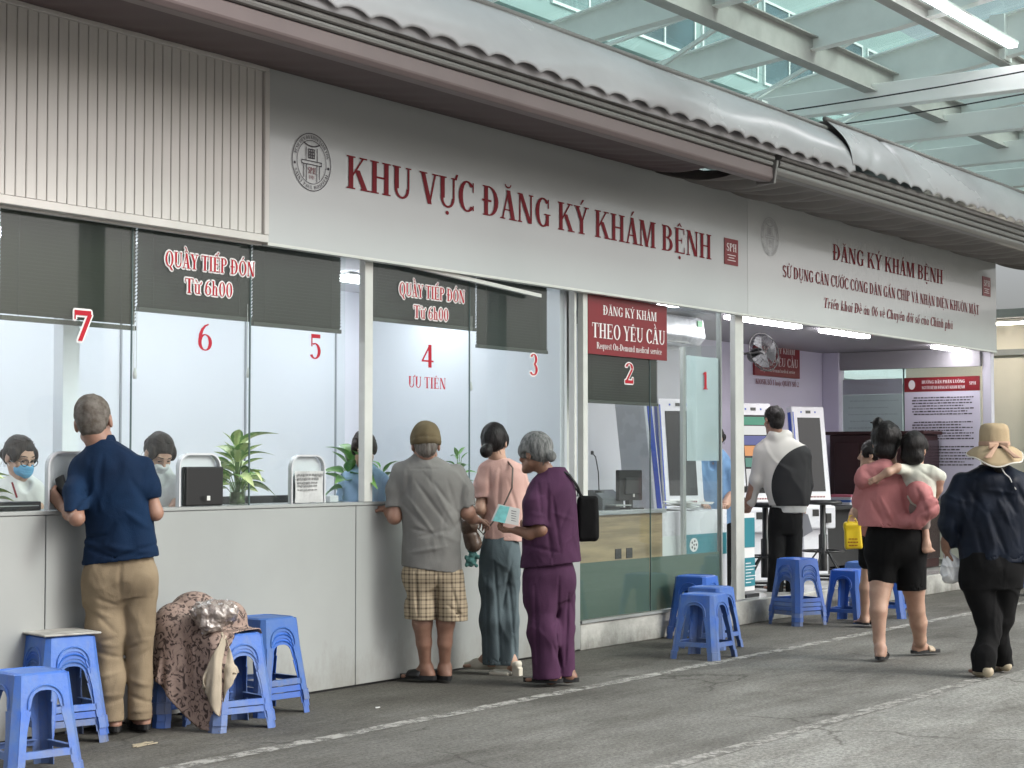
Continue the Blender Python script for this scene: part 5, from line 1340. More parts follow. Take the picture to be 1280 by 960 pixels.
                    d = b - a; d = d - (d @ ax) * ax; L_ = d @ d + 1e-9; t = np.clip(P_ @ d / L_, 0, 1); r = np.linalg.norm(P_ - t[:, None] * d, axis=1)
                    dd = dd + 1.3 * dep * np.exp(-(r / (w_ * (.6 + .8 * np.sin(np.pi * t)))) ** 2) * (.35 + .65 * np.sin(np.pi * np.clip(t, .05, .95)))
                d0 = d0.copy(); d0[ix] = dd; Dm[sl_] = d0
        return surfnet(Dm, lo, v, name)
def surfnet(Dm, lo, v, name):
    S = Dm < 0; n = Dm.shape
    c = np.zeros(tuple(k - 1 for k in n), np.int8); offs = [(i, j, k) for i in (0, 1) for j in (0, 1) for k in (0, 1)]
    for o in offs: c += S[o[0]:n[0] - 1 + o[0], o[1]:n[1] - 1 + o[1], o[2]:n[2] - 1 + o[2]]
    ia = np.argwhere((c > 0) & (c < 8)); N = len(ia)
    C8 = {o: Dm[ia[:, 0] + o[0], ia[:, 1] + o[1], ia[:, 2] + o[2]] for o in offs}
    acc = np.zeros((N, 3)); cnt = np.zeros(N)
    for o in offs:
        for ax in range(3):
            if o[ax]: continue
            q = list(o); q[ax] = 1; q = tuple(q); a, b = C8[o], C8[q]; m_ = (a < 0) != (b < 0)
            t = np.where(m_, a / np.where(m_, a - b, 1), 0)
            for k in range(3): acc[:, k] += m_ * (o[k] + (t if k == ax else 0))
            cnt += m_
    V = lo + (ia + acc / cnt[:, None]) * v
    idm = np.full(c.shape, -1, np.int32); idm[ia[:, 0], ia[:, 1], ia[:, 2]] = np.arange(N)
    Q = []
    for ax in range(3):
        s0 = [slice(None)] * 3; s1 = [slice(None)] * 3; s0[ax] = slice(0, -1); s1[ax] = slice(1, None)
        A_ = S[tuple(s0)]; B_ = S[tuple(s1)]; e = np.argwhere(A_ != B_); b, d = [(1, 2), (2, 0), (0, 1)][ax]
        e = e[(e[:, b] > 0) & (e[:, d] > 0) & (e[:, b] < n[b] - 1) & (e[:, d] < n[d] - 1)]
        def g_(db, dd):
            t = e.copy(); t[:, b] -= db; t[:, d] -= dd; return idm[t[:, 0], t[:, 1], t[:, 2]]
        q = np.stack([g_(1, 1), g_(0, 1), g_(0, 0), g_(1, 0)], 1)
        inside = S[e[:, 0], e[:, 1], e[:, 2]]; q[~inside] = q[~inside][:, ::-1]; Q.append(q)
    Q = np.concatenate(Q).astype(np.int32)
    # light smoothing
    for _ in range(1):
        sm = V.copy(); w_ = np.ones(N)
        for a, b in ((0, 1), (1, 2), (2, 3), (3, 0)):
            for i, j in ((a, b), (b, a)):
                np.add.at(sm, Q[:, i], V[Q[:, j]] * .25); np.add.at(w_, Q[:, i], .25)
        V = sm / w_[:, None]
    me = bpy.data.meshes.new(name); me.vertices.add(N); me.vertices.foreach_set('co', V.astype(np.float32).ravel())
    me.loops.add(len(Q) * 4); me.loops.foreach_set('vertex_index', Q.ravel()); me.polygons.add(len(Q))
    me.polygons.foreach_set('loop_start', np.arange(0, len(Q) * 4, 4, dtype=np.int32)); me.polygons.foreach_set('loop_total', np.full(len(Q), 4, np.int32))
    me.polygons.foreach_set('use_smooth', np.ones(len(Q), bool)); me.update(); me.validate(); return me
def add(name, s, mt, par, label=None):
    if isinstance(s, SDF) and getattr(s, 'cut_later', None): Fig.open_tubes(None, s)
    me = s.mesh(name) if isinstance(s, SDF) else s
    o = link(name, me, mt); rel(o, par)
    if label: o['label'] = label
    return o

# ------------------------------------------------------------------ bodies
class Fig:
    """a figure read off at one distance: px, py give the place, dy its depth in metres beyond z0"""
    def __init__(s, z0): s.z0 = z0; s.k = z0 / F
    def J(s, px, py, dy=0.): return pt(px, py, s.z0 + dy)
    def rows(s, L):
        out = []
        for (xl, xr, py, hd, dy) in L:
            c = s.J((xl + xr) / 2, py, dy); out.append((c[2], c[0], c[1], (xr - xl) / 2 * s.k * (1 + dy / s.z0), hd))
        return out
    def loft(s, S, L, k=.03, p=2.3, yaw=0, op='u'):
        c, n = math.cos(yaw), math.sin(yaw); ax = rv * c + hv * n; ay = -rv * n + hv * c
        return S.loft(s.rows(L), ax, ay, k, p, op)
    def limb(s, S, L, k=.015, **kw):
        return S.chain([(s.J(a[0], a[1], a[3]), a[2] * s.k) for a in L], k, **kw)
    def tube(s, S, L, hem, n=(0, 0, -1), t=.009, k=.03, depth=.05):
        """sleeve or trouser leg: a limb that ends open at the hem plane"""
        p = s.J(*hem); n = nrm(n); pts = [(s.J(a[0], a[1], a[3]), a[2] * s.k) for a in L]
        for (a, ra), (b, rb) in zip(pts[:-1], pts[1:]):
            q = SDF(1); q.cap(a, b, ra, rb); fn0 = q.ops[0][1]
            fn = (lambda f0: lambda X, Y, Z: np.maximum(f0(X, Y, Z), (X - p[0]) * n[0] + (Y - p[1]) * n[1] + (Z - p[2]) * n[2]))(fn0)
            S._add('u', fn, q.lo, q.hi, k)
        S.cut_later = getattr(S, 'cut_later', []) + [(pts, p, n, t, depth)]
        return S
    def open_tubes(s, S):
        for pts, p, n, t, depth in getattr(S, 'cut_later', []):
            for (a, ra), (b, rb) in zip(pts[:-1], pts[1:]):
                q = SDF(1); q.cap(a, b, max(ra - t, .01), max(rb - t, .01)); fn0 = q.ops[0][1]
                fn = (lambda f0: lambda X, Y, Z: np.maximum(f0(X, Y, Z), np.abs((X - p[0]) * n[0] + (Y - p[1]) * n[1] + (Z - p[2]) * n[2] - .5 * (.03 - depth)) - .5 * (depth + .03)))(fn0)
                S._add('s', fn, q.lo, q.hi, .0)
        return S
    def cr(s, S, L, w_=.012, dep=.008):
        for (a, b, c, d) in L: S.crease(s.J(a, b), s.J(c, d), w_, dep, hv)
def basis(face, up=(0, 0, 1)):
    Fd = nrm(face); U = np.asarray(up, float); U = nrm(U - Fd * (U @ Fd)); R = np.cross(Fd, U); return R, Fd, U
def head(S, c, R, Fd, U, s=1., neck=None, nr=.055):
    P_ = lambda x, y, z: c + (R * x + Fd * y + U * z) * s
    B = [R, Fd, U]
    S.ell(P_(0, -.012, .030), V3(.074, .094, .084) * s, .02, B=B)
    S.ell(P_(0, .030, -.045), V3(.056, .058, .066) * s, .03, B=B)
    S.cap(P_(-.012, .072, -.098), P_(.012, .072, -.098), .020 * s, .020 * s, .025)
    S.cap(P_(-.045, .01, -.06), P_(-.02, .06, -.092), .022 * s, .018 * s, .02); S.cap(P_(.045, .01, -.06), P_(.02, .06, -.092), .022 * s, .018 * s, .02)
    S.cap(P_(-.034, .072, .020), P_(.034, .072, .020), .012 * s, .012 * s, .015)
    for q in (-1, 1):
        S.ell(P_(q * .038, .058, -.030), V3(.024, .020, .022) * s, .015, B=B)
        S.ell(P_(q * .031, .091, .000), V3(.017, .014, .011) * s, .012, 's', B=B)
        S.ell(P_(q * .076, -.010, -.010), V3(.011, .019, .031) * s, .006, B=B)
        S.ell(P_(q * .085, -.004, -.008), V3(.006, .009, .016) * s, .006, 's', B=B)
    S.cap(P_(0, .086, .004), P_(0, .104, -.032), .008 * s, .013 * s, .010); S.cap(P_(-.011, .094, -.038), P_(.011, .094, -.038), .008 * s, .008 * s, .008)
    S.cap(P_(-.018, .082, -.062), P_(.018, .082, -.062), .0075 * s, .0075 * s, .006); S.cap(P_(-.015, .080, -.073), P_(.015, .080, -.073), .008 * s, .008 * s, .006)
    if neck is not None: S.cap(P_(0, -.028, -.055), neck, nr * s, nr * 1.12 * s, .03)
    return P_
def eyes(par, P_, R, Fd, U, s, mats_, skin=None, lid=.15):
    for q in (-1, 1):
        c = P_(q * .031, .0735, .000); m_ = MB(); n = 10
        for i in range(n + 1):
            for j in range(n):
                a = math.pi * i / n; b = 2 * math.pi * j / n
                m_.v.append(tuple(c + s * .0100 * (Fd * math.cos(a) + (R * math.cos(b) + U * math.sin(b)) * math.sin(a))))
        for i in range(n):
            for j in range(n): m_.f.append((i * n + j, i * n + (j + 1) % n, (i + 1) * n + (j + 1) % n, (i + 1) * n + j))
        o = m_.build('eye', mats_[0], par, smooth=True); o.data.materials.append(mats_[1])
        for f_ in o.data.polygons:
            if f_.index < n * 4: f_.material_index = 1
        if skin is not None:
            m_ = MB()
            def lidf(u, v):
                a = math.radians(-80 + 160 * u); b = math.radians(95 - (95 + 20 - lid * 100) * v)
                return tuple(c + s * .0118 * (Fd * math.cos(a) * math.cos(b) + R * math.sin(a) * math.cos(b) * 1.25 + U * math.sin(b)))
            m_.grid(8, 5, lidf).build('eyelid', skin, par, smooth=True)
        m_ = MB().tube([P_(q * .050, .070, .026), P_(q * .034, .085, .032), P_(q * .014, .086, .027)], [.0015 * s, .003 * s, .002 * s], 6)
        m_.build('eyebrow', mats_[2], par)
        MB().tube([P_(q * .044, .082, .004), P_(q * .031, .088, .0095), P_(q * .018, .086, .005)], [.001 * s, .0022 * s, .001 * s], 5).build('eyelash', mats_[2], par)
def hand(S, w_, d, pn, thumb_side, s=1., curl=.5, grip=None, spread=.12):
    """w_: wrist, d: towards the knuckles, pn: palm normal (the palm faces pn), thumb_side: +-1 along d x pn"""
    d = nrm(d); pn = nrm(pn - d * (pn @ d)); t = np.cross(d, pn) * thumb_side
    P_ = lambda a, b, c: w_ + (d * a + t * b + pn * c) * s
    for b in (-.026, -.009, .009, .026): S.cap(P_(.0, b * .55, 0), P_(.082, b, 0), .013 * s, .0105 * s, .012)
    L = [(.026, .070, .0088), (.009, .078, .0092), (-.009, .073, .0088), (-.026, .058, .0078)]
    for i, (b, l, r) in enumerate(L):
        a = P_(.082, b, 0); an = 0.; q = a; dr = nrm(d + t * (b / .026) * spread)
        for k, (f_, da) in enumerate(((.45, curl * .7), (.32, curl), (.25, curl * .8))):
            an += da + .05 * i; v = dr * math.cos(an) + pn * math.sin(an); e = q + v * l * f_ * s
            S.cap(q, e, r * s * (1 - .10 * k), r * s * (.92 - .10 * k), .004); q = e
    a = P_(.018, .026, .004); b = P_(.048, .046, .018); c = P_(.074, .050, .032)
    S.cap(P_(.008, .012, 0), a, .013 * s, .013 * s, .012); S.cap(a, b, .0125 * s, .0105 * s, .008); S.cap(b, c, .0105 * s, .009 * s, .006)
def foot(S, ank, toe, s=1., r=.030, heel_r=.028, toes=True, lift=0.):
    """ank: ankle joint, toe: horizontal unit direction; the sole rests s*.065 below the ankle centre"""
    toe = nrm(toe); side = np.cross(toe, (0, 0, 1.)); h = .062 * s
    P_ = lambda a, b, c: ank + toe * a * s + side * b * s + V3(0, 0, c * s)
    S.cap(ank, P_(-.032, 0, -.038), r * s, heel_r * s, .02)
    S.cap(ank, P_(.070, 0, -.036), r * s, .026 * s, .03)
    S.cap(P_(-.02, 0, -.040), P_(.10, .014, -.046), .026 * s, .018 * s, .02); S.cap(P_(-.02, 0, -.040), P_(.10, -.016, -.046), .026 * s, .018 * s, .02)
    if toes:
        for i, b in enumerate((-.034, -.016, 0.0, .014, .028)):
            S.cap(P_(.10, b * .8, -.050), P_(.152 - .006 * i, b, -.054), .013 * s, (.0125 if i == 0 else .0095) * s, .004)
def sole(ank, toe, s=1., h=.022, w_=.048, L=(-.072, .185), z=None):
    toe = nrm(toe); side = np.cross(toe, (0, 0, 1.)); z0 = ank[2] - .068 * s if z is None else z
    pts = []
    for k in range(24):
        a = 2 * math.pi * k / 24; c, n = math.cos(a), math.sin(a); u = (L[0] + L[1]) / 2 + (L[1] - L[0]) / 2 * np.sign(c) * abs(c) ** .8
        ww = w_ * (.82 + .18 * math.sin((u - L[0]) / (L[1] - L[0]) * 4.5 - .8)); v = ww * np.sign(n) * abs(n) ** .8
        p = ank + toe * u * s + side * v * s; pts.append((p[0], p[1], z0))
    return MB().prism(pts, (0, 0, h * s))
def strap(ank, toe, u0, u1, s=1., hgt=.045, w_=.050, n=12):
    """band over the instep between u0 and u1"""
    toe = nrm(toe); side = np.cross(toe, (0, 0, 1.)); z0 = ank[2] - .055 * s; m_ = MB()
    def f(u, v):
        a = math.pi * v; q = u0 + (u1 - u0) * u
        return tuple(ank * V3(1, 1, 0) + toe * q * s + side * math.cos(a) * w_ * s + V3(0, 0, z0 + math.sin(a) ** .8 * hgt * s * (1 - .25 * u)))
    return m_.grid(3, n, f)
def hairmat(name, c1, c2, rough=.45):
    M = mat(name, c1, rough + .15, var=.4, vscale=60, col2=c2, bump=.5, bscale=120, stretch=(1, 1, .25), spec=.25); return M
def folds(M):
    """crumple relief: warped ridged noise, on top of the weave bump"""
    t = M.node_tree; N = t.nodes; L = t.links; b = N['Principled BSDF']; tc = N.new('ShaderNodeTexCoord'); mp = N.new('ShaderNodeMapping'); mp.inputs['Scale'].default_value = (1, 1, .55); mp.inputs['Rotation'].default_value = (.2, .3, 0)
    L.new(tc.outputs['Object'], mp.inputs[0]); n = N.new('ShaderNodeTexNoise'); n.inputs['Scale'].default_value = 8; n.inputs['Detail'].default_value = 1.5; n.inputs['Distortion'].default_value = .7; L.new(mp.outputs[0], n.inputs['Vector'])
    bp = N.new('ShaderNodeBump'); bp.inputs['Strength'].default_value = .6; bp.inputs['Distance'].default_value = .035; L.new(n.outputs[0], bp.inputs['Height'])
    if b.inputs['Normal'].links: L.new(b.inputs['Normal'].links[0].from_socket, bp.inputs['Normal'])
    L.new(bp.outputs[0], b.inputs['Normal']); return M
def fabric(name, col, var=.12, rough=.9, sheen=0, bs=220, col2=None, vscale=4):
    return folds(mat(name, col, rough, var=var, vscale=vscale, spec=.25, bump=.25, bscale=bs, sheen=sheen, col2=col2))
M_skinA = mat('skin_tan', (.34, .19, .135), .5, var=.18, vscale=14, bump=.12, bscale=140, sss=.05, col2=(.265, .14, .098))
M_skinB = mat('skin_brown', (.27, .145, .095), .52, var=.18, vscale=14, bump=.15, bscale=140, sss=.05, col2=(.21, .105, .07))
M_skinC = mat('skin_light', (.52, .33, .24), .5, var=.12, vscale=14, bump=.08, bscale=140, sss=.05, col2=(.44, .26, .19))
M_eyew = mat('eye_white', (.65, .63, .6), .2); M_iris = mat('iris_brown', (.02, .010, .006), .15)
H_grey = hairmat('hair_cropped_grey', (.17, .155, .14), (.075, .06, .05), .6)
H_buzz = mat('hair_buzz_grey', (.185, .165, .15), .85, var=.3, vscale=26, col2=(.095, .078, .064), bump=.5, bscale=420, spec=.12)
H_silver = hairmat('hair_silver', (.22, .22, .215), (.075, .078, .078), .5)
H_black = hairmat('hair_black', (.016, .013, .013), (.006, .005, .005), .35)
H_dark = hairmat('hair_darkbrown', (.035, .022, .018), (.012, .008, .007), .4)
M_rub = mat('black_rubber', (.012, .012, .013), .5)
UP = V3(0, 0, 1)
def dirv(r_, h_, u_=0.): return nrm(rv * r_ + hv * h_ + UP * u_)
def person(z0, gpx, gpy, label, zf=0., name='person', cat='person', group=None):
    fg = Fig(z0); g_ = gnd(gpx, gpy, zf); e = empty(name, (float(g_[0]), float(g_[1]), zf), label, cat, group)
    fg.e = e; fg.zf = zf; return fg
def body(fg, skin, vox, hd, arms, legs, chest, pelvis, hands=(), feet=(), face=True, mats_=None, nr=.052, neckp=None, covered=True, lk=.6):
    """hd: (px,py,dy,face,up,s); chest/pelvis: (px,py,dy,hw,hd); arms/legs: limb lists in px"""
    S = SDF(vox); c = fg.J(*hd[:3]); R, Fd, U = basis(hd[3], hd[4]); s = hd[5]
    ch = fg.J(*chest[:3]); pv_ = fg.J(*pelvis[:3]); nb = fg.J(*neckp) if neckp else ch + V3(0, 0, chest[4] * .9)
    P_ = head(S, c, R, Fd, U, s, nb, nr)
    ch = ch - UP * .02; S.ell(ch, V3(chest[3] * .62, chest[4] * .62, .09), .03, B=[rv, hv, UP]); S.cap(ch, pv_, chest[4] * .62, pelvis[4] * .62, .04); S.ell(pv_, V3(pelvis[3] * .62, pelvis[4] * .62, .07), .03, B=[rv, hv, UP])
    S.cap(nb - UP * .01, ch, .040, .05, .03)
    for a in arms:
        a = [(a[0][0], a[0][1], a[0][2] * .6, a[0][3])] + list(a[1:])
        S.cap(ch + V3(0, 0, .03), fg.J(a[0][0], a[0][1], a[0][3]), .035, a[0][2] * fg.k, .02); fg.limb(S, a, .02)
    for li, l in enumerate(legs):
        if li < len(feet):
            ak = feet[li][0][0]; da = float((ak - CP) @ fv) - fg.z0 - l[-1][3]; n_ = len(l) - 1
            l = [(q[0], q[1], q[2], q[3] + da * (k_ / n_) ** 1.5) for k_, q in enumerate(l)]
        l = [(l[0][0], l[0][1], l[0][2] * lk, l[0][3])] + [(q[0], q[1], q[2] * (lk if i < len(l) - 2 and covered else 1), q[3]) for i, q in enumerate(l[1:])]
        S.cap(pv_, fg.J(l[0][0], l[0][1], l[0][3]), .05, l[0][2] * fg.k, .02); fg.limb(S, l, .02)
        if li < len(feet): S.cap(fg.J(l[-1][0], l[-1][1], l[-1][3]), feet[li][0][0], l[-1][2] * fg.k, l[-1][2] * fg.k * .95, .02)
    for h_ in hands: hand(S, *h_[0], **h_[1])
    for f_ in feet: foot(S, *f_[0], **f_[1])
    o = add('body', S, skin, fg.e)
    if face: eyes(fg.e, P_, R, Fd, U, s, mats_ or (M_eyew, M_iris, H_black), skin, .35)
    return P_, (R, Fd, U), s
def fitfoot(fg, px, py, toe, s, sole_h=.022, lift=0., zf=None, mx=.08):
    """ankle over the ground point seen at px, py, kept within mx of the figure's own distance"""
    zf = fg.zf if zf is None else zf; g_ = gnd(px, py, zf); d = float((g_ - CP) @ fv); d = min(max(d, fg.z0 - mx), fg.z0 + mx)
    p = pt(px, py, d); return V3(p[0], p[1], zf + .066 * s + sole_h + lift)
def hair_short(P_, B, s, vox=.005, fade=.0, nape=-.055, noise=.004):
    S = SDF(vox); R, Fd, U = B
    S.ell(P_(0, -.016, .034), V3(.079, .099, .089) * s, .01, B=B); S.ell(P_(0, -.055, nape + .02), V3(.060, .048, .055) * s, .03, B=B)
    for q in (-1, 1): S.ell(P_(q * .085, .006, -.035), V3(.022, .036, .055) * s, .01, 's', B=B)
    S.ell(P_(0, .115, -.050), V3(.10, .060, .105) * s, .02, 's', B=B); S.wrinkle(noise, (40, 40, 18), 2); return S
def hair_bun(P_, B, s, bun=None, br=.035, vox=.005, low=-.03, noise=.004, puff=.0):
    S = SDF(vox); R, Fd, U = B
    S.ell(P_(0, -.018, .034), V3(.081 + puff, .101 + puff, .091 + puff) * s, .01, B=B); S.ell(P_(0, -.060, low + .01), V3(.066, .050, .055) * s, .03, B=B)
    for q in (-1, 1): S.ell(P_(q * .072, .028, .015), V3(.018, .040, .045) * s, .02, B=B)
    for q in (-1, 1): S.ell(P_(q * .085, .012, -.030), V3(.020, .034, .040) * s, .01, 's', B=B)
    S.ell(P_(0, .120, -.045), V3(.062, .062, .100) * s, .02, 's', B=B)
    if bun is not None:
        S.cap(P_(*bun[0]), P_(*bun[1]), br * s * .6, br * s, .015)
        S.ell(P_(*bun[1]), V3(br, br * .9, br * 1.1) * s, .01, B=B)
    S.wrinkle(noise, (30, 30, 14), 5); return S
def wisps(P_, B, s, mt, par, n=46, to=(0, -.10, -.03), seed=1, lift=.004):
    """loose strands combed from the hairline to the knot, standing just off the hair"""
    r_ = random.Random(seed); m_ = MB()
    for i in range(n):
        th = r_.uniform(-1.5, 1.5); ph = r_.uniform(.1, 1.2); a = r_.uniform(.2, 1.0); pts = []
        st_ = np.array((math.sin(th) * .082, .05 - .03 * abs(th), .03 + .085 * math.cos(th))); en = np.array(to) + np.array([r_.uniform(-.02, .02) for _ in range(3)])
        for k in range(7):
            u = k / 6 * a; p = st_ * (1 - u) + en * u; q = (p - np.array((0, -.018, .03))) / np.array((.083, .104, .094)); l = np.linalg.norm(q)
            if l < 1.0: q = q / l
            q = q * (1 + lift * 10 * r_.random() * math.sin(math.pi * k / 6) + .01); p = q * np.array((.083, .104, .094)) + np.array((0, -.018, .03)); pts.append(P_(*p))
        m_.tube(pts, [.0011, .0012, .0012, .0011, .001, .0008, .0004], 3, False)
    for i in range(n // 3):
        x = r_.uniform(-.05, .05); pts = [P_(x * (1 + .1 * k) + r_.uniform(-.003, .003), -.085 + .006 * k, -.045 - .014 * k) for k in range(4)]; m_.tube(pts, [.001, .001, .0008, .0004], 3, False)
    o = m_.build('loose_strands', mt, par); o['kind'] = 'stuff'; return o

# ================================================================== man in blue
f = person(8.85, 155, 918, 'grey-haired man in a navy polo shirt and khaki trousers leaning on the counter', group='people waiting at the counter')
toeB = nrm(V3(.45, .89, 0))
aL = fitfoot(f, 141, 917, toeB, 1.05); aR = fitfoot(f, 178, 912, toeB, 1.05)
wL = f.J(80, 634, -.06); hd_ = (117, 527, .02, dirv(-.05, 1, -.12), nrm(UP - .15 * rv), 1.13)
P_, B, s = body(f, M_skinA, .0052, hd_,
    arms=[[(99, 590, 11, 0), (96, 648, 8.8, -.25), (87, 642, 8.0, -.15), (80, 634, 6.5, -.06)], [(184, 595, 11, 0), (194, 641, 9.5, .0), (186, 630, 7, .22)]],
    legs=[[(132, 740, 19, 0), (136, 830, 13, 0), (141, 900, 10, .0)], [(175, 740, 17, .05), (174, 830, 12, .05), (176, 897, 10, .05)]],
    chest=(145, 600, 0, .17, .095), pelvis=(153, 710, 0, .16, .10), neckp=(129, 562, 0), nr=.056,
    hands=[((wL, dirv(-.62, .2, .58), dirv(.75, .65, 0), 1), dict(s=1.12, curl=.95)), ((f.J(186, 630, .22), dirv(-.3, 1, 0), V3(0, 0, -1), -1), dict(s=1.1, curl=.4))],
    feet=[((aL, toeB), dict(s=1.05, r=.036)), ((aR, toeB), dict(s=1.05, r=.036))], mats_=(M_eyew, M_iris, H_grey))
add('hair', hair_short(P_, B, s, .0055, nape=-.045), H_buzz, f.e)
S = SDF(.0065)
f.loft(S, [(116, 146, 551, .065, 0), (103, 166, 564, .09, 0), (92, 181, 580, .115, 0), (91, 187, 600, .125, 0), (101, 190, 630, .13, 0), (107, 193, 660, .125, 0), (105, 198, 688, .13, 0), (104, 200, 715, .13, 0), (104, 200, 735, .13, 0)], p=2.2)
S.cap(f.J(125, 553, 0), f.J(127, 566, 0), .064, .075, .02)
f.tube(S, [(101, 582, 13, 0), (95, 615, 14.5, -.10), (96, 654, 14.0, -.25)], (93, 638, -.18), nrm(-UP + .12 * rv), k=.035); f.tube(S, [(179, 584, 13, 0), (187, 612, 12, .0), (192, 642, 12, .02)], (191, 619, 0), nrm(-UP - .15 * rv), k=.035)
S.wrinkle(0.0074, (5, 5, 3.2), 1)
f.cr(S, [(108, 650, 122, 600), (112, 690, 150, 655), (120, 575, 110, 640), (192, 640, 170, 600), (110, 668, 150, 690), (190, 690, 150, 700), (135, 570, 128, 640)], .014, .007)
f.cr(S, [(108, 682, 150, 696), (150, 696, 198, 680), (107, 672, 140, 668)], .009, .010)
f.cr(S, [(104, 655, 125, 610), (190, 660, 165, 640), (108, 677, 195, 690)], .012, -.007)
S.hollow(f.J(152, 702, 0), nrm(-UP + .10 * rv), .04, .012); S.cut(f.J(152, 701, 0), nrm(-UP + .12 * rv))
M_navy = fabric('polo_navy', (.0035, .019, .055), var=.25, col2=(.0025, .013, .040))
add('shirt', S, M_navy, f.e)
S = SDF(.0055); S.cap(f.J(124, 556, .0), f.J(129, 554, -.0), .066, .066, .02)
S.hollow(f.J(125, 548, 0), (0, 0, 1), .04, .012); S.cut(f.J(126, 546, 0), nrm(UP * 1. - .22 * rv), .2); add('collar', S, M_navy, f.e)
S = SDF(.0065)
f.loft(S, [(120, 186, 684, .08, 0), (113, 192, 700, .105, 0), (108, 197, 716, .125, 0), (107, 197, 732, .12, .01), (113, 193, 745, .09, .01)], p=2.4)
f.limb(S, [(131, 718, 22, 0), (131, 742, 23, 0), (132, 785, 21.5, 0), (138, 848, 18, 0), (141, 925, 15.5, 0)], .06)
f.limb(S, [(175, 718, 21, .02), (175, 742, 21.5, .03), (175, 785, 19.5, .04), (174, 848, 17, .05), (175, 925, 15.5, .05)], .012)
S.wrinkle(0.0115, (6, 6, 3.5), 3)
f.cr(S, [(157, 700, 156, 745), (125, 745, 150, 755), (118, 805, 150, 795), (125, 812, 155, 822), (180, 800, 160, 812), (165, 830, 185, 812), (128, 880, 156, 872), (160, 868, 188, 880), (130, 770, 150, 790)], .009, .006)
f.cr(S, [(118, 760, 145, 770), (122, 800, 152, 806), (126, 845, 154, 838), (162, 806, 186, 798), (164, 850, 188, 858), (128, 868, 155, 866), (162, 890, 188, 888)], .009, -.005)
S.hollow(f.J(141, 900, 0), (0, 0, -1), .05, .010, .085); S.hollow(f.J(175, 900, .05), (0, 0, -1), .05, .010, .085); S.cut(f.J(158, 901, 0), (0, 0, -1))
M_khaki = fabric('trousers_khaki', (.265, .205, .135), col2=(.205, .155, .10)); add('trousers', S, M_khaki, f.e)
for a, q in ((aL, 'left'), (aR, 'right')):
    o = sole(a, toeB, 1.08, .024).build('slipper', M_rub, f.e); strap(a, toeB, .03, .11, 1.08, .050, .050).build('slipper_strap', M_rub, f.e, smooth=True, solid=.004)
m_ = MB(); Rr, Ff, Uu = basis(dirv(.6, .8, 0), dirv(-.35, .1, .9)); c = f.J(77, 612, -.05)
m_.prism([tuple(c + Rr * a + Uu * b) for a, b in ((-.030, -.07), (.030, -.07), (.034, -.064), (.034, .064), (.030, .07), (-.030, .07), (-.034, .064), (-.034, -.064))], tuple(Ff * .009))
tag(m_.build('mobile_phone', M_black, None, bevel=.002), 'black mobile phone in the left hand of the man in blue', 'phone')
bpy.context.view_layer.update()

# ================================================================== old man in grey shirt and cap
f = person(10.85, 543, 853, 'old man in a khaki cap, grey shirt and checked shorts at the counter', group='people waiting at the counter')
tY = nrm(V3(-.12, 1, 0)); tR = nrm(V3(.45, .9, 0))
aL = fitfoot(f, 533, 853, tY, 1.0); aR = fitfoot(f, 556, 851, tR, 1.0)
P_, B, s = body(f, M_skinA, .0058, (532, 556, .0, dirv(-.12, 1, -.22), UP, 1.06),
    arms=[[(496, 592, 10, 0), (493, 646, 9, -.02), (488, 641, 7, .02), (484, 636, 6, .04)], [(574, 594, 10, 0), (584, 640, 9.5, .0), (590, 648, 7, .05), (594, 650, 6, .09)]],
    legs=[[(524, 735, 17, 0), (528, 778, 12.5, 0), (530, 803, 9.5, -.01), (532, 836, 6.5, 0)], [(558, 735, 16, .0), (557, 778, 11.5, .0), (556, 803, 8.8, .0), (556, 834, 6.3, .02)]],
    chest=(536, 610, 0, .15, .09), pelvis=(540, 712, 0, .14, .10), neckp=(530, 574, 0), covered=False,
    hands=[((f.J(484, 636, .04), dirv(-.7, .7, .1), -UP, 1), dict(s=1.0, curl=.4)), ((f.J(594, 650, .09), dirv(.5, .8, -.1), -UP, -1), dict(s=1.0, curl=.7))],
    feet=[((aL, tY), dict(s=1., r=.036)), ((aR, tR), dict(s=1., r=.036))], mats_=(M_eyew, M_iris, H_silver))
S = hair_short(P_, B, s, .0058); S.cut(P_(0, 0, -.0), B[2]); add('hair', S, H_grey, f.e)
wisps(P_, B, s, H_grey, f.e, seed=108)
S = SDF(.0058); S.ell(P_(0, -.012, .046), V3(.088, .108, .088) * s, .02, B=B); S.ell(P_(0, -.02, .012), V3(.087, .104, .05) * s, .03, B=B); S.cut(P_(0, 0, -.004), nrm(-B[2] + .12 * B[1]))
S.wrinkle(.005, (12, 12, 10), 7); S.crease(P_(-.09, -.1, .022), P_(.09, -.1, .022), .006, .004, B[1])
M_cap = fabric('cap_khaki', (.135, .105, .06), col2=(.10, .075, .042), var=.2)
add('cap', S, M_cap, f.e)
m_ = MB(); m_.grid(12, 6, lambda u, v: tuple(P_((u - .5) * .15 * (1 - .25 * v), .07 + .085 * v * (1 - (2 * u - 1) ** 2 * .4), .022 - .02 * v - .03 * (2 * u - 1) ** 2))); m_.build('cap_peak', M_cap, f.e, smooth=True, solid=.004)
MB().tube([tuple(P_(.088 * math.sin(t), -.095 * math.cos(t) - .012, .006 - .004)) for t in [(-.5 + k * .1) for k in range(11)]], .006, 6).build('cap_strap', mat('strap_grey', (.22, .21, .18), .6), f.e)
S = SDF(.0068)
f.loft(S, [(516, 545, 570, .06, 0), (503, 560, 578, .085, 0), (494, 574, 588, .11, 0), (493, 579, 602, .12, 0), (500, 577, 630, .125, 0), (503, 576, 660, .12, 0), (502, 577, 690, .125, 0), (501, 578, 712, .13, 0), (501, 578, 735, .13, 0)], p=2.2)
S.cap(f.J(530, 568, 0), f.J(531, 580, 0), .06, .08, .02)
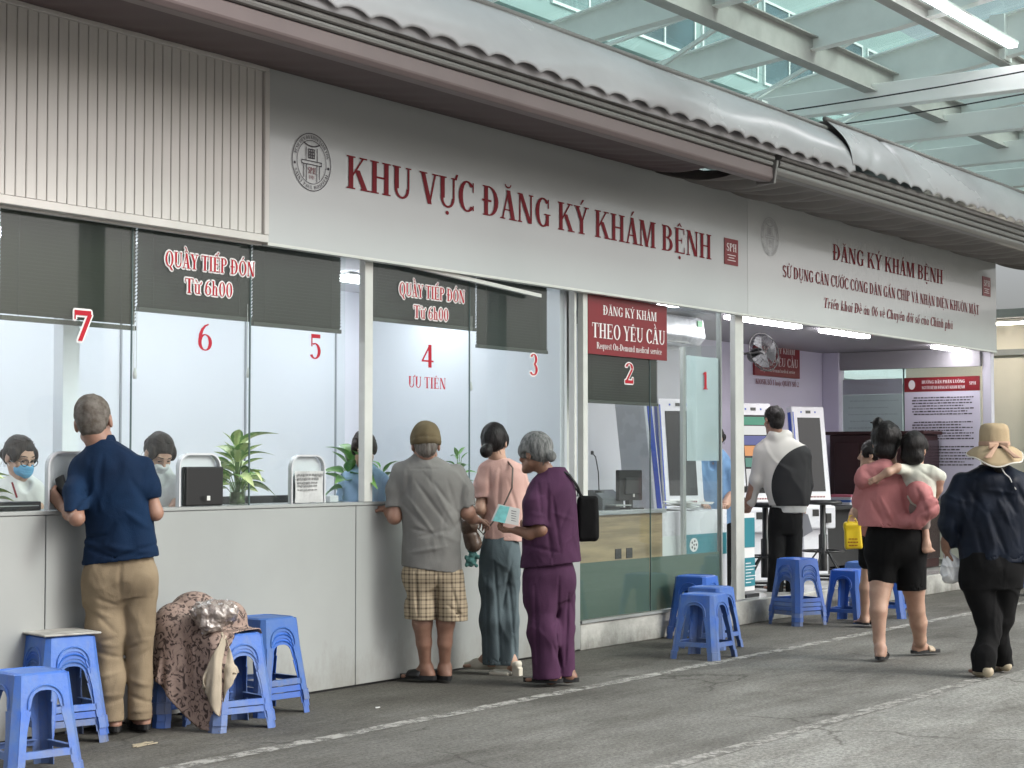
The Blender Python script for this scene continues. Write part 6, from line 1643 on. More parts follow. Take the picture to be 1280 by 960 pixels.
f.tube(S, [(500, 588, 10, 0), (495, 612, 11.5, -.0), (493, 648, 12, -.02)], (493, 633, 0), nrm(-UP + .04 * rv)); f.tube(S, [(571, 590, 10.5, 0), (580, 612, 11.5, .0), (586, 645, 12.5, .0)], (584, 634, 0), nrm(-UP + .2 * rv))
S.wrinkle(0.0081, (6, 6, 3.5), 11)
f.cr(S, [(505, 630, 535, 660), (520, 600, 560, 655), (530, 590, 572, 640), (515, 660, 545, 665), (510, 585, 512, 625), (560, 600, 574, 650), (560, 668, 575, 650), (525, 670, 560, 662), (503, 625, 515, 590)], .010, .006)
f.cr(S, [(510, 620, 545, 668), (540, 600, 572, 660), (512, 690, 560, 682)], .009, -.006)
f.cr(S, [(508, 586, 562, 586)], .004, .004)
S.hollow(f.J(540, 711, 0), nrm(-UP - .13 * rv), .03, .010, 9)
S.cut(f.J(540, 712, 0), nrm(-UP - .13 * rv))

M_gshirt = fabric('shirt_grey', (.205, .20, .19), col2=(.165, .16, .152)); add('shirt', S, M_gshirt, f.e)
S = SDF(.0055); S.cap(f.J(530, 566, .0), f.J(532, 572, -.0), .060, .066, .02); S.hollow(f.J(530, 560, 0), UP, .04, .011); S.cut(f.J(530, 563, 0), nrm(UP + .1 * hv), .2); S.cut(f.J(531, 577, 0), -UP, .2); add('collar', S, M_gshirt, f.e)
def plaid():
    M = bpy.data.materials.new('checked_shorts'); M.use_nodes = True; t = M.node_tree; N = t.nodes; L = t.links; b = N['Principled BSDF']; b.inputs['Roughness'].default_value = .9
    tc = N.new('ShaderNodeTexCoord'); mp = N.new('ShaderNodeMapping'); mp.inputs['Rotation'].default_value = (0, 0, math.radians(55)); L.new(tc.outputs['Object'], mp.inputs[0])
    sx = N.new('ShaderNodeSeparateXYZ'); L.new(mp.outputs[0], sx.inputs[0]); cur = None
    def st(src, per, wd, off=0):
        a = N.new('ShaderNodeMath'); a.operation = 'MULTIPLY_ADD'; a.inputs[1].default_value = 1 / per; a.inputs[2].default_value = off + 50; L.new(src, a.inputs[0])
        fr = N.new('ShaderNodeMath'); fr.operation = 'FRACT'; L.new(a.outputs[0], fr.inputs[0]); c = N.new('ShaderNodeMath'); c.operation = 'LESS_THAN'; c.inputs[1].default_value = wd; L.new(fr.outputs[0], c.inputs[0]); return c.outputs[0]
    def add_(a, b_):
        m1 = N.new('ShaderNodeMath'); m1.operation = 'ADD'; L.new(a, m1.inputs[0]); L.new(b_, m1.inputs[1]); return m1.outputs[0]
    v = add_(add_(st(sx.outputs['X'], .052, .22), st(sx.outputs['Z'], .052, .22)), add_(st(sx.outputs['X'], .052, .08, .5), st(sx.outputs['Z'], .052, .08, .5)))
    r = N.new('ShaderNodeValToRGB'); r.color_ramp.elements[0].position = 0; r.color_ramp.elements[1].position = .6; r.color_ramp.elements[0].color = (.40, .325, .225, 1); r.color_ramp.elements[1].color = (.085, .06, .04, 1)
    m2 = N.new('ShaderNodeMath'); m2.operation = 'MULTIPLY'; m2.inputs[1].default_value = .32; L.new(v, m2.inputs[0]); L.new(m2.outputs[0], r.inputs[0]); L.new(r.outputs[0], b.inputs['Base Color']); return M
S = SDF(.0065)
f.loft(S, [(510, 570, 698, .10, 0), (504, 577, 720, .125, 0), (508, 574, 734, .09, 0)], p=2.3)
f.limb(S, [(525, 722, 20, 0), (527, 760, 18.5, 0), (528, 800, 18, 0)], .05); f.limb(S, [(557, 722, 20, .0), (563, 760, 19, .0), (566, 800, 19, .0)], .014)
S.wrinkle(0.0108, (7, 7, 3), 13); f.cr(S, [(548, 712, 546, 775), (520, 712, 524, 770), (505, 730, 515, 775), (560, 755, 580, 770), (565, 730, 575, 775)], .008, .010)
S.hollow(f.J(528, 775, 0), -UP, .05, .009); S.cut(f.J(546, 775, 0), nrm(-UP - .04 * rv))
add('shorts', S, plaid(), f.e)
for a, t_ in ((aL, tY), (aR, tR)):
    sole(a, t_, 1.02, .026, .050).build('slipper', M_rub, f.e); strap(a, t_, .02, .115, 1.02, .052, .052).build('slipper_strap', M_rub, f.e, smooth=True, solid=.005)

# ================================================================== woman in pale pink top
f = person(11.33, 628, 845, 'dark-haired woman in a pale pink top and grey trousers at the counter', group='people waiting at the counter')
tP = nrm(V3(-.15, 1, 0)); aL = fitfoot(f, 607, 839, tP, .95, .03); aR = fitfoot(f, 638, 844, tP, .95, .045)
P_, B, s = body(f, M_skinC, .0060, (618, 553, .0, dirv(.18, 1, -.12), UP, 1.0),
    arms=[[(604, 592, 8, 0), (601, 636, 7.5, -.03), (612, 650, 6.5, .08), (622, 652, 5, .16)], [(650, 592, 8, .05), (655, 635, 7, .08), (645, 645, 5.5, .2)]],
    legs=[[(617, 720, 15, 0), (616, 780, 10, 0), (612, 828, 6, .0)], [(636, 720, 15, .0), (635, 780, 10, .0), (640, 832, 6, .02)]],
    chest=(628, 605, 0, .135, .085), pelvis=(626, 690, 0, .14, .09), neckp=(624, 577, 0), nr=.046,
    hands=[((f.J(622, 652, .16), dirv(.8, .5, .1), -UP, 1), dict(s=.9, curl=.8)), ((f.J(645, 645, .2), dirv(-.6, .8, .1), -UP, -1), dict(s=.9, curl=.6))],
    feet=[((aL, tP), dict(s=.92, r=.030)), ((aR, tP), dict(s=.92, r=.030))])
add('hair', hair_bun(P_, B, s, ((-.02, -.08, -.03), (-.030, -.115, -.070)), .040, .0058, low=-.025, puff=.004), H_black, f.e)
wisps(P_, B, s, H_black, f.e, seed=159)
S = SDF(.0068)
f.loft(S, [(611, 637, 573, .06, 0), (602, 650, 580, .085, .01), (599, 656, 592, .105, .02), (601, 657, 612, .115, .03), (605, 656, 640, .11, .02), (602, 654, 665, .115, .01), (600, 654, 690, .12, 0)], p=2.2)
f.tube(S, [(607, 587, 9, 0), (604, 606, 10, -.01), (602, 640, 11, -.03)], (602, 621, -.01), nrm(-UP + .15 * rv)); f.tube(S, [(650, 588, 8, .04), (654, 612, 9, .06), (655, 640, 9, .07)], (655, 624, .06))
S.wrinkle(0.0068, (7, 7, 4), 21); f.cr(S, [(618, 590, 608, 625), (625, 585, 622, 640), (610, 655, 640, 630), (635, 600, 650, 650), (612, 610, 612, 585)], .009, .006)
f.cr(S, [(604, 676, 605, 655)], .006, .02)
S.hollow(f.J(627, 676, 0), -UP, .03, .010); S.cut(f.J(627, 675, 0), nrm(-UP + .08 * -rv))
M_pink = fabric('top_pale_pink', (.60, .385, .34), col2=(.54, .325, .28)); add('top', S, M_pink, f.e)
S = SDF(.0065); f.loft(S, [(606, 646, 664, .09, 0), (600, 651, 690, .125, 0), (601, 650, 712, .115, 0), (605, 646, 728, .09, 0)], p=2.3)
f.limb(S, [(616, 705, 14, -.01), (616, 730, 15, -.01), (616, 775, 14.5, -.01), (620, 850, 14.5, .03)], .06); f.limb(S, [(635, 705, 14, .01), (635, 730, 15, .02), (635, 775, 14, .0), (635, 850, 14, .01)], .03)
S.wrinkle(0.0095, (8, 8, 2), 23); f.cr(S, [(635, 715, 642, 790), (618, 700, 626, 830), (608, 720, 610, 830), (642, 790, 644, 830), (640, 700, 628, 760)], .008, .009)
S.hollow(f.J(627, 831, 0), -UP, .05, .008); S.cut(f.J(627, 831, 0), -UP)
add('trousers', S, fabric('trousers_slate', (.115, .15, .165), col2=(.09, .118, .132)), f.e)
M_cream = mat('shoe_cream', (.62, .58, .49), .35, var=.06)
for a, q in ((aL, 0), (aR, 1)):
    sd_ = np.cross(tP, UP); S = SDF(.0045); P2 = lambda x, y, z: a + tP * x + sd_ * y + UP * z
    S.cap(P2(-.045, 0, -.035), P2(.06, 0, -.035), .034, .036, .02); S.cap(P2(.06, 0, -.042), P2(.135, .004, -.052), .036, .026, .03)
    S.ell(P2(-.01, 0, .0), V3(.030, .055, .045), .008, 's', B=[sd_, tP, UP]); S.cut(P2(0, 0, -.070), -UP)
    if q: S.box(P2(-.05, 0, -.085), V3(.028, .026, .030), .004, .006, B=[tP, sd_, UP]); S.box(P2(.07, 0, -.100), V3(.07, .036, .010), .004, .01, B=[tP, sd_, UP])
    add('shoe', S, M_cream, f.e)
    m_ = MB(); m_.tube([tuple(P2(.03 + .01 * math.cos(t), .020 * math.sin(t), -.004 + .006 * math.sin(2 * t))) for t in [k * math.pi / 6 for k in range(13)]], .005, 6, False); m_.build('shoe_bow', M_cream, f.e, smooth=True)
# brown shoulder bag with a turquoise plush charm
g2 = Fig(11.25); e = empty('shoulder_bag', tuple(g2.J(589, 668, 0)), 'small brown leather shoulder bag hanging by the hip of the woman in pale pink', 'bag')
S = SDF(.0055); S.cap(g2.J(584, 656, 0), g2.J(592, 680, 0), .048, .055, .02); S.ell(g2.J(588, 655, -.03), V3(.05, .035, .05), .02, B=[rv, hv, UP]); S.wrinkle(.006, (14, 14, 10), 3); S.crease(g2.J(578, 668, -.05), g2.J(600, 664, -.05), .006, .006, hv)
S.mesh; add('pouch', S, mat('leather_brown', (.085, .050, .035), .28, var=.3, vscale=9, col2=(.16, .115, .09)), e)
MB().tube([tuple(f.J(*q)) for q in ((587, 648, -.1), (600, 690, -.02)[:0] or (604, 668, -.12), (626, 640, -.13), (640, 610, -.13), (641, 585, -.11), (634, 576, -.05))], .006, 6).build('strap', mat('strap_brown', (.12, .09, .075), .5), e, smooth=True)
e = empty('plush_charm', tuple(g2.J(589, 700, 0)), 'little turquoise plush animal dangling under the brown shoulder bag', 'toy')
S = SDF(.004); S.ell(g2.J(589, 701, 0), V3(.034, .026, .036), .01, B=[rv, hv, UP]); S.ell(g2.J(591, 693, 0), V3(.026, .024, .022), .01, B=[rv, hv, UP])
for a, b in ((583, 706), (595, 707), (583, 697), (597, 696), (587, 688), (595, 687)): S.ell(g2.J(a, b, -.01), V3(.012, .012, .014), .006, B=[rv, hv, UP])
S.wrinkle(.004, (40, 40, 40), 2); add('plush_body', S, fabric('plush_turquoise', (.13, .30, .28), col2=(.08, .19, .18), vscale=40), e)
MB().tube([tuple(g2.J(590, 688, 0)), tuple(g2.J(589, 680, 0))], .002, 5).build('cord', M_cord, e)

# ================================================================== elderly woman in purple
f = person(10.8, 690, 858, 'elderly grey-haired woman in a plum purple outfit holding papers, last at the counter', group='people waiting at the counter')
tL = nrm(V3(-.28, .96, 0)); aL = fitfoot(f, 690, 860, tL, .98, .028); aR = fitfoot(f, 710, 857, tL, .98, .028)
faceP = dirv(-.80, .60, -.10)
P_, B, s = body(f, M_skinB, .0052, (668, 566, .0, faceP, nrm(UP - .12 * rv + .05 * hv), 1.02),
    arms=[[(672, 618, 10, -.05), (676, 662, 8.5, -.11), (662, 667, 7.5, -.09), (646, 663, 5.5, -.07)], [(708, 615, 9, .08), (712, 660, 8, .12), (690, 668, 6, .18), (672, 664, 5, .2)]],
    legs=[[(680, 730, 17, -.03), (683, 790, 12, -.03), (688, 848, 7, -.02)], [(702, 730, 16, .05), (704, 790, 11, .06), (709, 846, 7, .06)]],
    chest=(694, 628, 0, .12, .10), pelvis=(692, 715, 0, .14, .11), neckp=(686, 594, 0), nr=.046,
    hands=[((f.J(646, 663, -.05), dirv(-.97, .2, .0), dirv(-.1, -.2, 1), -1), dict(s=.95, curl=.75)), ((f.J(672, 664, .2), dirv(-.9, .3, .1), UP, 1), dict(s=.95, curl=.6))],
    feet=[((aL, tL), dict(s=.98, r=.030)), ((aR, tL), dict(s=.98, r=.030))], mats_=(M_eyew, M_iris, H_silver))
S = hair_bun(P_, B, s, ((.0, -.08, -.015), (.0, -.120, -.032)), .032, .0052, low=-.02, noise=.003, puff=.006); add('hair', S, H_silver, f.e)
wisps(P_, B, s, H_silver, f.e, seed=202)
S = SDF(.0066)
f.loft(S, [(680, 706, 585, .06, .0), (668, 714, 597, .09, .0), (660, 719, 610, .12, 0), (656, 721, 630, .135, 0), (653, 722, 655, .135, 0), (652, 724, 680, .135, 0), (651, 726, 705, .14, 0), (650, 727, 730, .14, 0)], p=2.2)
f.tube(S, [(675, 608, 11, -.05), (669, 630, 14, -.09), (668, 672, 16, -.12)], (667, 656, -.11)); f.tube(S, [(708, 608, 9, .06), (713, 640, 10, .10), (712, 668, 10, .12)], (712, 656, .11))
S.wrinkle(0.0068, (7, 7, 4), 31); f.cr(S, [(684, 605, 684, 650), (690, 620, 700, 690), (660, 690, 668, 660), (716, 620, 700, 660), (655, 680, 700, 690), (672, 600, 676, 640), (684, 660, 690, 700)], .009, .006)
f.cr(S, [(660, 640, 682, 645), (690, 640, 718, 650), (664, 625, 680, 620)], .010, -.004)
S.hollow(f.J(688, 706, 0), -UP, .04, .010); S.cut(f.J(688, 706, 0), nrm(-UP - .12 * rv)) if False else S.cut(f.J(688, 706, 0), nrm(-UP + .12 * rv * 1.0))
M_plum = fabric('plum_cloth', (.070, .026, .062), col2=(.052, .019, .047), var=.2); add('blouse', S, M_plum, f.e)
S = SDF(.0066); f.loft(S, [(660, 714, 697, .10, 0), (654, 720, 722, .13, 0), (656, 719, 738, .11, 0), (662, 714, 750, .08, 0)], p=2.3)
f.limb(S, [(677, 722, 19, -.01), (678, 745, 20, -.02), (680, 790, 18.5, -.05), (685, 860, 18, -.08)], .06); f.limb(S, [(700, 722, 17, .02), (702, 745, 16.5, .04), (703, 790, 14.5, .02), (707, 860, 12.5, -.03)], .015)
S.wrinkle(0.0081, (8, 8, 3), 33); f.cr(S, [(698, 720, 695, 800), (695, 790, 702, 845), (668, 730, 672, 840), (700, 760, 690, 780), (690, 800, 700, 830), (710, 740, 706, 830)], .008, .009)
S.hollow(f.J(685, 846, -.03), -UP, .05, .009, .1); S.cut(f.J(685, 846, 0), nrm(-UP + .06 * rv))
add('trousers', S, M_plum, f.e)
for a in (aL, aR):
    sole(a, tL, 1.0, .028, .046).build('sandal', M_rub, f.e)
    for u0, u1 in ((.015, .04), (.055, .075), (.09, .115)): strap(a, tL, u0, u1, 1.0, .05 - u0 * .12, .047).build('sandal_strap', M_rub, f.e, smooth=True, solid=.004)
pp_ = Fig(10.72); e = empty('papers', tuple(pp_.J(634, 640, -.06)), 'white and turquoise printed papers held by the woman in purple', 'papers')
def sheetq(fg, P4, dy): return [tuple(fg.J(a, b, dy)) for a, b in P4]
MB().prism(sheetq(pp_, ((623, 630), (650, 636), (648, 657), (614, 651)), -.07), tuple(hv * .003)).build('sheet', M_paper, e)
MB().prism(sheetq(pp_, ((625, 631.5), (637, 634), (631, 654), (616, 651)), -.074), tuple(hv * .002)).build('cover', mat('booklet_turquoise', (.20, .55, .55), .4, var=.2, vscale=30), e)
m_ = MB(); r_ = random.Random(3)
for i in range(5): m_.prism(sheetq(pp_, ((639, 638 + 3 * i), (646 - r_.random() * 3, 639.3 + 3 * i), (646, 640.1 + 3 * i), (639, 638.8 + 3 * i)), -.0705), tuple(hv * .0004))
m_.build('fine_print', M_dark, e)
e = empty('tote_bag', tuple(f.J(735, 650, .05)), 'black cloth tote bag hanging from the shoulder of the woman in purple', 'bag')
S = SDF(.006); S.box(f.J(735, 648, .03), V3(14 * f.k, .035, 29 * f.k), .03, .01, B=[nrm(rv), hv, nrm(UP - .06 * rv)]); S.wrinkle(0.0081, (7, 7, 5), 4); add('bag_body', S, fabric('tote_black', (.004, .004, .0045)), e)
MB().tube([tuple(f.J(*q)) for q in ((726, 620, .0), (722, 608, -.04), (712, 594, -.06), (701, 588, -.04), (694, 590, .03), (712, 600, .09), (728, 621, .07))], .009, 6).build('strap', M_blackm, e, smooth=True)

# ================================================================== woman in the pink hooded jacket, with the child
f = person(12.25, 1125, 827, 'woman in a pink hooded jacket and black shorts carrying a small child', group='people walking away')
tX1 = dirv(.35, 1); tX2 = dirv(.92, .45); aL = fitfoot(f, 1101, 827, tX1, 1.0, .02, mx=.2); aR = fitfoot(f, 1149, 818, tX2, 1.0, .02, mx=.2)
P_, B, s = body(f, M_skinC, .0065, (1108, 553, .0, dirv(.28, 1, -.05), UP, 1.1),
    arms=[[(1080, 600, 9, 0), (1074, 640, 8, .05), (1082, 652, 7, .25)], [(1140, 602, 9, 0), (1160, 634, 8, -.24), (1146, 650, 7, -.20), (1132, 650, 5.5, -.14)]],
    legs=[[(1104, 715, 16.5, 0), (1102, 728, 14.5, 0), (1100, 742, 12.5, 0), (1098, 764, 10.5, -.02), (1099, 800, 7.0, 0), (1101, 817, 6, .0)], [(1141, 715, 16.5, .0), (1142, 735, 14, .0), (1145, 760, 10.6, .0), (1148, 778, 10.6, .0), (1150, 800, 7.6, .0), (1150, 809, 6.5, .0)]],
    chest=(1112, 615, 0, .14, .09), pelvis=(1120, 685, 0, .17, .11), neckp=(1110, 582, 0), covered=False, lk=.8,
    hands=[((f.J(1082, 652, .25), dirv(.6, .8, 0), -UP, 1), dict(s=.9)), ((f.J(1132, 650, -.12), dirv(-.9, .4, 0), hv, -1), dict(s=.9))],
    feet=[((aL, tX1), dict(s=.98, r=.034)), ((aR, tX2), dict(s=.98, r=.034))])
S = hair_bun(P_, B, s, ((-.0, -.07, .07), (-.045, -.05, .118)), .034, .006, low=-.05, noise=.006, puff=.012)
S.cap(P_(-.045, -.05, .12), P_(-.095, -.03, .125), .012, .006, .008); S.cap(P_(-.03, -.08, -.06), P_(.02, -.08, -.07), .05, .05, .03); add('hair', S, H_black, f.e)
wisps(P_, B, s, H_black, f.e, seed=240)
S = SDF(.0075)
f.loft(S, [(1098, 1126, 582, .07, 0), (1086, 1138, 590, .10, 0), (1077, 1150, 604, .13, 0), (1074, 1156, 622, .14, 0), (1073, 1158, 645, .14, 0), (1074, 1156, 668, .135, 0), (1076, 1154, 685, .13, 0)], p=2.2)
f.limb(S, [(1138, 602, 12, -.02), (1150, 616, 12.5, -.20), (1160, 634, 11.5, -.24), (1146, 650, 10, -.20), (1128, 652, 9, -.12)], .03); f.limb(S, [(1082, 602, 11, 0), (1078, 625, 11, .03), (1082, 645, 10, .12)], .03)
S.cap(f.J(1082, 592, -.06), f.J(1106, 584, -.10), .055, .06, .03); S.cap(f.J(1080, 600, -.08), f.J(1090, 598, -.10), .055, .04, .03)
S.wrinkle(0.0121, (6, 6, 4), 41); f.cr(S, [(1074, 612, 1100, 606), (1085, 625, 1100, 655), (1120, 600, 1132, 650), (1135, 610, 1146, 640), (1128, 660, 1140, 620), (1142, 625, 1160, 618), (1140, 640, 1162, 628), (1092, 600, 1112, 592)], .011, .012)
f.cr(S, [(1095, 620, 1112, 655), (1130, 655, 1138, 635), (1147, 622, 1162, 626), (1080, 604, 1100, 598)], .010, -.010)
S.hollow(f.J(1117, 661, 0), -UP, .04, .010); S.cut(f.J(1117, 660, 0), nrm(-UP - .06 * rv))
M_pj = fabric('jacket_pink', (.58, .235, .235), col2=(.50, .19, .19), rough=.6); add('jacket', S, M_pj, f.e)
S = SDF(.0075); f.loft(S, [(1087, 1152, 650, .10, 0), (1081, 1158, 678, .14, 0), (1082, 1157, 698, .12, 0), (1090, 1150, 708, .08, 0)], p=2.3)
f.tube(S, [(1103, 700, 19, 0), (1104, 745, 17.5, 0)], (1104, 728, 0), k=.05); f.tube(S, [(1139, 700, 19, 0), (1140, 757, 17.5, 0)], (1141, 738, 0), nrm(-UP + .05 * rv), k=.02)
M_blackcl = fabric('black_cloth', (.0045, .0045, .005), var=.3); add('shorts', S, M_blackcl, f.e)
for a, t_, mt in ((aL, tX1, M_rub), (aR, tX2, mat('strap_tan', (.45, .36, .26), .5))):
    sole(a, t_, 1.0, .022, .046).build('sandal', M_rub, f.e); strap(a, t_, .055, .105, 1.0, .045, .047).build('sandal_strap', mt, f.e, smooth=True, solid=.004)
# the child
f = person(12.10, 1150, 690, 'small dark-haired child in a white top carried by the woman in pink', 1.0)
f.e.location = tuple(f.J(1150, 660, .1))
P_, B, s = body(f, M_skinC, .006, (1143, 561, .04, dirv(.55, 1, 0), UP, .98),
    arms=[[(1132, 588, 6, 0), (1122, 585, 5.5, -.10), (1110, 590, 5, -.13), (1100, 596, 4, -.12)], [(1166, 592, 6.5, 0), (1174, 600, 6, .0), (1173, 612, 5, .02), (1170, 620, 4, .05)]],
    legs=[[(1148, 640, 9, .05), (1156, 655, 7, .08), (1158, 680, 5, .05)], [(1140, 640, 9, .1), (1128, 655, 7, .2), (1122, 680, 5, .22)]],
    chest=(1150, 600, .03, .085, .07), pelvis=(1150, 640, .05, .09, .08), neckp=(1146, 582, .03), nr=.036,
    hands=[((f.J(1100, 596, -.12), dirv(-.8, 0, -.4), hv, 1), dict(s=.62, curl=.3)), ((f.J(1170, 620, .05), dirv(-.1, .3, -1), -rv, 1), dict(s=.62))],
    feet=[((f.J(1158, 683, .05), dirv(.5, .5)), dict(s=.62, r=.030)), ((f.J(1122, 683, .22), dirv(.3, 1)), dict(s=.62, r=.030))])
S = hair_bun(P_, B, s, None, low=-.06, vox=.006, puff=.006); S.cap(P_(-.03, -.05, -.06), P_(.03, -.05, -.06), .05, .05, .03); add('hair', S, H_black, f.e)
wisps(P_, B, s, H_black, f.e, seed=264)
S = SDF(.0065); f.loft(S, [(1135, 1160, 580, .05, .03), (1129, 1168, 588, .075, .03), (1131, 1170, 605, .085, .03), (1134, 1168, 622, .09, .03), (1140, 1167, 640, .09, .04)], p=2.2)
f.limb(S, [(1133, 588, 8, 0), (1124, 586, 7, -.09)], .02); f.limb(S, [(1164, 590, 8.5, 0), (1175, 596, 8, .0)], .02)
S.wrinkle(0.0081, (9, 9, 6), 51); f.cr(S, [(1140, 600, 1160, 620), (1150, 590, 1165, 600), (1150, 612, 1156, 632)], .008, .007); add('top', S, fabric('top_offwhite', (.62, .62, .54)), f.e)
S = SDF(.0065); S.cap(f.J(1150, 634, .04), f.J(1150, 644, .05), .085, .08, .02); f.limb(S, [(1150, 640, 10, .05), (1155, 656, 8, .08)], .02); f.limb(S, [(1142, 640, 10, .1), (1130, 655, 8, .19)], .02); add('shorts', S, fabric('shorts_pale', (.30, .24, .22)), f.e)
# the girl with the yellow bag
f = person(14.5, 1084, 786, 'girl mostly hidden behind the woman in pink, holding a yellow bag')
tg = dirv(-.3, 1); aL = fitfoot(f, 1081, 784, tg, .95); aR = fitfoot(f, 1093, 784, tg, .95)
P_, B, s = body(f, M_skinC, .007, (1089, 568, .0, dirv(-.95, .35), UP, .98),
    arms=[[(1082, 605, 6, 0), (1076, 630, 5.5, -.05), (1068, 640, 5, -.1), (1065, 643, 4, -.12)], [(1102, 605, 6, .1), (1104, 640, 5, .1), (1100, 660, 4, .1)]],
    legs=[[(1084, 690, 9, 0), (1082, 735, 7.5, 0), (1081, 772, 5, 0)], [(1096, 690, 9, .05), (1094, 735, 7.5, .05), (1093, 772, 5, .05)]],
    covered=False, chest=(1092, 615, .03, .09, .08), pelvis=(1090, 670, .03, .10, .09), neckp=(1092, 588, .02), nr=.040,
    hands=[((f.J(1065, 643, -.12), dirv(-.2, 0, -1), hv, 1), dict(s=.85, curl=1.1)), ((f.J(1100, 660, .1), -UP, hv, 1), dict(s=.8))],
    feet=[((aL, tg), dict(s=.85)), ((aR, tg), dict(s=.85))])
S = hair_bun(P_, B, s, ((0, -.08, 0), (0, -.12, -.04)), .03, .0065, puff=.003); add('hair', S, H_black, f.e)
wisps(P_, B, s, H_black, f.e, seed=279)
S = SDF(.008); f.loft(S, [(1082, 1102, 590, .06, .03), (1076, 1108, 604, .09, .03), (1077, 1106, 640, .09, .03), (1076, 1106, 680, .10, .03)], p=2.2); f.limb(S, [(1082, 605, 8, 0), (1076, 628, 7.5, -.05), (1070, 638, 6, -.09)], .02); add('jacket', S, fabric('jacket_darkpink', (.38, .18, .18)), f.e)
S = SDF(.008); f.limb(S, [(1084, 678, 11, .01), (1083, 702, 10, 0)], .02); f.limb(S, [(1096, 678, 11, .05), (1095, 702, 10, .05)], .02); add('shorts', S, M_blackcl, f.e)
for a in (aL, aR): sole(a, tg, .86, .02).build('sandal', M_rub, f.e)
e = empty('yellow_bag', tuple(f.J(1066, 670, -.1)), 'yellow plastic carrier bag with small dark print held beside the woman in pink', 'bag')
S = SDF(.006); S.box(f.J(1066, 669, -.12), V3(11 * f.k, .03, 17.5 * f.k), .02, .01, B=[nrm(rv + .05 * UP), hv, nrm(UP - .05 * rv)]); S.wrinkle(0.0108, (8, 8, 6), 6)
add('bag_body', S, mat('bag_yellow', (.68, .48, .015), .35, var=.12, vscale=8), e)
MB().tube([tuple(f.J(a, b, -.14)) for a, b in ((1060, 653), (1062, 645), (1067, 644), (1071, 653))], .005, 6).build('handle', mat('bag_yellow_handle', (.6, .42, .015), .4), e)
m_ = MB()
for i, (a, b, w_) in enumerate(((1061, 673, 11), (1060, 677, 13), (1061, 681, 11))):
    x = a
    while x < a + w_: m_.prism([tuple(f.J(x + q, b + r, -.163)) for q, r in ((0, 0), (1.2, 0), (1.2, 1.6), (0, 1.6))], tuple(hv * .001)); x += 1.9
m_.build('fine_print', M_red, e)

# ================================================================== woman with sun hat
f = person(11.3, 1238, 845, 'woman in a beige sun hat, navy jacket and black trousers walking away', group='people walking away')
tH = dirv(-.75, .6); tH2 = dirv(-.2, 1); aL = fitfoot(f, 1231, 850, tH2, .95, .02, mx=.16); aR = fitfoot(f, 1254, 840, tH2, .95, .02, mx=.16)
P_, B, s = body(f, M_skinB, .0065, (1243, 572, .0, dirv(0, 1), UP, 1.0),
    arms=[[(1202, 605, 10, 0), (1190, 645, 9, .0), (1184, 678, 7.5, .05), (1182, 686, 5.5, .06)], [(1285, 605, 10, 0), (1295, 650, 9, .0), (1298, 685, 6, .06)]],
    legs=[[(1222, 720, 20, 0), (1236, 778, 14, -.02), (1230, 812, 8, -.05), (1229, 832, 7, -.04)], [(1258, 720, 20, .0), (1248, 778, 14, .07), (1252, 812, 8, .12), (1254, 830, 7, .12)]],
    chest=(1243, 620, 0, .15, .10), pelvis=(1240, 700, 0, .17, .11), neckp=(1243, 595, 0),
    hands=[((f.J(1182, 686, .06), dirv(.1, .2, -1), rv, 1), dict(s=.95, curl=1.0)), ((f.J(1298, 685, .06), -UP, -rv, -1), dict(s=.95, curl=.5))],
    feet=[((aL, tH2), dict(s=.95, r=.034)), ((aR, tH2), dict(s=.95, r=.034))])
add('hair', hair_bun(P_, B, s, ((0, -.08, -.04), (0, -.11, -.07)), .03, .0065, low=-.05), H_black, f.e)
wisps(P_, B, s, H_black, f.e, seed=303)
M_hat = fabric('hat_straw_beige', (.50, .39, .25), col2=(.43, .33, .205)); M_hatt = mat('hat_trim', (.72, .69, .62), .7)
hc = f.J(1243, 558, 0); m_ = MB()
m_.lathe(tuple(hc), [(.002, .150), (.06, .146), (.084, .132), (.092, .10), (.094, .04), (.097, .0)], 32); m_.build('hat_crown', M_hat, f.e, smooth=True, solid=.003)
def brim(u, v):
    a = 2 * math.pi * u; r = .096 + .085 * v * (1 + .08 * math.sin(2 * a + .5)); back = -(math.cos(a) * hv[0] + math.sin(a) * hv[1])
    sid = abs(math.cos(a) * rv[0] + math.sin(a) * rv[1])
    return (hc[0] + r * math.cos(a), hc[1] + r * math.sin(a), hc[2] + .002 - .095 * v * (.35 + .65 * max(0, back)) - .035 * v * v + .01 * v * math.sin(5 * a) + .02 * v * sid)
MB().grid(48, 6, brim).build('hat_brim', M_hat, f.e, smooth=True, solid=.003)
MB().tube([brim(k / 48, 1) for k in range(49)], .005, 6, False).build('hat_trim', M_hatt, f.e, smooth=True)
M_rib = fabric('hat_ribbon', (.50, .33, .24))
MB().lathe(tuple(hc), [(.099, .005), (.0985, .028), (.096, .032)], 32).build('hat_ribbon', M_rib, f.e, smooth=True)
for sx_, L in ((-1, .07), (1, .055)):
    MB().grid(8, 3, lambda u, v: tuple(hc - hv * (.104 + .02 * math.sin(math.pi * u)) + rv * sx_ * L * math.sin(math.pi * u * .9) + UP * (.012 + .02 * (v - .5) * (1 + math.sin(math.pi * u)) - .02 * u))).build('ribbon_bow', M_rib, f.e, smooth=True, solid=.003)
    MB().grid(8, 3, lambda u, v: tuple(hc - hv * (.108 + .075 * u) + rv * sx_ * (.01 + .085 * u + (v - .5) * (.02 + .03 * u)) + UP * (.01 - .085 * u))).build('ribbon_tail', M_rib, f.e, smooth=True, solid=.003)
S = SDF(.0075)
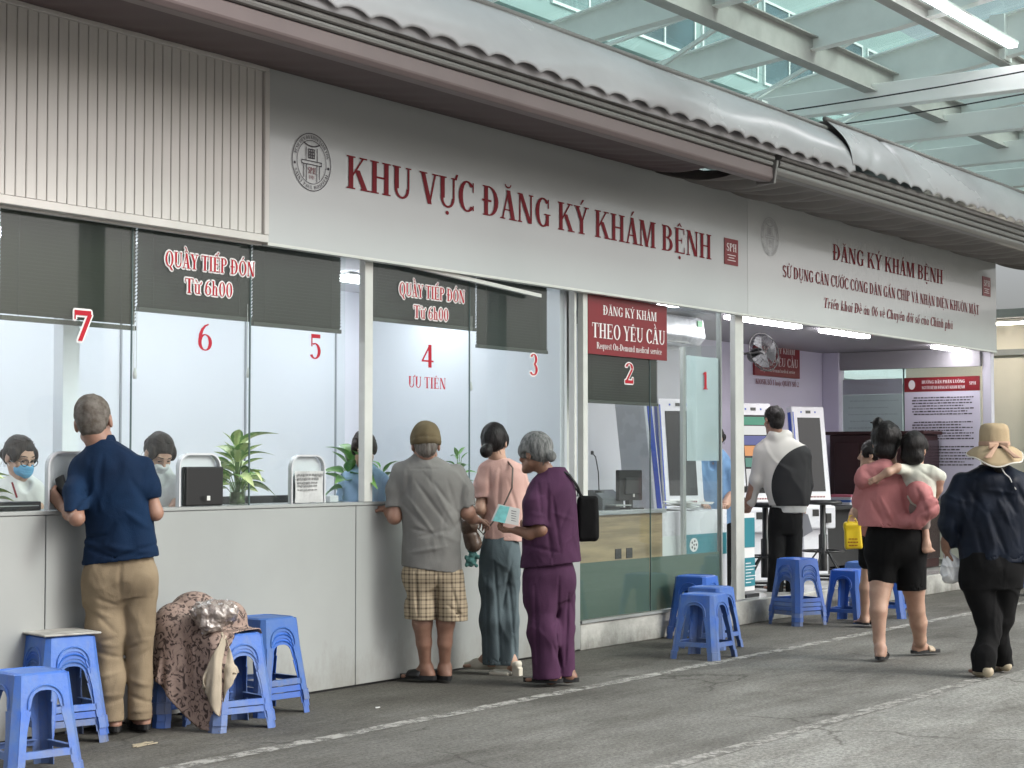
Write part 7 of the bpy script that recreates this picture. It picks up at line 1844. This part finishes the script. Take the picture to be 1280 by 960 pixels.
f.loft(S, [(1225, 1262, 583, .07, 0), (1205, 1282, 593, .11, 0), (1194, 1294, 608, .14, 0), (1193, 1298, 630, .15, 0), (1197, 1297, 660, .145, 0), (1200, 1292, 695, .14, 0), (1202, 1290, 720, .135, 0)], p=2.2)
f.limb(S, [(1202, 603, 13, 0), (1193, 630, 16, 0), (1187, 655, 13, .02), (1188, 676, 9.5, .05)], .03); f.limb(S, [(1286, 603, 13, 0), (1297, 640, 15, 0), (1300, 680, 10, .05)], .03)
S.cap(f.J(1235, 600, -.08), f.J(1262, 606, -.10), .07, .06, .04); S.cap(f.J(1222, 606, -.08), f.J(1235, 602, -.09), .05, .06, .04)
S.wrinkle(0.0121, (6, 6, 4), 61); f.cr(S, [(1205, 610, 1225, 640), (1215, 600, 1210, 650), (1245, 612, 1262, 640), (1262, 605, 1275, 630), (1190, 650, 1200, 670), (1230, 640, 1250, 690), (1215, 660, 1225, 700)], .012, .010)
f.cr(S, [(1195, 620, 1205, 650), (1225, 612, 1258, 616), (1240, 625, 1255, 655)], .012, -.008)
S.hollow(f.J(1245, 700, 0), -UP, .04, .010, .3); S.cut(f.J(1245, 703, 0), -UP)
add('jacket', S, fabric('jacket_navy', (.006, .012, .027), rough=.55, col2=(.004, .007, .016)), f.e)
MB().tube([tuple(f.J(a, b, -.165)) for a, b in ((1252, 585), (1256, 592), (1262, 597), (1266, 606), (1270, 612))], .004, 6).build('hood_cord', M_cord, f.e, smooth=True)
S = SDF(.0075); f.loft(S, [(1203, 1282, 690, .13, 0), (1200, 1280, 710, .14, 0), (1202, 1278, 735, .12, 0)], p=2.3)
f.limb(S, [(1222, 725, 22, 0), (1235, 772, 16, -.02), (1238, 790, 13, -.05), (1230, 820, 14, -.12), (1228, 850, 12, -.16)], .03); f.limb(S, [(1256, 725, 21, 0), (1250, 772, 16, .06), (1245, 790, 13, .10), (1252, 815, 12.5, .13), (1256, 845, 10, .16)], .012)
S.wrinkle(0.0095, (8, 8, 4), 63); S.hollow(f.J(1228, 835, 0), -UP, .04, .009, .1); S.cut(f.J(1240, 836, 0), -UP)
add('trousers', S, M_blackcl, f.e)
M_shoeb = mat('shoe_beige', (.44, .37, .26), .55, var=.1)
for a in (aL, aR):
    sd_ = np.cross(tH2, UP); P2 = lambda x, y, z: a + tH2 * x + sd_ * y + UP * z; S = SDF(.005)
    S.cap(P2(-.045, 0, -.036), P2(.06, 0, -.036), .036, .038, .02); S.cap(P2(.06, 0, -.042), P2(.13, 0, -.050), .038, .030, .03); S.ell(P2(-.015, 0, .0), V3(.028, .05, .040), .008, 's', B=[sd_, tH2, UP]); S.cut(P2(0, 0, -.082), -UP); add('shoe', S, M_shoeb, f.e)
e = empty('plastic_bag', tuple(f.J(1189, 712, .05)), 'white translucent plastic bag hanging from the left hand of the sun hat woman', 'bag')
S = SDF(.005); S.ell(f.J(1190, 713, .05), V3(.072, .05, .085), .02, B=[nrm(rv - .2 * UP), hv, nrm(UP + .2 * rv)]); S.cap(f.J(1184, 690, .05), f.J(1187, 702, .05), .018, .04, .03); S.wrinkle(.016, (16, 16, 12), 8); S.crease(f.J(1182, 695, .0), f.J(1192, 728, 0), .006, .012, hv); S.crease(f.J(1188, 695, .0), f.J(1200, 720, 0), .006, .012, hv)
add('bag_body', S, mat('plastic_white', (.78, .78, .78), .25, var=.2, vscale=14, spec=.7), e)

# ================================================================== man at the kiosk
f = person(16.2, 975, 745, 'man in a light grey and black jacket standing at the lit kiosk', .18)
tk = dirv(-.25, 1); aL = fitfoot(f, 968, 747, tk, 1.0, .02); aR = fitfoot(f, 992, 745, tk, 1.0, .02)
P_, B, s = body(f, M_skinA, .0075, (967, 525, .0, dirv(-.35, 1, -.1), UP, 1.08),
    arms=[[(950, 565, 8, 0), (944, 602, 7.5, .02), (936, 630, 6, .10), (935, 637, 4.5, .14)], [(1004, 567, 8, 0), (1008, 608, 7, .05), (1003, 632, 5.5, .10), (1003, 640, 4.5, .10)]],
    legs=[[(971, 665, 10, 0), (970, 705, 8, 0), (968, 738, 6, 0)], [(992, 665, 10, 0), (991, 705, 8, 0), (992, 737, 6, 0)]],
    chest=(979, 585, 0, .16, .10), pelvis=(982, 642, 0, .14, .10), neckp=(971, 548, 0),
    hands=[((f.J(935, 637, .14), dirv(-.2, .6, -.5), -UP, 1), dict(s=1, curl=.5)), ((f.J(1003, 640, .1), -UP, -rv, 1), dict(s=1, curl=.9))],
    feet=[((aL, tk), dict(s=1.)), ((aR, tk), dict(s=1.))])
add('hair', hair_short(P_, B, s, .007, noise=.006), H_black, f.e)
wisps(P_, B, s, H_black, f.e, seed=349)
S = SDF(.008)
f.loft(S, [(960, 984, 545, .07, 0), (949, 1000, 553, .10, 0), (945, 1008, 563, .125, 0), (948, 1011, 585, .14, 0), (954, 1013, 610, .14, 0), (960, 1012, 628, .135, 0), (961, 1010, 634, .13, 0)], p=2.2)
f.limb(S, [(951, 564, 10, 0), (946, 600, 9.5, .02), (938, 628, 7, .09)], .03); f.limb(S, [(1004, 566, 9, 0), (1009, 605, 8.5, .04), (1004, 630, 7, .09)], .03)
S.cap(f.J(968, 546, -.03), f.J(982, 545, .0), .07, .06, .03); S.wrinkle(0.0095, (6, 6, 4), 71); S.cut(f.J(985, 632, 0), -UP, .22)
def two_tone():
    M = bpy.data.materials.new('jacket_two_tone'); M.use_nodes = True; t = M.node_tree; N = t.nodes; L = t.links; b = N['Principled BSDF']; b.inputs['Roughness'].default_value = .75
    g_ = N.new('ShaderNodeNewGeometry'); d = N.new('ShaderNodeVectorMath'); d.operation = 'SUBTRACT'; c = f.J(1013, 607, 0) ; d.inputs[1].default_value = tuple(c); L.new(g_.outputs['Position'], d.inputs[0])
    d1 = N.new('ShaderNodeVectorMath'); d1.operation = 'DOT_PRODUCT'; d1.inputs[1].default_value = tuple(rv); L.new(d.outputs[0], d1.inputs[0])
    sx = N.new('ShaderNodeSeparateXYZ'); L.new(d.outputs[0], sx.inputs[0]); cb = N.new('ShaderNodeCombineXYZ'); L.new(d1.outputs['Value'], cb.inputs[0]); L.new(sx.outputs['Z'], cb.inputs[1])
    ln = N.new('ShaderNodeVectorMath'); ln.operation = 'LENGTH'; L.new(cb.outputs[0], ln.inputs[0]); lt = N.new('ShaderNodeMath'); lt.operation = 'LESS_THAN'; lt.inputs[1].default_value = 51 * f.k; L.new(ln.outputs['Value'], lt.inputs[0])
    mx = N.new('ShaderNodeMix'); mx.data_type = 'RGBA'; mx.inputs[6].default_value = (.50, .475, .45, 1); mx.inputs[7].default_value = (.006, .006, .008, 1); L.new(lt.outputs[0], mx.inputs[0]); L.new(mx.outputs[2], b.inputs['Base Color']); return M
add('jacket', S, two_tone(), f.e)
S = SDF(.008); f.loft(S, [(965, 1008, 628, .12, 0), (965, 1008, 636, .12, 0), (966, 1006, 641, .12, 0)], p=2.3); S.wrinkle(0.0041, (8, 8, 4), 3); add('shirt_hem', S, fabric('hem_grey', (.42, .42, .41)), f.e)
S = SDF(.008); f.loft(S, [(962, 1002, 634, .11, 0), (960, 1003, 655, .115, 0), (961, 1002, 668, .10, 0)], p=2.3); f.limb(S, [(972, 665, 12, 0), (971, 700, 10.5, -.05), (968, 755, 10, -.08)], .02); f.limb(S, [(992, 665, 11.5, 0), (992, 700, 10, -.05), (992, 755, 10, -.08)], .012)
S.cut(f.J(980, 741, 0), -UP); add('trousers', S, M_blackcl, f.e)
for a in (aL, aR):
    S = SDF(.007); S.cap(a - tk * .04 - UP * .035, a + tk * .12 - UP * .045, .040, .032, .02); S.cut(a - UP * .083, -UP); add('shoe', S, M_rub, f.e)
MB().prism([tuple(f.J(a, b, .02)) for a, b in ((1004, 641), (1010, 643), (1016, 664), (1001, 673))], tuple(hv * .008)).build('grey_envelope', mat('envelope_grey', (.30, .30, .33), .6), None)
tag(bpy.data.objects['grey_envelope'], 'grey paper envelope hanging from the right hand of the man in the two-tone jacket', 'envelope')

# ================================================================== clerks behind the glass
def clerk(z0, hx, hy, faced, s, label, top_rows, hairc, maskc=None, glasses=False, skin=M_skinC, topc=(.68, .68, .66), arms=None, gy=0., zfl=.12):
    pe = 579 + (CH - zfl - .07) * F / z0; pm = (top_rows[-1][2] + 60 + pe) / 2
    f = Fig(z0); g_ = f.J(hx, hy, .05); e = empty('person', (float(g_[0]), float(g_[1]), 0), label, 'person', 'clerks behind the counter'); f.e = e; f.zf = 0
    yb = top_rows[-1][2]
    arms = arms or [[(hx - 22, hy + 40, 8, 0), (hx - 26, yb, 7.5, .0), (hx - 16, yb + 16, 6, -.14)], [(hx + 20, hy + 40, 8, 0), (hx + 24, yb, 7.5, .0), (hx + 14, yb + 16, 6, -.14)]]
    P_, B, sc_ = body(f, skin, .0045, (hx, hy, 0, faced, UP, s * .93), arms=arms, legs=[[(hx - 8, yb + 60, 14, .03), (hx - 9, pm, 12, .05), (hx - 9, pe, 9, .08)], [(hx + 10, yb + 60, 14, .03), (hx + 10, pm, 12, .05), (hx + 10, pe, 9, .08)]],
        chest=(hx, hy + 48, .03, .14, .09), pelvis=(hx, yb + 40, .03, .15, .10), neckp=(hx, hy + 28, .02), nr=.045,
        hands=[((f.J(arms[0][-1][0], arms[0][-1][1], arms[0][-1][3]), dirv(.4, -.9), -UP, 1), dict(s=.9)), ((f.J(arms[1][-1][0], arms[1][-1][1], arms[1][-1][3]), dirv(-.4, -.9), -UP, -1), dict(s=.9))])
    hs_ = hair_bun(P_, B, sc_, ((0, -.08, -.02), (0, -.125, -.03)), .035, .005, puff=-.001); hs_.ell(P_(.012, .115, .005), V3(.058, .060, .062) * sc_, .012, 's', B=B); add('hair', hs_, hairc, e)
    wisps(P_, B, sc_, hairc, e, seed=379)
    S = SDF(.0065); f.loft(S, top_rows + [(top_rows[-1][0], top_rows[-1][1], yb + 45, .11, .03)], p=2.2)
    for a in arms: f.limb(S, [(q[0], q[1], q[2] + 2.5, q[3]) for q in a[:2]], .03)
    S.wrinkle(.005, (8, 8, 5), int(hx)); S.ell(f.J(hx + (6 if faced @ rv > 0 else -2), hy + 33, -.07), V3(.035, .05, .05), .01, 's', B=[rv, hv, UP]); add('blouse', S, fabric('clerk_top', topc), e)
    S2 = SDF(.010); f.loft(S2, [(hx - 24, hx + 24, yb + 38, .10, .03), (hx - 24, hx + 24, yb + 60, .11, .03), (hx - 20, hx + 20, yb + 72, .08, .03)], .05)
    f.limb(S2, [(hx - 9, yb + 55, 14, .03), (hx - 9, pm, 13, .05), (hx - 9, pe, 11, .08)], .03); f.limb(S2, [(hx + 10, yb + 55, 14, .03), (hx + 10, pm, 13, .05), (hx + 10, pe, 11, .08)], .015); add('trousers', S2, M_blackcl, e)
    R, Fd, U = B
    if maskc is not None:
        S = SDF(.0042); S.ell(P_(0, .050, -.052), V3(.060, .066, .056) * sc_, .01, B=B); S.cap(P_(0, .095, -.030), P_(0, .085, -.075), .020, .02, .02)
        S.cut(P_(0, 0, -.020), U); S.cut(P_(0, .018, 0), -Fd); S.crease(P_(-.06, .1, -.045), P_(.06, .1, -.045), .003, .003, Fd); S.crease(P_(-.06, .1, -.058), P_(.06, .1, -.058), .003, .003, Fd); add('face_mask', S, fabric('mask_cloth', maskc, bs=80), e)
        m_ = MB()
        for q in (-1, 1): m_.tube([P_(q * .055, .03, -.03), P_(q * .078, -.01, -.012)], .0015, 4).tube([P_(q * .05, .03, -.08), P_(q * .078, -.01, -.03)], .0015, 4)
        m_.build('mask_loop', M_white, e)
    if glasses:
        m_ = MB()
        for q in (-1, 1):
            m_.tube([P_(q * .032 + .026 * math.cos(t), .104 - .01 * abs(math.cos(t)), -.003 + .020 * math.sin(t)) for t in [k * math.pi / 8 for k in range(17)]], .0022, 5, False)
            m_.tube([P_(q * .058, .095, 0), P_(q * .078, .0, .0)], .0018, 5)
        m_.tube([P_(-.008, .106, .002), P_(.008, .106, .002)], .0018, 5); m_.build('glasses', M_black, e)
    return f, P_, B
f, P_, B = clerk(9.45, 25, 571, dirv(.78, -.60, -.35), 1.0, 'clerk with glasses and a blue face mask behind the counter at the far left',
    [(12, 38, 592, .05, .03), (0, 50, 602, .08, .03), (-6, 55, 615, .10, .03), (-8, 57, 630, .11, .03)], H_dark, (.16, .40, .62), True)
MB().tube([tuple(f.J(15, 603, -.13)), tuple(f.J(21, 622, -.15))], .006, 5).build('lanyard', M_redb, f.e)
f, P_, B = clerk(9.75, 199, 566, dirv(.55, -.65, -.75), .98, 'clerk in a white face mask looking down, behind the man in blue',
    [(188, 212, 584, .05, .03), (178, 217, 594, .08, .03), (175, 220, 608, .10, .03), (174, 221, 625, .11, .03)], H_dark, (.60, .60, .60))
f, P_, B = clerk(11.0, 455, 561, dirv(.1, -.9, -.5), .98, 'clerk in light blue bending down behind the window frame post and its plant',
    [(445, 466, 580, .05, .03), (434, 477, 590, .08, .03), (430, 481, 605, .10, .03), (429, 482, 620, .11, .03)], H_dark, None, topc=(.30, .44, .62), arms=[[(434, 601, 8, .03), (430, 622, 7.5, .10), (440, 636, 6, .12)], [(476, 601, 8, .03), (480, 622, 7.5, .10), (468, 636, 6, .12)]])
f, P_, B = clerk(16.3, 893, 548, dirv(-.6, -.6, -.3), 1.0, 'clerk in a light blue shirt seated behind the frosted notice under number 1',
    [(882, 904, 562, .05, .03), (874, 912, 572, .08, .03), (870, 914, 590, .10, .03), (868, 915, 615, .11, .03)], H_black, None, topc=(.22, .38, .62), zfl=.18)

# ================================================================== patterned cloth and plastic bundle over the stools
def cloth_mat():
    M = bpy.data.materials.new('cloth_brown_pattern'); M.use_nodes = True; t = M.node_tree; N = t.nodes; L = t.links; b = N['Principled BSDF']; b.inputs['Roughness'].default_value = .75
    tc = N.new('ShaderNodeTexCoord'); n = N.new('ShaderNodeTexNoise'); n.inputs['Scale'].default_value = 22; n.inputs['Detail'].default_value = 2; n.inputs['Distortion'].default_value = 2.2; L.new(tc.outputs['Object'], n.inputs['Vector'])
    r = N.new('ShaderNodeValToRGB'); e_ = r.color_ramp.elements; e_[0].position = .40; e_[0].color = (.055, .035, .03, 1); e_[1].position = .47; e_[1].color = (.27, .19, .16, 1)
    x = r.color_ramp.elements.new(.60); x.color = (.33, .24, .20, 1); L.new(n.outputs[0], r.inputs[0]); L.new(r.outputs[0], b.inputs['Base Color']); return M
f = Fig(9.05); e = empty('patterned_cloth', tuple(f.J(245, 800, 0)), 'brown patterned cloth jacket thrown in a heap over the stacked stools', 'cloth')
def drape(x0, y0, lx, ly, rz, boxes, z0, seed, n=64, iters=170, crumple=.62, lumps=()):
    """a sheet let fall over boxes: particles with distance constraints"""
    m1 = int(n * ly / lx); r_ = np.random.RandomState(seed); u, v = np.meshgrid(np.linspace(-.5, .5, n), np.linspace(-.5, .5, m1), indexing='ij')
    X = u * lx * crumple + .02 * np.sin(v * 17 + 1); Y = v * ly * crumple + .02 * np.sin(u * 15); Z = z0 + .05 * np.sin(u * 26 + 2 * v) + .05 * np.sin(v * 22 + 3 * u + 1) + .01 * r_.rand(n, m1)
    c, s_ = math.cos(rz), math.sin(rz); P3 = np.stack([x0 + c * X - s_ * Y, y0 + s_ * X + c * Y, Z], -1); Q3 = P3.copy()
    d = lx / (n - 1)
    cons = [((1, 0), d, 1.), ((0, 1), d, 1.), ((1, 1), d * 1.414, .7), ((1, -1), d * 1.414, .7), ((2, 0), 2 * d, .25), ((0, 2), 2 * d, .25)]
    for it in range(iters):
        V = (P3 - Q3) * .965; Q3 = P3.copy(); P3 = P3 + V; P3[..., 2] -= .0012
        for _ in range(3):
            for (a, b), L_, w_ in cons:
                if b >= 0: A_ = P3[:n - a, :m1 - b]; B_ = P3[a:, b:]
                else: A_ = P3[:n - a, -b:]; B_ = P3[a:, :m1 + b]
                D_ = B_ - A_; l = np.linalg.norm(D_, axis=-1, keepdims=True) + 1e-9; cor = D_ * (.5 * w_ * (l - L_) / l) * .9
                if L_ > d * 1.9: cor = np.where(l < L_ * .75, cor, 0)
                A_ += cor; B_ -= cor
        for (bx0, bx1, by0, by1, bz, bl) in boxes:
            q = (P3[..., 0] > bx0) & (P3[..., 0] < bx1) & (P3[..., 1] > by0) & (P3[..., 1] < by1) & (P3[..., 2] < bz) & (P3[..., 2] > bl)
            if not q.any(): continue
            pz = bz - P3[..., 2]; e4 = np.stack([P3[..., 0] - bx0, bx1 - P3[..., 0], P3[..., 1] - by0, by1 - P3[..., 1], pz], -1); k = e4.argmin(-1)
            for i_, (ax_, val) in enumerate(((0, bx0), (0, bx1), (1, by0), (1, by1), (2, bz))):
                mk_ = q & (k == i_); P3[..., ax_] = np.where(mk_, val, P3[..., ax_])
                if i_ == 4:
                    for a_ in (0, 1): Q3[..., a_] = np.where(mk_, Q3[..., a_] * .05 + P3[..., a_] * .95, Q3[..., a_])
        for (cx_, cy_, cz_, R_) in lumps:
            D_ = P3 - np.array([cx_, cy_, cz_]); l = np.linalg.norm(D_, axis=-1, keepdims=True); in_ = l < R_; P3 = np.where(in_, np.array([cx_, cy_, cz_]) + D_ / l * R_, P3); Q3 = np.where(in_, Q3 * .1 + P3 * .9, Q3)
        P3[..., 1] = np.minimum(P3[..., 1], .07); P3[..., 2] = np.maximum(P3[..., 2], .012)
    mb = MB(); mb.v = [tuple(p) for p in P3.reshape(-1, 3)]
    for i_ in range(n - 1):
        for j_ in range(m1 - 1):
            q = i_ * m1 + j_; mb.f.append((q, q + m1, q + m1 + 1, q + 1))
    return mb
pB = gnd(212, 902); p4 = PS4; p5_ = gnd(331, 890); hb = .15
bxs = []
for c_, zt2 in ((pB, .53), (p4, .495), (p5_, .53)):
    for hb, zz in ((.145, zt2), (.17, .34), (.195, .15)): bxs.append((c_[0] - hb, c_[0] + hb, c_[1] - hb, c_[1] + hb, zz, -1.))
bxs.append((min(pB[0], p4[0]) - .17, max(pB[0], p4[0]) + .13, p4[1] - .12, pB[1] + .1, .50, .36))
lp = f.J(246, 778, .12); lp2 = f.J(220, 785, .05); lp3 = f.J(285, 772, .18)
cm = drape(lp[0] - .0, lp[1] - .06, .66, .66, math.radians(-131.5 - 45), bxs, .76, 5, iters=105, crumple=.62, lumps=((lp[0], lp[1] + .02, .55, .14), (lp2[0], lp2[1], .52, .12), (lp3[0], lp3[1], .54, .10)))
cm.build('folded_cloth', cloth_mat(), e, smooth=True, solid=.004)
cl2 = drape(p4[0] - .17, p4[1] - .10, .24, .22, math.radians(-131.5 - 45), bxs, .55, 9, n=26, iters=36, crumple=.8)
cl2.build('pale_lining', fabric('cloth_lining', (.42, .36, .28)), e, smooth=True, solid=.004)
e = empty('plastic_bundle', tuple(f.J(268, 765, -.1)), 'crumpled clear plastic wrapping lying on the patterned cloth', 'plastic wrap')
S = SDF(.0048); S.ell(f.J(268, 766, -.08), V3(.115, .09, .062), .03, B=[nrm(rv - .1 * UP), hv, UP]); S.ell(f.J(262, 780, -.12), V3(.06, .05, .05), .03, B=[rv, hv, UP]); S.wrinkle(.012, (26, 26, 26), 91); S.wrinkle(.006, (55, 55, 55), 92)
Mp = mat('crumpled_plastic', (.36, .31, .28), .12, var=.5, vscale=22, spec=1.0, bump=1.0, bscale=45, coat=.6, col2=(.20, .155, .135)); add('wrapping', S, Mp, e)
